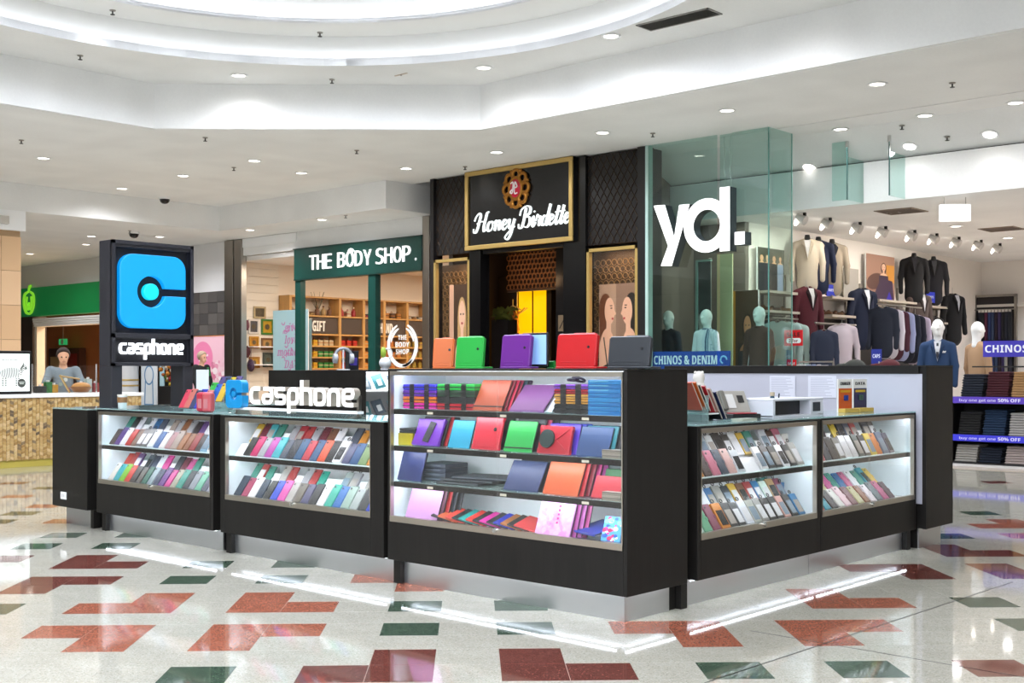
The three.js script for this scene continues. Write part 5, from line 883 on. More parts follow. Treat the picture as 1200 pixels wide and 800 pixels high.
  mesh('pane', box(xb - .012, xb, .02, HC - .005, -.64, -.012), mats.glassGreen, w); mesh('edge', box(xb - .013, xb + .002, .02, HC - .005, -.013, .002), M('#4e7f78', .2), w); mesh('edge', box(xb - .013, xb + .002, .02, HC - .005, -.652, -.64), M('#8fbdb4', .2), w);
  mesh('post', box(xa, xa + .05, 0, HC - .005, -.1, .02), M('#a9c4bd', .3), w); mesh('channel', [box(xa + .05, xb, 0, .02, -.03, .02), box(xb - .03, xb + .01, 0, .02, -.64, -.03)], mats.steel, w);
  for (let k = 0; k < 2; k++) { const p = [], x = X(846 + k * 7); for (let i = 0; i < 24; i++) p.push(new THREE.Vector3(x + .012 * Math.sin(i * 1.1 + k), 3.3 + i * (HC - 3.32) / 23, -.07)); mesh('cable', new THREE.TubeGeometry(new THREE.CatmullRomCurve3(p), 46, .007, 5), M('#d9d9d4', .3), w); }
  // window backdrop, platform and poster
  struct('wall_display', [box(-7.6, XW, 0, 4.4, -12, -11.9), box(-7.6, -7.5, 0, HC, -11.9, -10.07)], M('#6e665e', .7), 'grey brown display alcove behind the menswear window');
  struct('ceiling', box(-7.6, XW, HY1, HY1 + .1, -11.9, -11.262), mats.paint, 'white ceiling over the display alcove');
  { const t = thing('display_plinth', 'low grey display plinth in the menswear window', 'plinth', [0, 0, -10.2]); mesh('top', box(-7.4, xb - .03, .26, .3, -.95, .12, .01), M('#b9b2aa', .5), t); mesh('sides', box(-7.37, xb - .06, .003, .26, -.92, .1), M('#a39c94', .6), t); }
  { const tex = painted(128, 256, (g, W, H) => { g.fillStyle = '#4a3a2c'; g.fillRect(0, 0, W, H); g.fillStyle = '#c9962f'; g.fillRect(0, 0, 18, H); g.fillStyle = '#1e1a1c'; g.fillRect(30, 128, 98, 128); figure(g, 76, 86, 40, '#2a1c14', '#c28a64', '#262a36', { cut: 1.5 }); g.fillStyle = '#dfe3ea'; g.beginPath(); g.moveTo(64, 148); g.lineTo(90, 148); g.lineTo(78, 190); g.fill(); }); const [x0, x1, y0, y1] = rectZ(858, 340, 889, 440, -11.86); board('window_poster', 'poster of a man in a dark suit in the menswear window', 'poster', x1 - x0, y1 - .9, .03, [(x0 + x1) / 2, .9, -11.85], 0, tex); }
  { const [x0, x1] = rectZ(840, 290, 858, 440, -11.5), t = thing('banner_stand', 'narrow pale yellow green banner stand in the menswear window', 'banner', [0, .003, -11.5]); mesh('sheet', box(x0, x1, 0, 3.2, -.03, 0), M('#c3c69a', .6), t); mesh('foot', box(x0 - .05, x1 + .05, 0, .03, -.15, .1), mats.steel, t); }
  { const [x0, x1] = rectZ(826, 320, 841, 440, -11.2), t = thing('standing_mirror', 'tall narrow mirror in the menswear window', 'mirror', [0, .3005, -11.0]); mesh('glass', box(x0, x1, .03, 2.75, -.02, 0), M('#b7c4c4', .08, .9), t); mesh('frame', [box(x0 - .04, x0, 0, 2.78, -.04, .01), box(x0, x1, 2.75, 2.78, -.04, .01), box(x0, x1, 0, .03, -.04, .01)], M('#86a79c', .3), t); }
  area([-6.2, 3.7, -11.5], [0, -1, 0], 1.2, .3, SHOP, 0xfff1e0, [0, 0, 1]);
  // letters y d .
  const yd = thing('letter_sign', 'large white lower case letters with dark sides on the menswear window', 'sign', [0, 0, ZS + .02]), face = M('#ffffff', .35, 0, { emissive: '#ffffff', emissiveIntensity: .35 }), side = M('#2b3138', .3);
  const P = (px, py) => onZ(px, py, ZS + .2), LY = (name, sh) => { const b = extrude(sh, .17, 0, 24); const l = mesh(name, b, side, yd); const f = extrude(sh, .012, 0, 24); f.translate(0, 0, .171); mesh('face', f, face, l); };
  { const a = P(766, 241), b = P(779, 240), v = P(790, 278), c = P(796, 240), d = P(808, 239), e = P(787, 311.5), f = P(774.5, 311.5), m = P(783, 288); LY('letter', shapeOf([a, b, v, c, d, e, f, m])); }
  { const c = P(828, 264), R = .385, r = .225, s0 = P(843.5, 219)[0], s1 = P(855, 219)[0], yt = P(849, 219)[1], yb = c[1] - R; const sh = new THREE.Shape(); sh.moveTo(s1, yb); sh.lineTo(s1, yt); sh.lineTo(s0, yt); sh.lineTo(s0, c[1] + Math.sqrt(R * R - (s0 - c[0]) ** 2 > 0 ? R * R - (s0 - c[0]) ** 2 : 0)); const a0 = Math.acos(Math.min(1, (s0 - c[0]) / R)); sh.absarc(c[0], c[1], R, a0, Math.PI * 2 - a0, false); sh.lineTo(s0, yb); const hole = new THREE.Path(); hole.absarc(c[0], c[1], r, 0, Math.PI * 2, true); sh.holes.push(hole); LY('letter', sh); }
  { const a = P(861, 272), b = P(872.5, 286); LY('full_stop', shapeOf([[a[0], b[1]], [b[0], b[1]], [b[0], a[1]], [a[0], a[1]]])); }
  // mannequins in the window
  const pale = M('#e4ebe4', .45), floral = M('#ffffff', .85, 0, { map: painted(128, 128, (g, W, H) => { g.fillStyle = '#cfd9e0'; g.fillRect(0, 0, W, H); let s = 9; const r = () => (s = (s * 16807) % 2147483647) / 2147483647; for (let i = 0; i < 160; i++) { g.fillStyle = ['#3a5a7a', '#5f7f96', '#e8eef0', '#2c4258'][i % 4]; g.beginPath(); g.ellipse(r() * W, r() * H, 3 + r() * 4, 2 + r() * 3, r() * 3, 0, 7); g.fill(); } }) });
  const man = (label, px, pyTop, Z, turn, o) => { const [x, y] = onZ(px, pyTop, Z), t = garment('mannequin', label, 'mannequin', o.col, { ...o, head: pale, legs: .95 }); const base = o.base ?? .3; const k = (y - base) / 2.14; t.scale.setScalar(k); t.position.set(x, base + 1.17 * k, Z); t.rotation.y = turn; return t; };
  man('pale mannequin in a dark navy jacket in the window', 783, 363, -10.5, -.1, { col: '#1f2836' });
  const m2 = man('pale mannequin in a blue floral shirt in the window', 827.5, 361.5, -10.4, -.2, { col: '#8aa0b0', shirt: 1, collar: '#8aa0b0' }); { const c = m2.children[0]; c.geometry = uvm(c.geometry, 4); c.material = floral; }
  man('pale mannequin in a brown checked shirt at the glass corner', 889.5, 358, -10.35, -.15, { col: '#5a3a30', shirt: 1, collar: '#5a3a30', base: .3 });
  // suited mannequins inside the entrance
  const wht = M('#f0efec', .5);
  man('white mannequin in a blue suit with a tie', 1099, 373, -12.6, .35, { col: '#2c4a74', inner: '#eef0f2', lapel: '#274268', tie: '#4a4a50', square: '#f4f4f4', legCol: '#2c4a74', base: 0.01 }).children.forEach(c => { if (c.name === 'head') c.material = wht; });
  man('white mannequin in a camel coat seen from behind', 1146, 376, -12.9, 2.6, { col: '#c9a27c', collar: '#1e2430', legCol: '#22252c', base: 0.01 }).children.forEach(c => { if (c.name === 'head') c.material = wht; });
  // side wall: shelves, posters, torsos and hung jackets
  const z = (px, X = XW + .2) => onX(px, 350, X)[0], y = (px, py, X = XW + .2) => onX(px, py, X)[1];
  const sh = thing('wall_shelving', 'long slim wall shelves with steel uprights in the menswear shop', 'shelving', [XW, 0, 0]), yS = 2.62, yS2 = 2.3, board_ = M('#b5aa9c', .5);
  for (const [a, b, yy] of [[888, 932, yS], [888, 932, yS2], [962, 1002, yS], [962, 1000, yS2], [1018, 1062, yS + .03], [1018, 1058, yS2 + .1], [1078, 1110, yS], [1078, 1110, yS2]]) mesh('shelf', box(.003, .42, yy - .04, yy, z(b), z(a)), board_, sh);
  for (const p of [905, 931, 962, 1002, 1018, 1062, 1080, 1108]) mesh('upright', box(.003, .03, .1, 2.95, z(p) - .02, z(p) + .02), mats.steel, sh);
  mesh('backing', box(.002, .006, .1, 2.25, z(1112), z(890)), M('#2a2523', .7), sh);
  const poster = (a, b, c, d, label, tex) => { const [z0, z1, y0, y1] = rectX(a, b, c, d, XW + .12); board('wall_poster', label, 'poster', z1 - z0, y1 - yS - .002, .03, [XW + .12, yS + .002, (z0 + z1) / 2], Math.PI / 2, tex); };
  poster(888, 291, 919, 342, 'poster of four smiling people on the menswear shelf', painted(128, 160, (g, W, H) => { g.fillStyle = '#4a4a3c'; g.fillRect(0, 0, W, H); [[18, '#c9a06a', '#1c2028'], [46, '#d9c08a', '#2a2430'], [78, '#b98a5a', '#14161c'], [108, '#5a3a24', '#8a98b4']].forEach(([x, h, c]) => { figure(g, x, 36, 13, h, '#e0ae8a', c, { cut: 1.5 }); g.fillStyle = c; g.fillRect(x - 14, 58, 28, 102); }); }));
  poster(1015, 299, 1048, 346, 'poster of a man in a dark purple coat on a sofa', painted(128, 160, (g, W, H) => { g.fillStyle = '#a07a68'; g.fillRect(0, 0, W, H); g.fillStyle = '#c78a3a'; g.fillRect(90, 30, 38, 60); g.fillStyle = '#5a3c34'; g.beginPath(); g.ellipse(40, 90, 40, 26, -.4, 0, 7); g.fill(); figure(g, 78, 40, 20, '#3a241c', '#e3b598', '#3a2a3c', { cut: 1.4 }); g.fillStyle = '#3f2c44'; g.beginPath(); g.moveTo(20, 160); g.lineTo(66, 78); g.lineTo(118, 84); g.lineTo(128, 160); g.fill(); g.fillStyle = '#3a2fa8'; g.beginPath(); g.moveTo(86, 160); g.lineTo(104, 120); g.lineTo(124, 160); g.fill(); }));
  { const [z0, z1] = [z(1012), z(995)], t = thing('shadow_board', 'grey board standing for the shadows on the menswear shelf beside a poster', 'panel', [XW + .1, yS + .0, (z0 + z1) / 2], Math.PI / 2); mesh('sheet', box(-(z1 - z0) / 2, (z1 - z0) / 2, .002, .58, -.02, 0), M('#a9a49c', .6), t); mesh('foot', box(-.1, .1, .001, .02, -.06, .06), M('#8e8982', .6), t); }  // grey sheet built in place of the shadows beside the poster
  const torso = (label, px, col, o) => { const t = garment('dress_form', label, 'dress form', col, { ...o, neckCap: 1 }); t.position.set(XW + .34, yS + .29, z(px, XW + .34)); t.rotation.y = .55; t.scale.setScalar(1.0); return t; };
  torso('dress form in a cream dinner jacket with black bow tie', 946, '#d8cdb8', { inner: '#f2f2f2', lapel: '#c9bda8' }); torso('dress form in a navy waistcoat between pale jackets', 959, '#1f2a4a', { inner: '#f2f2f2', lapel: '#c9bda8' }); torso('dress form in a beige check jacket with dark scarf', 975, '#b3a592', { inner: '#20242e', lapel: '#1d2230' });
  torso('dress form in a black suit beside its twin', 1071, '#17171b', { inner: '#3a3a42', lapel: '#0f0f12' }); torso('dress form in a charcoal suit beside the black one', 1094, '#23232a', { inner: '#55555c', lapel: '#17171b' });
  const hang = (label, px, py, col, o = {}) => { const X = XW + (o.out ?? .45), t = garment(o.shirt ? 'hanging_shirt' : 'hanging_jacket', label, o.shirt ? 'shirt' : 'jacket', col, { ...o, hanger: 1 }), [zz, yy] = onX(px, py, X); const k = o.k ?? 1.05; t.scale.setScalar(k); t.position.set(X, yy - .62 * k, zz); t.rotation.y = o.turn ?? 1.2; return t; };
  hang('maroon dinner jacket over a white shirt hung on the wall', 946, 338, '#5a1826', { inner: '#eeeeee', lapel: '#2a1016', k: 1.12 });
  hang('navy jacket over a white shirt hung on the wall', 1011, 340, '#16203c', { inner: '#e8ecf2', lapel: '#141c34', k: 1.2 });
  hang('taupe check jacket hung at the end of the rail', 1077, 345, '#5a4c48', { out: .38, inner: '#e6e6ea', lapel: '#4a3e3c', k: 1.15 });
  hang('black jacket with white shirt hung beside the corner', 1117, 346, '#121216', { inner: '#d8d8e0', lapel: '#0c0c10', k: 1.15 });
  hang('grey trousers-side jacket hung behind the taupe one', 1094, 372, '#2a2628', { k: 1.0, out: .3 });
  ['#1b2233', '#d9d2dc', '#4a1c2c', '#a9b0d8', '#1a2030', '#1c2030', '#c9bcd4'].forEach((c, i) => hang(`${colourName(c)} ${i % 2 ? 'shirt' : 'jacket'} ${['first', 'second', 'third', 'fourth', 'fifth', 'sixth', 'last'][i]} in the stepped row beside the navy jacket`, 1034 + i * 6.4, 361 + i * 1.7, c, { thin: 1, shirt: i % 2, out: .8, k: 1.05, turn: .3, group: 'garments on the stepped rail' }));
  hang('pale pink shirt hung on the front rail', 987, 381, '#d3c4cc', { shirt: 1, collar: '#d3c4cc', out: .97, k: .95, turn: .8 });
  hang('navy shirt half hidden behind the pale pink shirt', 966, 388, '#232b42', { shirt: 1, thin: 1, out: .95, k: .9, turn: .9 });
  ['#8fa8a4', '#a4bcb8', '#b8ccc6'].forEach((c, i) => hang(`sea green shirt in the small row beside the sale sign`, 911 + i * 9, 378 + i, c, { shirt: 1, out: .5, k: 1.0, turn: .3, thin: 1, group: 'sea green shirts' }));
  for (const [a, b, py, X] of [[905, 935, 372, XW + .5], [955, 1003, 378, XW + .95], [1028, 1080, 356, XW + .8]]) { const t = thing('clothes_rail', `short steel clothes rail ${a < 950 ? 'with sea green shirts' : a < 1000 ? 'with the pale pink shirt' : 'with the stepped row'}`, 'rail', [X, y(a, py, X), 0]); const z0 = z(a, X), z1 = z(b, X); mesh('bar', rod([0, 0, z0], [0, 0, z1], .014), mats.steel, t); mesh('bracket', rod([0, 0, (z0 + z1) / 2], [XW + .003 - X, 0, (z0 + z1) / 2], .012), mats.steel, t); }
  // shoes and small signs on the shelves
  const shoe = sdfGeo((x, yy, zz) => Math.max(smin(cap(x, yy, zz, [0, .03, -.1], [0, .025, .1], .038, .036), cap(x, yy, zz, [0, .05, -.09], [0, .07, -.06], .035, .03), .03), .002 - yy), [-.06, -.01, -.17], [.06, .13, .17], 24); let sp;
  for (const [px, c, yy] of [[968, '#7a5236', yS2], [974, '#5a3a26', yS2], [982, '#8a6244', yS2], [990, '#6a4630', yS2], [898, '#8a5a30', yS2], [908, '#5a3c28', yS2], [920, '#a0703a', yS2], [1086, '#4a4440', yS2], [1096, '#3a3634', yS2]]) { const t = thing('shoe', `${colourName(c)} leather shoe on the lower wall shelf`, 'shoe', [XW + .2, yy + .001, z(px)], 1.3, 'shoes on the wall shelf'); mesh('upper', shoe, plastic(c, .35), t); mesh('sole', box(-.036, .036, 0, .012, -.13, .135, .005), plastic('#2a2018'), t); }
  const blue = (label, a, b, c, d, X, str) => { const [z0, z1, y0, y1] = rectX(a, b, c, d, X), t = thing('price_sign', label, 'sign', [X, y0, (z0 + z1) / 2], Math.PI / 2), W = z1 - z0; mesh('card', box(-W / 2, W / 2, 0, y1 - y0, -.01, 0), M('#1f2fae', .5), t); const g = lettering(str, (y1 - y0) * .22, .003, W * .7); g.translate(-W * .35, (y1 - y0) * .42, 0); mesh('lettering', g, M('#dfe3f4', .5), t); mesh('stand', box(-.03, .03, -.002, .02, -.06, .02), mats.steel, t); };
  blue('blue price card standing between pale dress forms', 969, 333.5, 980, 347, XW + .41, 'SUITS'); blue('blue price card standing between dark dress forms', 1086, 342, 1095.5, 354.5, XW + .41, 'SUITS');
  // rear corner: trouser wall
  { const t = thing('trouser_rack', 'steel wall rack with two rows of hung trousers at the back corner', 'rack', [0, 0, -21.7]), [x0, x1, y0, y1] = rectZ(1142, 345, 1192, 430, -21.7); mesh('frame', [box(x0, x0 + .05, .003, y1, 0, .05), box(x1 - .05, x1, .003, y1, 0, .05), box(x0, x1, y1 - .05, y1, 0, .05), box(x0, x1, 1.92, 1.96, 0, .05)], mats.steel, t); for (const yy of [1.9, 2.66]) mesh('bar', rod([x0, yy, .1], [x1, yy, .1], .012), mats.steel, t); mesh('arm', [rod([x0 + .02, 1.9, .02], [x0 + .02, 1.9, .1], .012), rod([x0 + .02, 2.66, .02], [x0 + .02, 2.66, .1], .012)], mats.steel, t); mesh('back', box(x0, x1, .1, y1, -.02, -.01), M('#241f20', .7), t);
    const cs = ['#1c2030', '#2a3a6a', '#3a2f5a', '#22262e', '#3a4a6a', '#16181f', '#5a2440', '#2a1c2c']; const W = x1 - x0 - .2; const proto2 = {};
    for (let r = 0; r < 2; r++) for (let k = 0; k < 10; k++) { const c = cs[(k * 3 + r * 5) % 8], tr = thing('hanging_trousers', `${colourName(c)} trousers in the ${r ? 'lower' : 'upper'} row of the trouser rack`, 'trousers', [x0 + .12 + W * (k + .5) / 10, r ? 1.22 : 1.98, -21.6], 0, 'hung trousers at the back corner'); mesh('fold', box(-W / 22, W / 22, 0, .62, -.05, .05, .02), CL(c), tr); mesh('hanger_clip', box(-W / 24, W / 24, .62, .675, -.02, .02), mats.chrome, tr); } }
  struct('trim_ledge', box(onZ(1140, 345, -21.9)[0], 9, 2.72, 2.78, -21.99, -21.7), M('#d9d4cc', .6), 'pale ledge above the trouser rack');
}
// ---------- folded jeans fixture at the entrance ----------
{
  const Zf = -11.45, X = px => onZ(px, 480, Zf)[0], x0 = X(1108), x1 = x0 + 2.6, t = thing('jeans_fixture', 'tiered dark shelf unit with purple price strips for folded jeans', 'fixture', [0, 0, Zf]);
  const y1 = onZ(1160, 468, Zf)[1], y2 = onZ(1160, 513, Zf)[1], y3 = onZ(1160, 543, Zf)[1], dk = M('#211d1e', .6);
  mesh('base', box(x0, x1, .003, y3 - .02, -.7, .04), M('#c9c6c4', .4), t); mesh('deck', box(x0, x1, y3 - .02, y3, -.7, .0), dk, t);
  for (const y of [y1, y2]) mesh('shelf', box(x0, x1, y - .03, y, -.7, 0), dk, t);
  mesh('side_panel', box(x0 - .03, x0, .003, y1, -.7, 0), dk, t); mesh('back_panel', box(x0, x1, y3, y1 + .02, -.7, -.66), dk, t);
  const pm = M('#4a35c8', .5), wl = M('#e8e4f8', .5);
  for (const [y, s] of [[y1, 1], [y2, 0]]) { const st = mesh('price_strip', box(x0, x1, y - .055, y + .035, .0, .012), s ? M('#5638b4', .5) : M('#3434d0', .5), t); for (let k = 0; k < 3; k++) { const g = lettering('buy one get one', .035, .003, .5, fontRegular); g.translate(x0 + .2 + k * .95, y - .03, .012); mesh('strip_words', g, wl, st); const h = lettering('50% OFF', .045, .003, .3); h.translate(x0 + .73 + k * .95, y - .032, .012); mesh('strip_words', h, wl, st); } }
  const jean = (() => { const g = box(-.15, .15, 0, .034, -.36, 0, .014); return g; })(), fold = box(-.15, .15, .012, .02, -.002, .004, .001), proto = {};
  const pile = (px, y, n, col, name) => { const x = X(px), k = .5; for (let i = 0; i < n; i++) { const t = thing('folded_jeans', `${name} folded jeans in the pile on the ${y === y1 ? 'top' : y === y2 ? 'middle' : 'lowest'} tier of the fixture`, 'jeans', [x + rr(-.006, .006), y + .001 + i * .0345, Zf - .05 - i * .012], rr(-.03, .03), `${name} jeans on the ${y === y1 ? 'top' : y === y2 ? 'middle' : 'lowest'} tier`); mesh('cloth', jean, CL(col), t); mesh('fold', fold, CL(col), t); } };
  pile(1136, y1, 10, '#1a2130', 'navy'); pile(1166, y1, 11, '#4a1420', 'maroon'); pile(1196, y1, 11, '#b48a5a', 'tan'); pile(1133, y2, 10, '#1c1a1a', 'black'); pile(1162, y2, 11, '#1c3656', 'denim blue'); pile(1193, y2, 10, '#b9b4b0', 'pale grey'); pile(1130, y3, 7, '#b5b0a8', 'stone grey'); pile(1158, y3, 6, '#131d30', 'midnight'); pile(1189, y3, 7, '#c0b0aa', 'pinkish grey');
  const tp = mesh('top_shelf', box(x0 + .2, x1, y1 + .44, y1 + .46, -.66, -.45), dk, t); mesh('sign_post', box(X(1158), X(1158) + .03, y1, 1.62, -.635, -.607), mats.steel, t); mesh('sign_post', box(X(1210), X(1210) + .03, y1, 1.62, -.635, -.607), mats.steel, t);
  const chinos = (label, a, b, c, d, Z, turn, col) => { const [u0, u1, v0, v1] = rectZ(a, b, c, d, Z), s = thing('shop_sign', label, 'sign', [u0, v0, Z]), W = u1 - u0, Hh = v1 - v0; mesh('panel', box(0, W, 0, Hh, -.03, 0), M(col, .45), s); const wd = W * (c - a > 80 ? .8 : .92); const g = lettering('CHINOS & DENIM', Hh * .5, .006, wd); g.translate(W * .05, Hh * .26, 0); mesh('lettering', g, M('#f4f6ff', .4), s); const r = new THREE.TorusGeometry(Hh * .2, Hh * .05, 6, 16, 4.6); r.translate(W * .93, Hh * .5, .004); mesh('symbol', r, M('#8fc6f0', .4), s); mesh('post', [box(W * .5, W * .5 + .03, -v0 + .31, 0, -.03, -.005)], mats.steel, s); return s; };
  chinos('blue sign with white capitals in the menswear window', 762, 411.5, 855, 432, ZS - .16, 0, '#1c46a4');
  { const Z = Zf - .57, [u0, , v0, v1] = rectZ(1152, 399, 1220, 418, Z); const s = thing('shop_sign', 'purple blue sign with white capitals above the folded jeans', 'sign', [u0, v0, Z]), W = 1.55, Hh = v1 - v0; mesh('panel', box(0, W, 0, Hh, -.03, 0), M('#3a2fb0', .45), s); const g = lettering('CHINOS & DENIM', Hh * .46, .006, W * .84); g.translate(.03, Hh * .28, 0); mesh('lettering', g, M('#f4f6ff', .4), s); }
}
// ---------- table with shirts, caps and the sale sign ----------
{
  const Zt = -11.5, X = px => onZ(px, 420, Zt)[0], Y = py => onZ(950, py, Zt)[1];
  const x0 = X(905), x1 = X(1056), yt = 1.4 - .045, t = thing('display_table', 'long display table with folded shirts and caps in the menswear shop', 'table', [0, 0, Zt]);
  mesh('table_top', box(x0, x1, yt - .04, yt, -.5, .3, .006), M('#cfc8be', .4), t); for (const [a, b] of [[x0 + .05, .25], [x1 - .1, .25], [x0 + .05, -.45], [x1 - .1, -.45]]) mesh('leg', box(a, a + .05, .003, yt - .04, b - .05, b), mats.steel, t);
  mesh('rail', [rod([X(940), yt + .1, .1], [X(980), yt + .1, .1], .012), rod([X(940), yt, .1], [X(940), yt + .1, .1], .01), rod([X(980), yt, .1], [X(980), yt + .1, .1], .01)], mats.steel, t);
  for (let k = 0; k < 9; k++) { const c = ['#e8e6ea', '#c9cfe6', '#aab4dc', '#e6dce4', '#f0eeee'][k % 5], s = thing('folded_shirt', `${colourName(c)} folded shirt in the row on the display table`, 'shirt', [X(922) + k * .082, yt + .001, Zt + .24], 0, 'folded shirts on the display table'); const g = box(-.1, .1, 0, .05, -.28, 0, .018); mesh('fold', g, CL(c), s); s.rotation.z = 0; s.scale.x = .4; mesh('collar', box(-.05, .05, .05, .06, -.06, -.01, .004), CL(c), s); }
  const capGeo = sdfGeo((x, y, z) => Math.max(smin(Math.hypot(x / .11, y / .1, z / .12) * .11 - .11, cap(x, y, z, [0, .012, .08], [0, .004, .17], .05, .045) + .03 * Math.abs(x) / .1, .02), -y), [-.16, -.02, -.16], [.16, .14, .26], 28);
  for (const [px, c, l, tn] of [[1006, '#3c3f3a', 'dark grey green cap on the display table', -1.2], [1046, '#5a1620', 'maroon cap on the display table', -1.1]]) { const k = thing('cap', l, 'cap', [X(px), yt + .001, Zt + .1], tn); k.scale.setScalar(1.35); mesh('crown', capGeo, CL(c), k); mesh('button', cyl(.012, .105, .113), CL(c), k); mesh('badge', box(-.015, .015, .05, .075, .1, .114), plastic('#d8d0c8'), k); }
  const card = (label, a, b, c, d, Z, col, str) => { const [u0, u1, v0, v1] = rectZ(a, b, c, d, Z), s = thing('price_sign', label, 'sign', [(u0 + u1) / 2, v0, Z]), W = u1 - u0, Hh = v1 - v0; mesh('card', box(-W / 2, W / 2, 0, Hh, -.01, 0), M(col, .5), s); const g = lettering(str[0], Hh * .26, .003, W * .72); g.translate(-W * .36, Hh * (str[1] ? .58 : .4), 0); mesh('lettering', g, str[1] ? plastic('#5a0a10') : M('#e4e8fa', .5), s); if (str[1]) { const p = mesh('price_flash', (() => { const e = extrude(roundRect(-W * .38, W * .42, Hh * .16, Hh * .48, Hh * .15), .002); return e; })(), M('#ffffff', .5), s); const h = lettering(str[1], Hh * .2, .002, W * .5); h.translate(-W * .25, Hh * .22, .002); mesh('lettering', h, plastic('#c01820'), p); } mesh('post', box(-.008, .008, yt - v0, 0.01, -.02, -.01), mats.steel, s); };
  card('red sale sign above the folded shirts', 919, 386.5, 940.5, 405, Zt + .12, '#e01420', ['SALE', '2 for']); card('small red tag on the folded shirts', 922, 421, 933, 431, Zt + .27, '#e01420', ['SALE']); card('blue price card on the display table between the caps', 1021, 409, 1033, 426, Zt + .1, '#1d2a8e', ['CAPS']);
}
// ---------- people ----------
// one continuous body from joints, then hair and clothes as their own pieces
function person(label, pos, turn, J, o) {
  const R = o.res ?? 72, S = (a, b, c) => [a, b, c];
  const f = (bones, k) => (x, y, z) => { let d = 1e9; for (const [a, b, ra, rb, q] of bones) d = d > 1e8 ? cap(x, y, z, a, b, ra, rb, q ?? 1) : smin(d, cap(x, y, z, a, b, ra, rb, q ?? 1), k); return d; };
  const t = thing('person', label, 'person', pos, turn), { head: h, neck: n, chest: c, hip: p, sh, el, wr, kn, an } = J;
  const bones = [[c, p, .13, .13, .75], [[sh[0][0], sh[0][1] - .02, sh[0][2]], [sh[1][0], sh[1][1] - .02, sh[1][2]], .055, .055], [c, n, .09, .05], [n, [h[0], h[1] - .05, h[2]], .048, .05], [[h[0], h[1] + .04, h[2] - .01], [h[0], h[1] - .055, h[2] + .035], .088, .05], [[h[0], h[1] - .01, h[2] + .085], [h[0], h[1] - .03, h[2] + .098], .012, .014]];
  for (let i = 0; i < 2; i++) {
    bones.push([sh[i], el[i], .048, .04], [el[i], wr[i], .038, .026]);
    const dx = wr[i].map((v, k) => v - el[i][k]), l = Math.hypot(...dx), u = dx.map(v => v / l), side = i ? -1 : 1, w = wr[i];
    const at = (d, s, v) => [w[0] + u[0] * d + s, w[1] + u[1] * d + v, w[2] + u[2] * d];
    bones.push([w, at(.06, 0, 0), .026, .034, .8]); for (let k = 0; k < 4; k++) bones.push([at(.075, (k - 1.5) * .019, 0), at([.125, .14, .135, .115][k], (k - 1.5) * .022, -.018), .0095, .008]); bones.push([at(.03, side * .03, 0), at(.08, side * .055, -.012), .011, .009]);
    bones.push([[p[0] + side * .08, p[1] - .04, p[2]], kn[i], .085, .058], [kn[i], an[i], .055, .038], [an[i], [an[i][0], an[i][1] - .05, an[i][2] + .13], .036, .034]);
  }
  const body = sdfGeo(f(bones, .03), [-.55, -.02, -.45], [.55, 1.85, .55], R); mesh('body', body, M(o.skin, .6), t);
  const top = [[c, [p[0], p[1] + .02, p[2]], .145, .15, .78], [[sh[0][0], sh[0][1] - .02, sh[0][2]], [sh[1][0], sh[1][1] - .02, sh[1][2]], .066, .066]]; for (let i = 0; i < 2; i++) { const e = o.sleeve ?? .6, q = sh[i].map((v, k) => v + (el[i][k] - v) * Math.min(1, e)); top.push([sh[i], q, .062, .058]); if (e > 1) top.push([el[i], wr[i].map((v, k) => el[i][k] + (v - el[i][k]) * (e - 1)), .052, .04]); }
  mesh('top', sdfGeo(f(top, .04), [-.5, .6, -.4], [.5, 1.75, .5], 56), M(o.top, .85), t);
  const low = []; for (let i = 0; i < 2; i++) { const side = i ? -1 : 1; low.push([[p[0] + side * .08, p[1], p[2]], kn[i], .1, .075], [kn[i], [an[i][0], an[i][1] + .05, an[i][2]], .075, .06]); } mesh('trousers', sdfGeo(f(low, .04), [-.4, .05, -.4], [.4, 1.15, .4], 44), M(o.trousers, .85), t);
  const hx = h[0], hy = h[1], hz = h[2]; mesh('hair', sdfGeo((x, y, z) => { let d = (Math.hypot((x - hx) / .1, (y - hy - .05) / .112, (z - hz + .015) / .112) - 1) * .1; d = Math.max(d, (z - hz) - (y - hy) * .95 + .025); if (o.bun) d = smin(d, Math.hypot(x - hx, y - hy - .06, z - hz + .13) - .055, .03); return d; }, [hx - .16, hy - .16, hz - .22], [hx + .16, hy + .22, hz + .14], 30), M(o.hair, .8), t);
  for (const s of [-1, 1]) mesh('eye', (() => { const g = new THREE.SphereGeometry(.011, 8, 6); g.translate(hx + s * .033, hy + .01, hz + .078); return g; })(), plastic('#2a2018'), t);
  mesh('mouth', box(hx - .022, hx + .022, hy - .066, hy - .058, hz + .07, hz + .088, .003), plastic('#a85a50'), t);
  if (o.extra) o.extra(t);
  return t;
}
const STAND = (h, o = {}) => { const k = h / 1.72, P = a => a.map(v => v * k); return { head: P([0, 1.6, .03]), neck: P([0, 1.46, 0]), chest: P([0, 1.28, 0]), hip: P([0, .98, 0]), sh: [P([.19, 1.4, 0]), P([-.19, 1.4, 0])], el: [P(o.elR ?? [.26, 1.12, .02]), P(o.elL ?? [-.26, 1.12, .02])], wr: [P(o.wrR ?? [.27, .88, .12]), P(o.wrL ?? [-.27, .88, .12])], kn: [P([.1, .52, .02]), P([-.1, .52, .02])], an: [P([.1, .09, 0]), P([-.1, .09, 0])] }; };

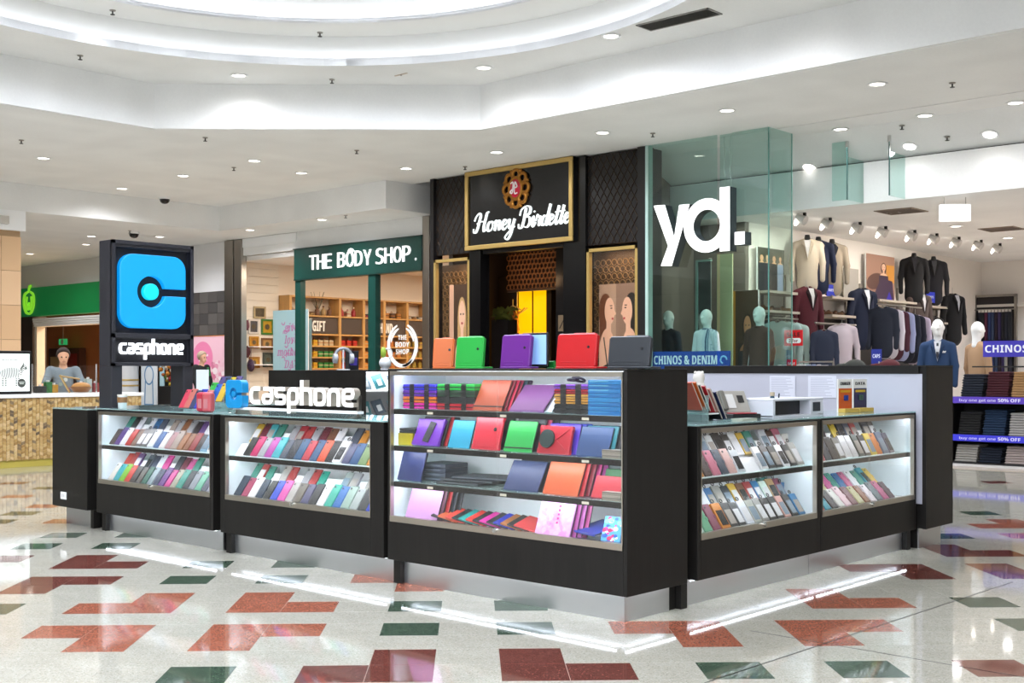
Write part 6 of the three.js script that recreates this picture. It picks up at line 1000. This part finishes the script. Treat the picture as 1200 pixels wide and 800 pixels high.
// ---------- mosaic juice counter with its screen, glass and attendant ----------
const XC = -12.2;
{
  const z0 = 1.5, z1 = onX(122, 460, XC)[0] - .6, t = thing('mosaic_counter', 'long food counter faced with small tan mosaic tiles under a white top', 'counter', [XC, 0, 0]);
  mesh('carcass', box(-.75, -.012, .1, .95, z1, z0), M('#b99a63', .6), t); mesh('kick_board', box(-.7, -.03, .0, .1, z1 + .02, z0), M('#b8a64a', .5), t); mesh('worktop', box(-.8, .03, .95, 1.0, z1 - .02, z0, .006), M('#f1efec', .3), t);
  // small slanted tiles, too many to be told apart
  const w = .052, hgt = .042, pos = [], nor = [], colr = [], tones = ['#c9a870', '#b8955c', '#d6b888', '#a98550', '#c2a06a', '#cdb07c', '#6e5c48', '#8a7458'].map(c => new THREE.Color(c)), bg = new THREE.BoxGeometry(.012, hgt - .005, w - .006).toNonIndexed();
  for (let j = 0; j < 20; j++) for (let i = 0; i < Math.floor((.6 - z1) / w); i++) { const z = .6 - (i + .5) * w, y = .12 + j * hgt + (i % 2 ? .012 : 0), c = tones[rnd() < .1 ? 6 + Math.floor(rnd() * 2) : Math.floor(rnd() * 6)], a = i % 2 ? .35 : -.35, p = bg.attributes.position, n = bg.attributes.normal; for (let k = 0; k < p.count; k++) { pos.push(p.getX(k) - .006, p.getY(k) + y + p.getZ(k) * a, p.getZ(k) + z); nor.push(n.getX(k), n.getY(k), n.getZ(k)); colr.push(c.r, c.g, c.b); } }
  const g = new THREE.BufferGeometry(); g.setAttribute('position', new THREE.Float32BufferAttribute(pos, 3)); g.setAttribute('normal', new THREE.Float32BufferAttribute(nor, 3)); g.setAttribute('color', new THREE.Float32BufferAttribute(colr, 3)); const mo = mesh('mosaic_tiles', g, M('#ffffff', .4, 0, { vertexColors: true }), t); mo.userData.kind = 'stuff';
  // glass screen
  const gs = thing('sneeze_guard', 'clear glass screen standing on the mosaic counter', 'glass screen', [XC - .6, 1.0005, 0]); const ga = onX(38, 450, XC - .6)[0], gb = onX(113, 450, XC - .6)[0]; mesh('pane', box(-.006, .006, 0, .4, gb, ga), mats.glass, gs); for (const z of [ga, gb]) mesh('post', cyl(.014, 0, .42, 0, z, 10), mats.chrome, gs);
  // zebra screen
  const zt = painted(256, 256, (g, W, H) => { g.fillStyle = '#eef3f0'; g.fillRect(0, 0, W, H); g.fillStyle = '#5a5a5a'; g.font = 'bold 15px sans-serif'; g.textAlign = 'center'; g.fillText('FRESH & NATURAL', W * .42, 48); g.fillStyle = '#4a4f4a'; g.beginPath(); g.ellipse(110, 130, 80, 36, -.08, 0, 7); g.fill(); g.beginPath(); g.moveTo(170, 120); g.lineTo(205, 72); g.lineTo(232, 84); g.lineTo(238, 106); g.lineTo(214, 108); g.lineTo(188, 150); g.fill(); for (const x of [48, 70, 150, 168]) g.fillRect(x, 150, 13, 76); g.fillRect(208, 60, 7, 18); g.strokeStyle = '#f4f7f4'; g.lineWidth = 5; for (let i = 0; i < 16; i++) { g.beginPath(); g.moveTo(34 + i * 10, 94); g.quadraticCurveTo(28 + i * 10, 130, 40 + i * 10, 168); g.stroke(); } for (let i = 0; i < 6; i++) { g.beginPath(); g.moveTo(176 + i * 7, 128 - i * 9); g.lineTo(198 + i * 6, 138 - i * 10); g.stroke(); } for (const x of [46, 68, 148, 166]) for (let y = 172; y < 222; y += 12) g.fillStyle = '#eef3f0', g.fillRect(x, y, 17, 5); g.fillStyle = '#3e423e'; g.beginPath(); g.arc(196, 200, 30, 0, 7); g.fill(); g.fillStyle = '#cfd6cf'; g.fillRect(176, 192, 40, 4); g.fillRect(180, 202, 32, 4); });
  const za = onX(-8, 430, XC - .1)[0], zb = onX(37, 430, XC - .1)[0], yb = 1.0, yt = onX(20, 411, XC - .1)[1]; const sc = thing('menu_screen', 'black framed screen with a zebra picture on the mosaic counter', 'screen', [XC - .1, 1.0005, (za + zb) / 2], Math.PI / 2), W = za - zb; mesh('bezel', box(-W / 2, W / 2, 0, yt - yb, -.06, 0, .01), plastic('#17171a'), sc); { const gg = new THREE.BoxGeometry(W - .06, yt - yb - .08, .002); gg.translate(0, (yt - yb) / 2, .002); mesh('display', gg, M('#ffffff', .3, 0, { map: zt, emissive: '#ffffff', emissiveMap: zt, emissiveIntensity: .35 }), sc); }
  // boxes, fruit and bottles on the counter
  const ps = [[47, '#2b2e30', .16, .1], [56, '#3a8a4a', .09, .16], [63, '#d9a23a', .09, .12], [95, '#e8e4da', .08, .14], [103, '#c8d8d0', .08, .2], [111, '#b04a4a', .08, .14]];
  ps.forEach(([px, c, wd, h], i) => { const p = thing(i === 0 ? 'tip_box' : 'juice_carton', `${colourName(c)} ${i === 0 ? 'box' : 'carton'} on the mosaic counter behind the glass`, i === 0 ? 'box' : 'carton', [XC - .68, 1.0005, onX(px, 450, XC - .68)[0]]); mesh('carton', box(-.05, .05, 0, h, -wd / 2, wd / 2, .006), plastic(c), p); mesh('cap', cyl(.02, h, h + .025, 0, 0, 10), plastic('#f0eee8'), p); });
  { const p = thing('fruit_bowl', 'wooden bowl with a loaf on the mosaic counter', 'bowl', [XC - .35, 1.0005, onX(95, 452, XC - .35)[0]]); mesh('bowl', lathe([[0, .01], [.1, .01], [.16, .09], [.155, .09], [.095, .02], [0, .02]], 18), plastic('#a8703a'), p); mesh('loaf', (() => { const g = new THREE.SphereGeometry(.11, 14, 10); g.scale(1, .6, 1.3); g.translate(0, .09, 0); return g; })(), plastic('#d99a4a'), p); }
  { const p = thing('tongs', 'steel serving arms leaning on the mosaic counter', 'tongs', [XC - .3, 1.0005, onX(74, 452, XC - .3)[0]]); mesh('arm', rod([0, 0.01, -.1], [0, .26, .05], .016), M('#b59a68', .3, .8), p); mesh('arm', rod([0, .25, .05], [0, .2, -.25], .012), M('#b59a68', .3, .8), p); }
  const [pz] = onX(74, 430, XC - 1.25);
  person('attendant in a patterned grey top behind the mosaic counter', [XC - 1.25, 0, pz], 1.2, STAND(1.63, { elR: [.3, 1.14, .12], wrR: [.22, 1.02, .34], elL: [-.3, 1.14, .12], wrL: [-.2, 1.02, .34] }), { skin: '#dba684', top: '#7d8a90', trousers: '#2a2c32', hair: '#2e1f18', bun: 1, sleeve: .75, extra: t => { for (const [x, y, c] of [[-.05, 1.18, '#b8d0c4'], [.06, 1.1, '#c08aa0'], [.02, 1.25, '#e0e4dc']]) mesh('print', (() => { const g = cyl(.03, 0, .004, 0, 0, 10); g.rotateX(Math.PI / 2); g.translate(x, y * .948, .137); return g; })(), plastic(c), t); } });
}
// ---------- row of shops beyond the kiosk ----------
{
  const R = (a, b, c, d, Z) => rectZ(a, b, c, d, Z);
  // beige tiled mall column
  { const X = -17.7, zc = onX(-9, 350, X)[0], t = thing('mall_column', 'square mall column clad in beige tiles under a white collar', 'column', [X, 0, zc]), a = .36; mesh('core', box(-a + .01, a - .01, 0, HL, -a + .01, a - .01), M('#a98a68', .6), t); const tm = [M('#d9b48c', .45), M('#d2ac84', .45), M('#deba94', .45)]; for (let k = 0; k < 6; k++) for (const [x0, x1, z0, z1] of [[-a, -.004, a - .01, a], [.004, a, a - .01, a], [a - .01, a, -a, -.004], [a - .01, a, .004, a - .012]]) mesh('tile', box(x0, x1, .02 + k * .62, .632 + k * .62, z0, z1, .002), tm[(k + (x0 > 0 ? 1 : 0)) % 3], t); mesh('collar', box(-a - .06, a + .06, HL - .36, HL - .001, -a - .06, a + .06), mats.white, t); mesh('camera_box', box(a + .06, a + .14, HL - .26, HL - .12, -.08, .08), M('#c9c4bc', .5), t); }
  // supermarket
  const [x0, x1, y0, y1] = R(10, 335, 121, 369, ZB);
  struct('wall_shopfront', box(-36, onZ(205, 350, ZB)[0], 3.4, HL - .002, ZB - .2, ZB - .02), M('#d9d9d6', .6), 'pale grey metal band above the green supermarket fascia');
  const s = thing('fascia_sign', 'broad green supermarket fascia with a round leafy logo', 'sign', [x0 - 2, y0, ZB]); mesh('fascia', box(0, x1 - x0 + 2, 0, y1 - y0, -.2, .05), M('#0d7038', .4, 0, { emissive: '#0c8a48', emissiveIntensity: .16 }), s);
  { const [cx, cy] = onZ(34.5, 353.5, ZB + .05), lg = M('#8fd83a', .4, 0, { emissive: '#7fd030', emissiveIntensity: .5 }), L = pts => ribbon(new THREE.CatmullRomCurve3(pts.map(p => new THREE.Vector3(cx - x0 + 2 + p[0], cy - y0 + p[1], 0)), false, 'centripetal').getPoints(24).map(p => [p.x, p.y]), t => .085 * (.5 + Math.sin(Math.PI * t) * .5), .04); const gs = [[[-.02, .28], [-.24, .2], [-.28, -.06], [-.16, -.28], [.02, -.34]], [[.06, .28], [.26, .18], [.28, -.08], [.16, -.28], [.02, -.34]], [[-.1, .14], [-.15, -.04], [-.04, -.2], [.02, -.02]], [[.14, .14], [.17, -.04], [.08, -.2], [.02, -.02]], [[0, .3], [.04, .4], [.14, .44]]]; gs.forEach((g, i) => { const k = L(g); k.translate(0, 0, .05); mesh('logo_leaf', k, lg, s); }); }
  { const [a, b, c, d] = R(42, 371, 121, 381, ZB), t = thing('roller_shutter', 'white rolled shutter housing below the green fascia', 'shutter', [a, c, ZB]); for (let k = 0; k < 4; k++) mesh('slat', box(0, b - a, (d - c) * k / 4, (d - c) * (k + .9) / 4, -.25 + k * .01, .06 + k * .015, .01), M('#e6e6e4', .4), t); mesh('guide', box(0, .12, -c, 0, -.2, .03), M('#c9c2b4', .5), t); }
  struct('wall_shopfront', [box(onZ(12, 400, ZB)[0], onZ(38, 400, ZB)[0], 0, y0, ZB - .4, ZB)], M('#2c211c', .5), 'dark brown pier beside the supermarket opening');
  struct('wall_shop', [box(-46, -18.7, 0, 3.6, -16.1, -16)], M('#c88a58', .7), 'warm orange rear wall inside the supermarket');
  struct('ceiling', box(-46, -18.7, 3.3, 3.4, -16, ZB - .21), M('#b58a60', .7), 'timber toned ceiling inside the supermarket');
  area([-25, 3.2, -12.8], [0, -1, 0], 6, 3, SHOP * 1.0, 0xffe2c0, [0, 0, 1]); { const t = thing('ceiling_panel_light', 'long warm ceiling light inside the supermarket', 'light', [-25, 3.3, -12.8]); mesh('housing', box(-3.05, 3.05, -.05, -.0005, -1.55, 1.55), mats.white, t); mesh('diffuser', box(-3, 3, -.054, -.05, -1.5, 1.5), M('#ffffff', .5, 0, { emissive: '#ffe2bc', emissiveIntensity: .6 }), t); }
  { const [a, b, c, d] = R(60, 408, 96, 440, -15.8), t = thing('dark_cabinet', 'dark brown cabinet at the rear of the supermarket', 'cabinet', [a, 0, -15.8]); mesh('case', box(0, b - a, .001, d, -.15, .1), M('#4a2c22', .5), t); mesh('poster', box(.15, .8, d - 1.1, d - .3, .1, .11), M('#d8c48a', .5), t); mesh('poster', box(1.4, 2.1, d - 1.0, d - .2, .1, .11), M('#8a2420', .5), t); const [u0, u1, v0, v1] = R(72, 397, 81, 404, -15.6), e = thing('exit_sign', 'small green exit sign inside the supermarket', 'sign', [u0, v0, -15.5]); mesh('box', box(0, u1 - u0, 0, v1 - v0, -.04, 0), M('#2aa05a', .4, 0, { emissive: '#2aa05a', emissiveIntensity: .6 }), e); mesh('symbol', box((u1 - u0) * .3, (u1 - u0) * .6, .03, (v1 - v0) - .03, 0, .004), plastic('#eafff0'), e); mesh('stem', rod([(u1 - u0) / 2, v1 - v0, -.02], [(u1 - u0) / 2, 3.3 - v0, -.02], .01), mats.steel, e); }
  // next shop: upper glazing coloured white for its reflection, dark tiled band, pink poster
  const n = thing('shopfront', 'shopfront with upper panel coloured as a white reflection, dark tiled band and pink window print', 'shopfront', [0, 0, ZB]), a0 = onZ(212, 350, ZB)[0], a1 = onZ(264, 350, ZB)[0];
  mesh('reflection_panel', box(a0, a1, onZ(240, 342, ZB)[1], HL - .005, -.2, -.03), M('#e4e4e6', .3), n);  // white colour stands for the reflection in the upper glass
  { const ya = onZ(240, 393, ZB)[1], yb2 = onZ(240, 342, ZB)[1]; mesh('band_backing', box(a0, a1, ya, yb2, -.2, -.045), M('#2b2a2c', .6), n); for (let j = 0; j < 4; j++) for (let i = 0; i < 5; i++) { const w = (a1 - a0) / 5, h = (yb2 - ya) / 4; mesh('tile', box(a0 + i * w + .004, a0 + (i + 1) * w - .004, ya + j * h + .004, ya + (j + 1) * h - .004, -.045, -.03), [M('#55514f', .4), M('#4a4746', .4), M('#5f5b58', .4)][(i + j * 2) % 3], n); } }
  mesh('pier', box(a0 - .3, a0, 0, HL - .01, -.2, -.02), M('#3a3432', .5), n);
  { const [p0, p1, q0, q1] = R(226, 394, 264, 470, ZB - .06); const pt = painted(128, 256, (g, W, H) => { g.fillStyle = '#f3c3d2'; g.fillRect(0, 0, W, H); g.fillStyle = '#ee86b0'; g.beginPath(); g.ellipse(40, 60, 40, 46, 0, 0, 7); g.fill(); g.fillStyle = '#f7d9e4'; g.fillRect(18, 50, 44, 6); g.fillRect(24, 64, 32, 6); let sd = 3; const r = () => (sd = (sd * 16807) % 2147483647) / 2147483647; for (let i = 0; i < 90; i++) { g.fillStyle = ['#fbe9ee', '#e79ab4', '#d77a9a', '#f5cfda'][i % 4]; g.beginPath(); g.arc(70 + r() * 58, 70 + r() * 150, 4 + r() * 6, 0, 7); g.fill(); } }); board('window_poster', 'pink blossom window poster in the next shopfront', 'poster', p1 - p0, q1 - .02, .02, [(p0 + p1) / 2, .02, ZB - .06], 0, pt); }
  person('grey haired shopper in a black jacket with a green stripe', [onZ(236, 430, -9.6)[0], 0, -9.6], 1.9, STAND(1.7), { skin: '#d9a78a', top: '#17191b', trousers: '#2a2a30', hair: '#b09a86', sleeve: 1.9, extra: t => mesh('stripe', rod([.12, 1.2, .14], [.05, 1.38, .13], .02), plastic('#1f9a4a'), t) });
  // dark window wall seen between the legs of the tall sign
  struct('wall_shopfront', [box(onZ(119, 400, ZB)[0], onZ(212, 400, ZB)[0] - .3, 0, HL - .005, ZB - .25, ZB - .1)], M('#131214', .4), 'black shopfront wall seen below the tall sign');
  { const Z = ZB + .25, [p0, p1] = R(141, 427, 155.5, 474, Z), t = thing('display_column', 'white cylindrical stand with gold bands before the black shopfront', 'stand', [(p0 + p1) / 2, 0, Z]), r = (p1 - p0) / 2, y1 = onZ(148, 445, Z)[1], y2 = onZ(148, 451.5, Z)[1]; mesh('shaft', cyl(r, 0, 1.62, 0, 0, 28), M('#d9dadb', .35), t); for (const y of [y1, y2]) mesh('band', lathe([[r, y - .02], [r + .008, y - .02], [r + .008, y + .02], [r, y + .02]], 28), mats.gold, t); mesh('cap', cyl(r + .01, 1.62, 1.66, 0, 0, 28), M('#d9dadb', .35), t); }
  { const tx = painted(96, 224, (g, W, H) => { g.fillStyle = '#dfe6ec'; g.fillRect(0, 0, W, H); g.strokeStyle = '#5a8ab8'; g.lineWidth = 6; g.beginPath(); g.ellipse(48, 40, 26, 34, 0, 0, 7); g.stroke(); g.beginPath(); g.moveTo(26, 60); g.lineTo(22, 150); g.lineTo(74, 150); g.lineTo(70, 60); g.stroke(); g.fillStyle = '#3aa0d0'; g.beginPath(); g.ellipse(48, 172, 44, 16, 0, 0, 7); g.fill(); }); const [p0, p1, q0, q1] = R(165.5, 426, 184, 476, ZB); board('window_poster', 'white poster with a blue robe drawing before the black wall', 'poster', p1 - p0, q1 - .02, .02, [(p0 + p1) / 2, .005, ZB], 0, tx); const [r0, r1] = R(187, 426, 192, 476, ZB), t = thing('banner_stand', 'narrow pale teal banner beside the robe poster', 'banner', [r0, .0, ZB]); mesh('cloth', box(0, r1 - r0, .02, q1, -.02, 0), M('#a8cdd8', .6), t); mesh('foot', box(-.05, r1 - r0 + .05, 0, .02, -.1, .1), mats.steel, t); }
  // flower stand
  { const Z = ZB + .3, [p0, p1] = R(192, 430, 208, 474, Z), fl = thing('flower_stand', 'dark stand packed with orange, yellow and red flowers', 'flower stand', [(p0 + p1) / 2, 0, Z]), w = (p1 - p0) / 2; mesh('trolley', box(-w, w, 0, .95, -.15, .15), plastic('#1d1d1f'), fl); for (let k = 0; k < 34; k++) { const c = ['#e0902a', '#d8b020', '#c22a2a', '#e8d9c0', '#6a8a3a', '#c9702a'][k % 6], g = new THREE.IcosahedronGeometry(rr(.04, .065), 0); g.translate(rr(-w, w), 1.0 + rr(-.02, .45), rr(-.13, .13)); mesh('flower', g, plastic(c, .7), fl); } mesh('stems', (() => { const gs = []; for (let k = 0; k < 20; k++) { const x = rr(-w, w), z = rr(-.12, .12); gs.push(rod([x, .9, z], [x + rr(-.05, .05), 1.3, z], .008, 4)); } return gs; })(), plastic('#3f5a2a'), fl);
    const tx = painted(64, 256, (g, W, H) => { g.fillStyle = '#6a4a32'; g.fillRect(0, 0, W, H); figure(g, 32, 22, 15, '#c9a26a', '#e6b898', '#c81420', { cut: 1.3 }); g.fillStyle = '#c81420'; g.beginPath(); g.moveTo(14, 46); g.lineTo(50, 46); g.lineTo(60, 130); g.lineTo(4, 130); g.fill(); g.fillStyle = '#e6b898'; g.fillRect(18, 130, 11, 126); g.fillRect(36, 130, 11, 126); }), [r0, r1, q0, q1] = R(207.5, 427, 215, 478, ZB); board('window_poster', 'narrow poster of a woman in a red dress beside the flowers', 'poster', r1 - r0, q1 - .02, .02, [(r0 + r1) / 2, .005, ZB], 0, tx); }
  { const Z = ZB + .1, [p0, p1] = R(131, 428, 135, 470, Z), t = thing('banner_stand', 'thin violet and blue banner edge beside the pylon leg', 'banner', [p0, 0, Z]); mesh('cloth', box(0, p1 - p0, .02, 1.6, -.02, 0), M('#6a5aa8', .6), t); mesh('foot', box(-.05, p1 - p0 + .05, 0, .02, -.1, .1), mats.steel, t); }
  struct('floor', box(-46, -18.7, .0005, .002, -16, ZB), M('#c9b8a0', .2), 'pale floor inside the supermarket');
}
// ---------- things on the kiosk counters ----------
{
  const TY = 1.0235, XO = -.16, zt = (px, X = -.2) => onX(px, 480, X)[0];
  // case stand and small white figure on the near end of the terminal counter
  const FR = FR1, TT = 1.0355; // counter top of the right wing
  { const X = -.2, t = thing('acrylic_rack', 'clear acrylic rack holding leaning tablet cases', 'rack', [X, TT, zt(826, X)], Math.PI / 2); mesh('base', box(-.12, .14, 0, .008, -.12, .1), mats.glassTop, t); mesh('upright', box(-.12, -.112, .008, .16, -.12, .1), mats.glassTop, t); mesh('shelf', box(-.112, .03, .045, .053, -.12, .08), mats.acrylic, t); }
  [['#d2502c', 823, .2, .07], ['#e0702c', 828, .2, .07], ['#25272b', 832, .19, .06], ['#c81f2c', 838, .19, .055], ['#d8a092', 842, .17, .055], ['#1d2430', 846, .22, .01], ['#232c5a', 851, .2, .01]].forEach(([c, px, h, up]) => { const X = -.12, t = thing('tablet_folio', `${colourName(c)} case leaning in the acrylic rack`, 'tablet case', [X, TT + up, zt(px, X)], Math.PI / 2, 'cases in the acrylic rack'); const b = box(0, .014, 0, h, -.11, 0, .004); b.rotateZ(.62); mesh('cover', b, plastic(c), t); const e = box(.003, .011, .003, h - .003, .0002, .001); e.rotateZ(.62); mesh('page_edge', e, plastic('#d9d2c4'), t); });
  { const [zz, yy] = onX(819, 445, -.3), t = thing('bear_figure', 'small white rounded speaker figure above the leaning cases', 'speaker', [-.3, 1.19, zz], 1.2); t.scale.setScalar(.72); mesh('body', lathe([[0, 0], [.055, 0], [.06, .05], [.045, .1], [.04, .11], [.05, .14], [.045, .18], [.02, .2], [0, .203]], 20), plastic('#eeeae2'), t); for (const s of [-1, 1]) mesh('ear', (() => { const g = new THREE.SphereGeometry(.014, 8, 6); g.translate(s * .035, .19, 0); return g; })(), plastic('#eeeae2'), t); const st = thing('speaker_box', 'black box with a clear top under the white figure', 'box', [-.3, TT, zz], Math.PI / 2); mesh('carton', box(-.06, .07, 0, .15, -.07, .06, .004), plastic('#1c1d20'), st); mesh('lid', box(-.06, .07, .15, .1542, -.07, .06), plastic('#3a4a58'), st); }
  // card terminal on a stand
  { const X = -.28, zz = zt(868, X), t = thing('desk_phone', 'grey desk phone propped on a dark stand', 'phone', [X, TT, zz], 1.2); mesh('base', box(-.12, .1, 0, .03, -.1, .08, .006), plastic('#2a2b2e'), t); mesh('flap', box(-.11, .06, .031, .038, .0, .09, .002), plastic('#c4414a'), t); const b = box(-.12, .11, 0, .16, -.03, 0, .008); b.rotateX(-.5); b.translate(0, .035, -.03); mesh('body', b, plastic('#c9c6bd'), t); const h = box(-.115, -.075, .01, .15, 0, .025, .01); h.rotateX(-.5); h.translate(0, .037, -.028); mesh('handset', h, plastic('#8a887f'), t); const sc = box(-.06, .0, .03, .13, 0, .003); sc.rotateX(-.5); sc.translate(0, .037, -.028); mesh('screen', sc, plastic('#f0f1f0', .2), t); const kk = box(.03, .075, .07, .12, 0, .003); kk.rotateX(-.5); kk.translate(0, .037, -.028); mesh('keypad', kk, plastic('#1c1d20'), t); }
  { const X = -.12, zz = zt(872, X), t = thing('notepad', 'pale notepad lying by the desk phone', 'notepad', [X, TT, zz], 1.5); mesh('pages', box(-.08, .08, 0, .01, -.04, .04), plastic('#d8dcc8', .7), t); mesh('cover', box(-.08, .08, .01, .0112, -.04, .04), plastic('#b8c4b4'), t); }
  { const X = -.3, zz = zt(905, X), t = thing('spray_bottle', 'small bottle with a teal label beside the white till box', 'bottle', [X, TT, zz]); mesh('bottle', lathe([[0, 0], [.028, 0], [.03, .01], [.03, .1], [.014, .125], [.014, .135], [0, .135]], 16), plastic('#4a6a80', .2), t); mesh('label', lathe([[.0305, .03], [.0312, .03], [.0312, .08], [.0305, .08]], 16), plastic('#18a6b0'), t); mesh('cap', cyl(.016, .135, .16, 0, 0, 12), plastic('#d8c8a8'), t); const t2 = thing('pen_cup', 'small dark cup behind the teal labelled bottle', 'cup', [X - .02, TT, zz - .1]); mesh('cup', lathe([[0, .002], [.028, .002], [.032, .1], [.03, .1], [.026, .006], [0, .006]], 14), plastic('#5a6068'), t2); mesh('pen', rod([0, .02, 0], [.02, .15, .01], .005), plastic('#22303c'), t2); }
  { const X = -.33, za = onX(906, 470, X + .18)[0], zb = onX(965, 470, X + .18)[0], L = za - zb, t = thing('till_box', 'long white till box with a dark slot', 'till', [X, TT, (za + zb) / 2], Math.PI / 2); mesh('case', [box(-L / 2, L / 2, .105, .12, -.16, .18, .006), box(-L / 2, -L / 2 + .03, 0, .106, -.16, .18, .004), box(L / 2 - .18, L / 2, 0, .106, -.16, .18, .006), box(-L / 2, L / 2, 0, .106, -.16, -.14), box(-L / 2, L / 2, 0, .012, -.16, .18)], plastic('#e3e5ee', .35), t); mesh('dark_interior', box(-L / 2 + .031, L / 2 - .182, .013, .104, -.138, .1), plastic('#0c0d10'), t); mesh('port_panel', box(L / 2 - .15, L / 2 - .05, .03, .09, .1802, .183), plastic('#2b3440'), t); }
  for (const [px, c, l, cap1, c2] of [[990.5, '#ee6a1c', 'orange and white counter display stand', 'CHARGER', '#f4b020'], [1008, '#3a3560', 'purple and yellow counter display stand', 'DATA', '#f2c81e']]) { const X = -.25, zz = zt(px, X), [, ytop] = onX(px, 444, X), H0 = ytop - TT, t = thing('counter_display', l, 'display stand', [X, TT, zz], Math.PI / 2 - .15); mesh('card', box(-.085, .085, 0, H0, -.012, 0, .002), plastic('#f2f0ec'), t); mesh('colour_field', box(-.078, .078, .03, H0 * .72, 0, .002), plastic(c), t); mesh('product', box(-.022, .022, H0 * .36, H0 * .52, .002, .014, .003), plastic(c2 === '#f4b020' ? '#1a3a9a' : '#4a6a5a'), t); mesh('stripe', box(-.06, .06, H0 * .6, H0 * .67, .002, .003), plastic(c2), t); const g = lettering(cap1, .022, .002, .12); g.translate(-.06, H0 * .82, .0005); mesh('lettering', g, plastic('#22222a'), t); mesh('tray', box(-.085, .085, 0, .03, 0, .06, .003), plastic('#e8c25a'), t); }
  // phone case stand on the counter by the tall sign
  const Z = -.22, X = px => onZ(px, 470, Z)[0];
  { const t = thing('acrylic_rack', 'clear stepped acrylic rack with bright phone cases beside the blue logo', 'rack', [X(236), TY, Z]); for (let r = 0; r < 3; r++) mesh('step', box(-.22, .2, 0, .012 + r * .055, -.04 - r * .07, .02 - r * .07), mats.glassTop, t); }
  [['#e23a5a', 0, 215], ['#d8786a', 0, 221], ['#35406a', 0, 227], ['#2a3ac0', 0, 233], ['#e88a8a', 0, 240], ['#2fc04a', 1, 236], ['#2a6ad0', 1, 242], ['#f0c83a', 1, 249], ['#5a4a8a', 2, 238], ['#3a4a6a', 2, 244], ['#e8d21a', 2, 250], ['#6a5a9a', 2, 256]].forEach(([c, r, px]) => phoneCase('wallet', c, { turn: 0, at: (x, y, z) => [x, y, z] }, X(px), TY + .0135 + r * .055, Z + .012 - r * .07, .5, 'the acrylic rack beside the blue logo'));
  [['#d8364f', 256], ['#e66a72', 263]].forEach(([c, px]) => { const t = thing('packaged_case', `${px < 260 ? 'deep' : 'pale'} red rounded box standing beside the blue logo`, 'package', [X(px), TY, -.08], .2); mesh('box', box(-.045, .045, 0, .15, -.03, .03, .02), plastic(c), t); mesh('window', box(-.02, .02, .03, .1, .0302, .032), plastic('#e89aa0', .2), t); });
  { const p = onZ(230, 433, -.5), q = onZ(244, 470, -.5), t = thing('info_card', 'plain white card standing behind the bright phone cases', 'card', [(p[0] + q[0]) / 2, TY, -.5]); mesh('sheet', box((p[0] - q[0]) / 2, (q[0] - p[0]) / 2, .006, p[1] - TY, -.006, 0), plastic('#f2f3f5'), t); mesh('foot', box(-.05, .05, 0, .008, -.04, .04), mats.glassTop, t); }
  { const p = onZ(137, 474, -.1), t = thing('takeaway_cup', 'small glass jar with a brown band on the counter by the pylon leg', 'jar', [p[0], TY, -.15]); mesh('glass', lathe([[0, 0], [.035, 0], [.04, .1], [.038, .1], [.033, .004], [0, .004]], 16), plastic('#dfe6e6', .1), t); mesh('band', lathe([[.0372, .045], [.041, .045], [.0425, .09], [.0392, .09]], 16), plastic('#a8794a'), t); mesh('lid', cyl(.042, .1, .112), plastic('#ece6dc'), t); }
  // on and in the tall back unit
  const XB2 = -5.66, zb = (px, py = 430) => onX(px, py, XB2 - .15)[0];
  { const t = thing('headphone_stand', 'grey headphones on a stand on the back unit', 'headphones', [XB2 - .2, 1.3365, zb(406)], 1.1); mesh('band', (() => { const g = new THREE.TorusGeometry(.085, .016, 8, 24, Math.PI); g.translate(0, .14, 0); return g; })(), plastic('#a9adb5'), t); for (const s of [-1, 1]) mesh('ear_cup', (() => { const g = cyl(.05, -.02, .02, 0, 0, 16); g.rotateZ(Math.PI / 2); g.translate(s * .085, .12, 0); return g; })(), plastic('#c9ccd2'), t); mesh('post', [rod([0, 0, 0], [0, .22, 0], .01), cyl(.07, 0, .012)], plastic('#e4e6ea'), t); const b = thing('speaker_box', 'dark box with a purple picture beside the headphones', 'box', [XB2 - .2, 1.3365, zb(416)], 1.3); mesh('carton', box(-.06, .06, 0, .2, -.04, .04, .003), plastic('#22242e'), b); mesh('picture', box(-.04, .04, .05, .13, .0402, .042), plastic('#5a4ac0'), b); }
  { const t = thing('ball_speaker', 'white round speaker with a lime green shade on the back unit', 'speaker', [XB2 - .2, 1.3365, zb(455)], 1.2); mesh('ball', (() => { const g = new THREE.SphereGeometry(.065, 20, 14); g.translate(0, .075, 0); return g; })(), plastic('#e4e8ea'), t); mesh('foot', cyl(.05, 0, .02), plastic('#d0d4d8'), t); mesh('shade', (() => { const g = new THREE.SphereGeometry(.045, 16, 12); g.scale(.7, 1.3, .7); g.translate(-.02, .19, 0); return g; })(), plastic('#b8d84a'), t); mesh('ring', (() => { const g = new THREE.TorusGeometry(.05, .008, 8, 20); g.translate(.03, .18, 0); return g; })(), plastic('#eef0f2'), t); }
  for (const [sy, n] of [[1.1255, 4], [.8555, 4]]) for (let k = 0; k < n; k++) { const c = ['#8fa8b4', '#3f8f98', '#5a6a78', '#a8c8cc'][(k + (sy > 1 ? 0 : 1)) % 4], t = thing('packaged_charger', `${colourName(c)} packet leaning on the ${sy > 1 ? 'upper' : 'lower'} white shelf of the back unit`, 'package', [XB2 - .12, sy, -3.2 - k * .2], Math.PI / 2, `packets on the ${sy > 1 ? 'upper' : 'lower'} back unit shelf`); const b = box(-.07, .07, 0, .16, -.012, 0, .003); b.rotateX(-.4); b.rotateZ(.2 * (k % 2)); b.translate(0, .006 + .014 * (k % 2), 0); mesh('card', b, plastic(c), t); const e = box(-.03, .03, .03, .1, 0, .008, .004); e.rotateX(-.4); e.rotateZ(.2 * (k % 2)); e.translate(0, .006 + .014 * (k % 2), 0); mesh('item', e, plastic('#e6ecee'), t); }
}
renderer.render(scene, camera);
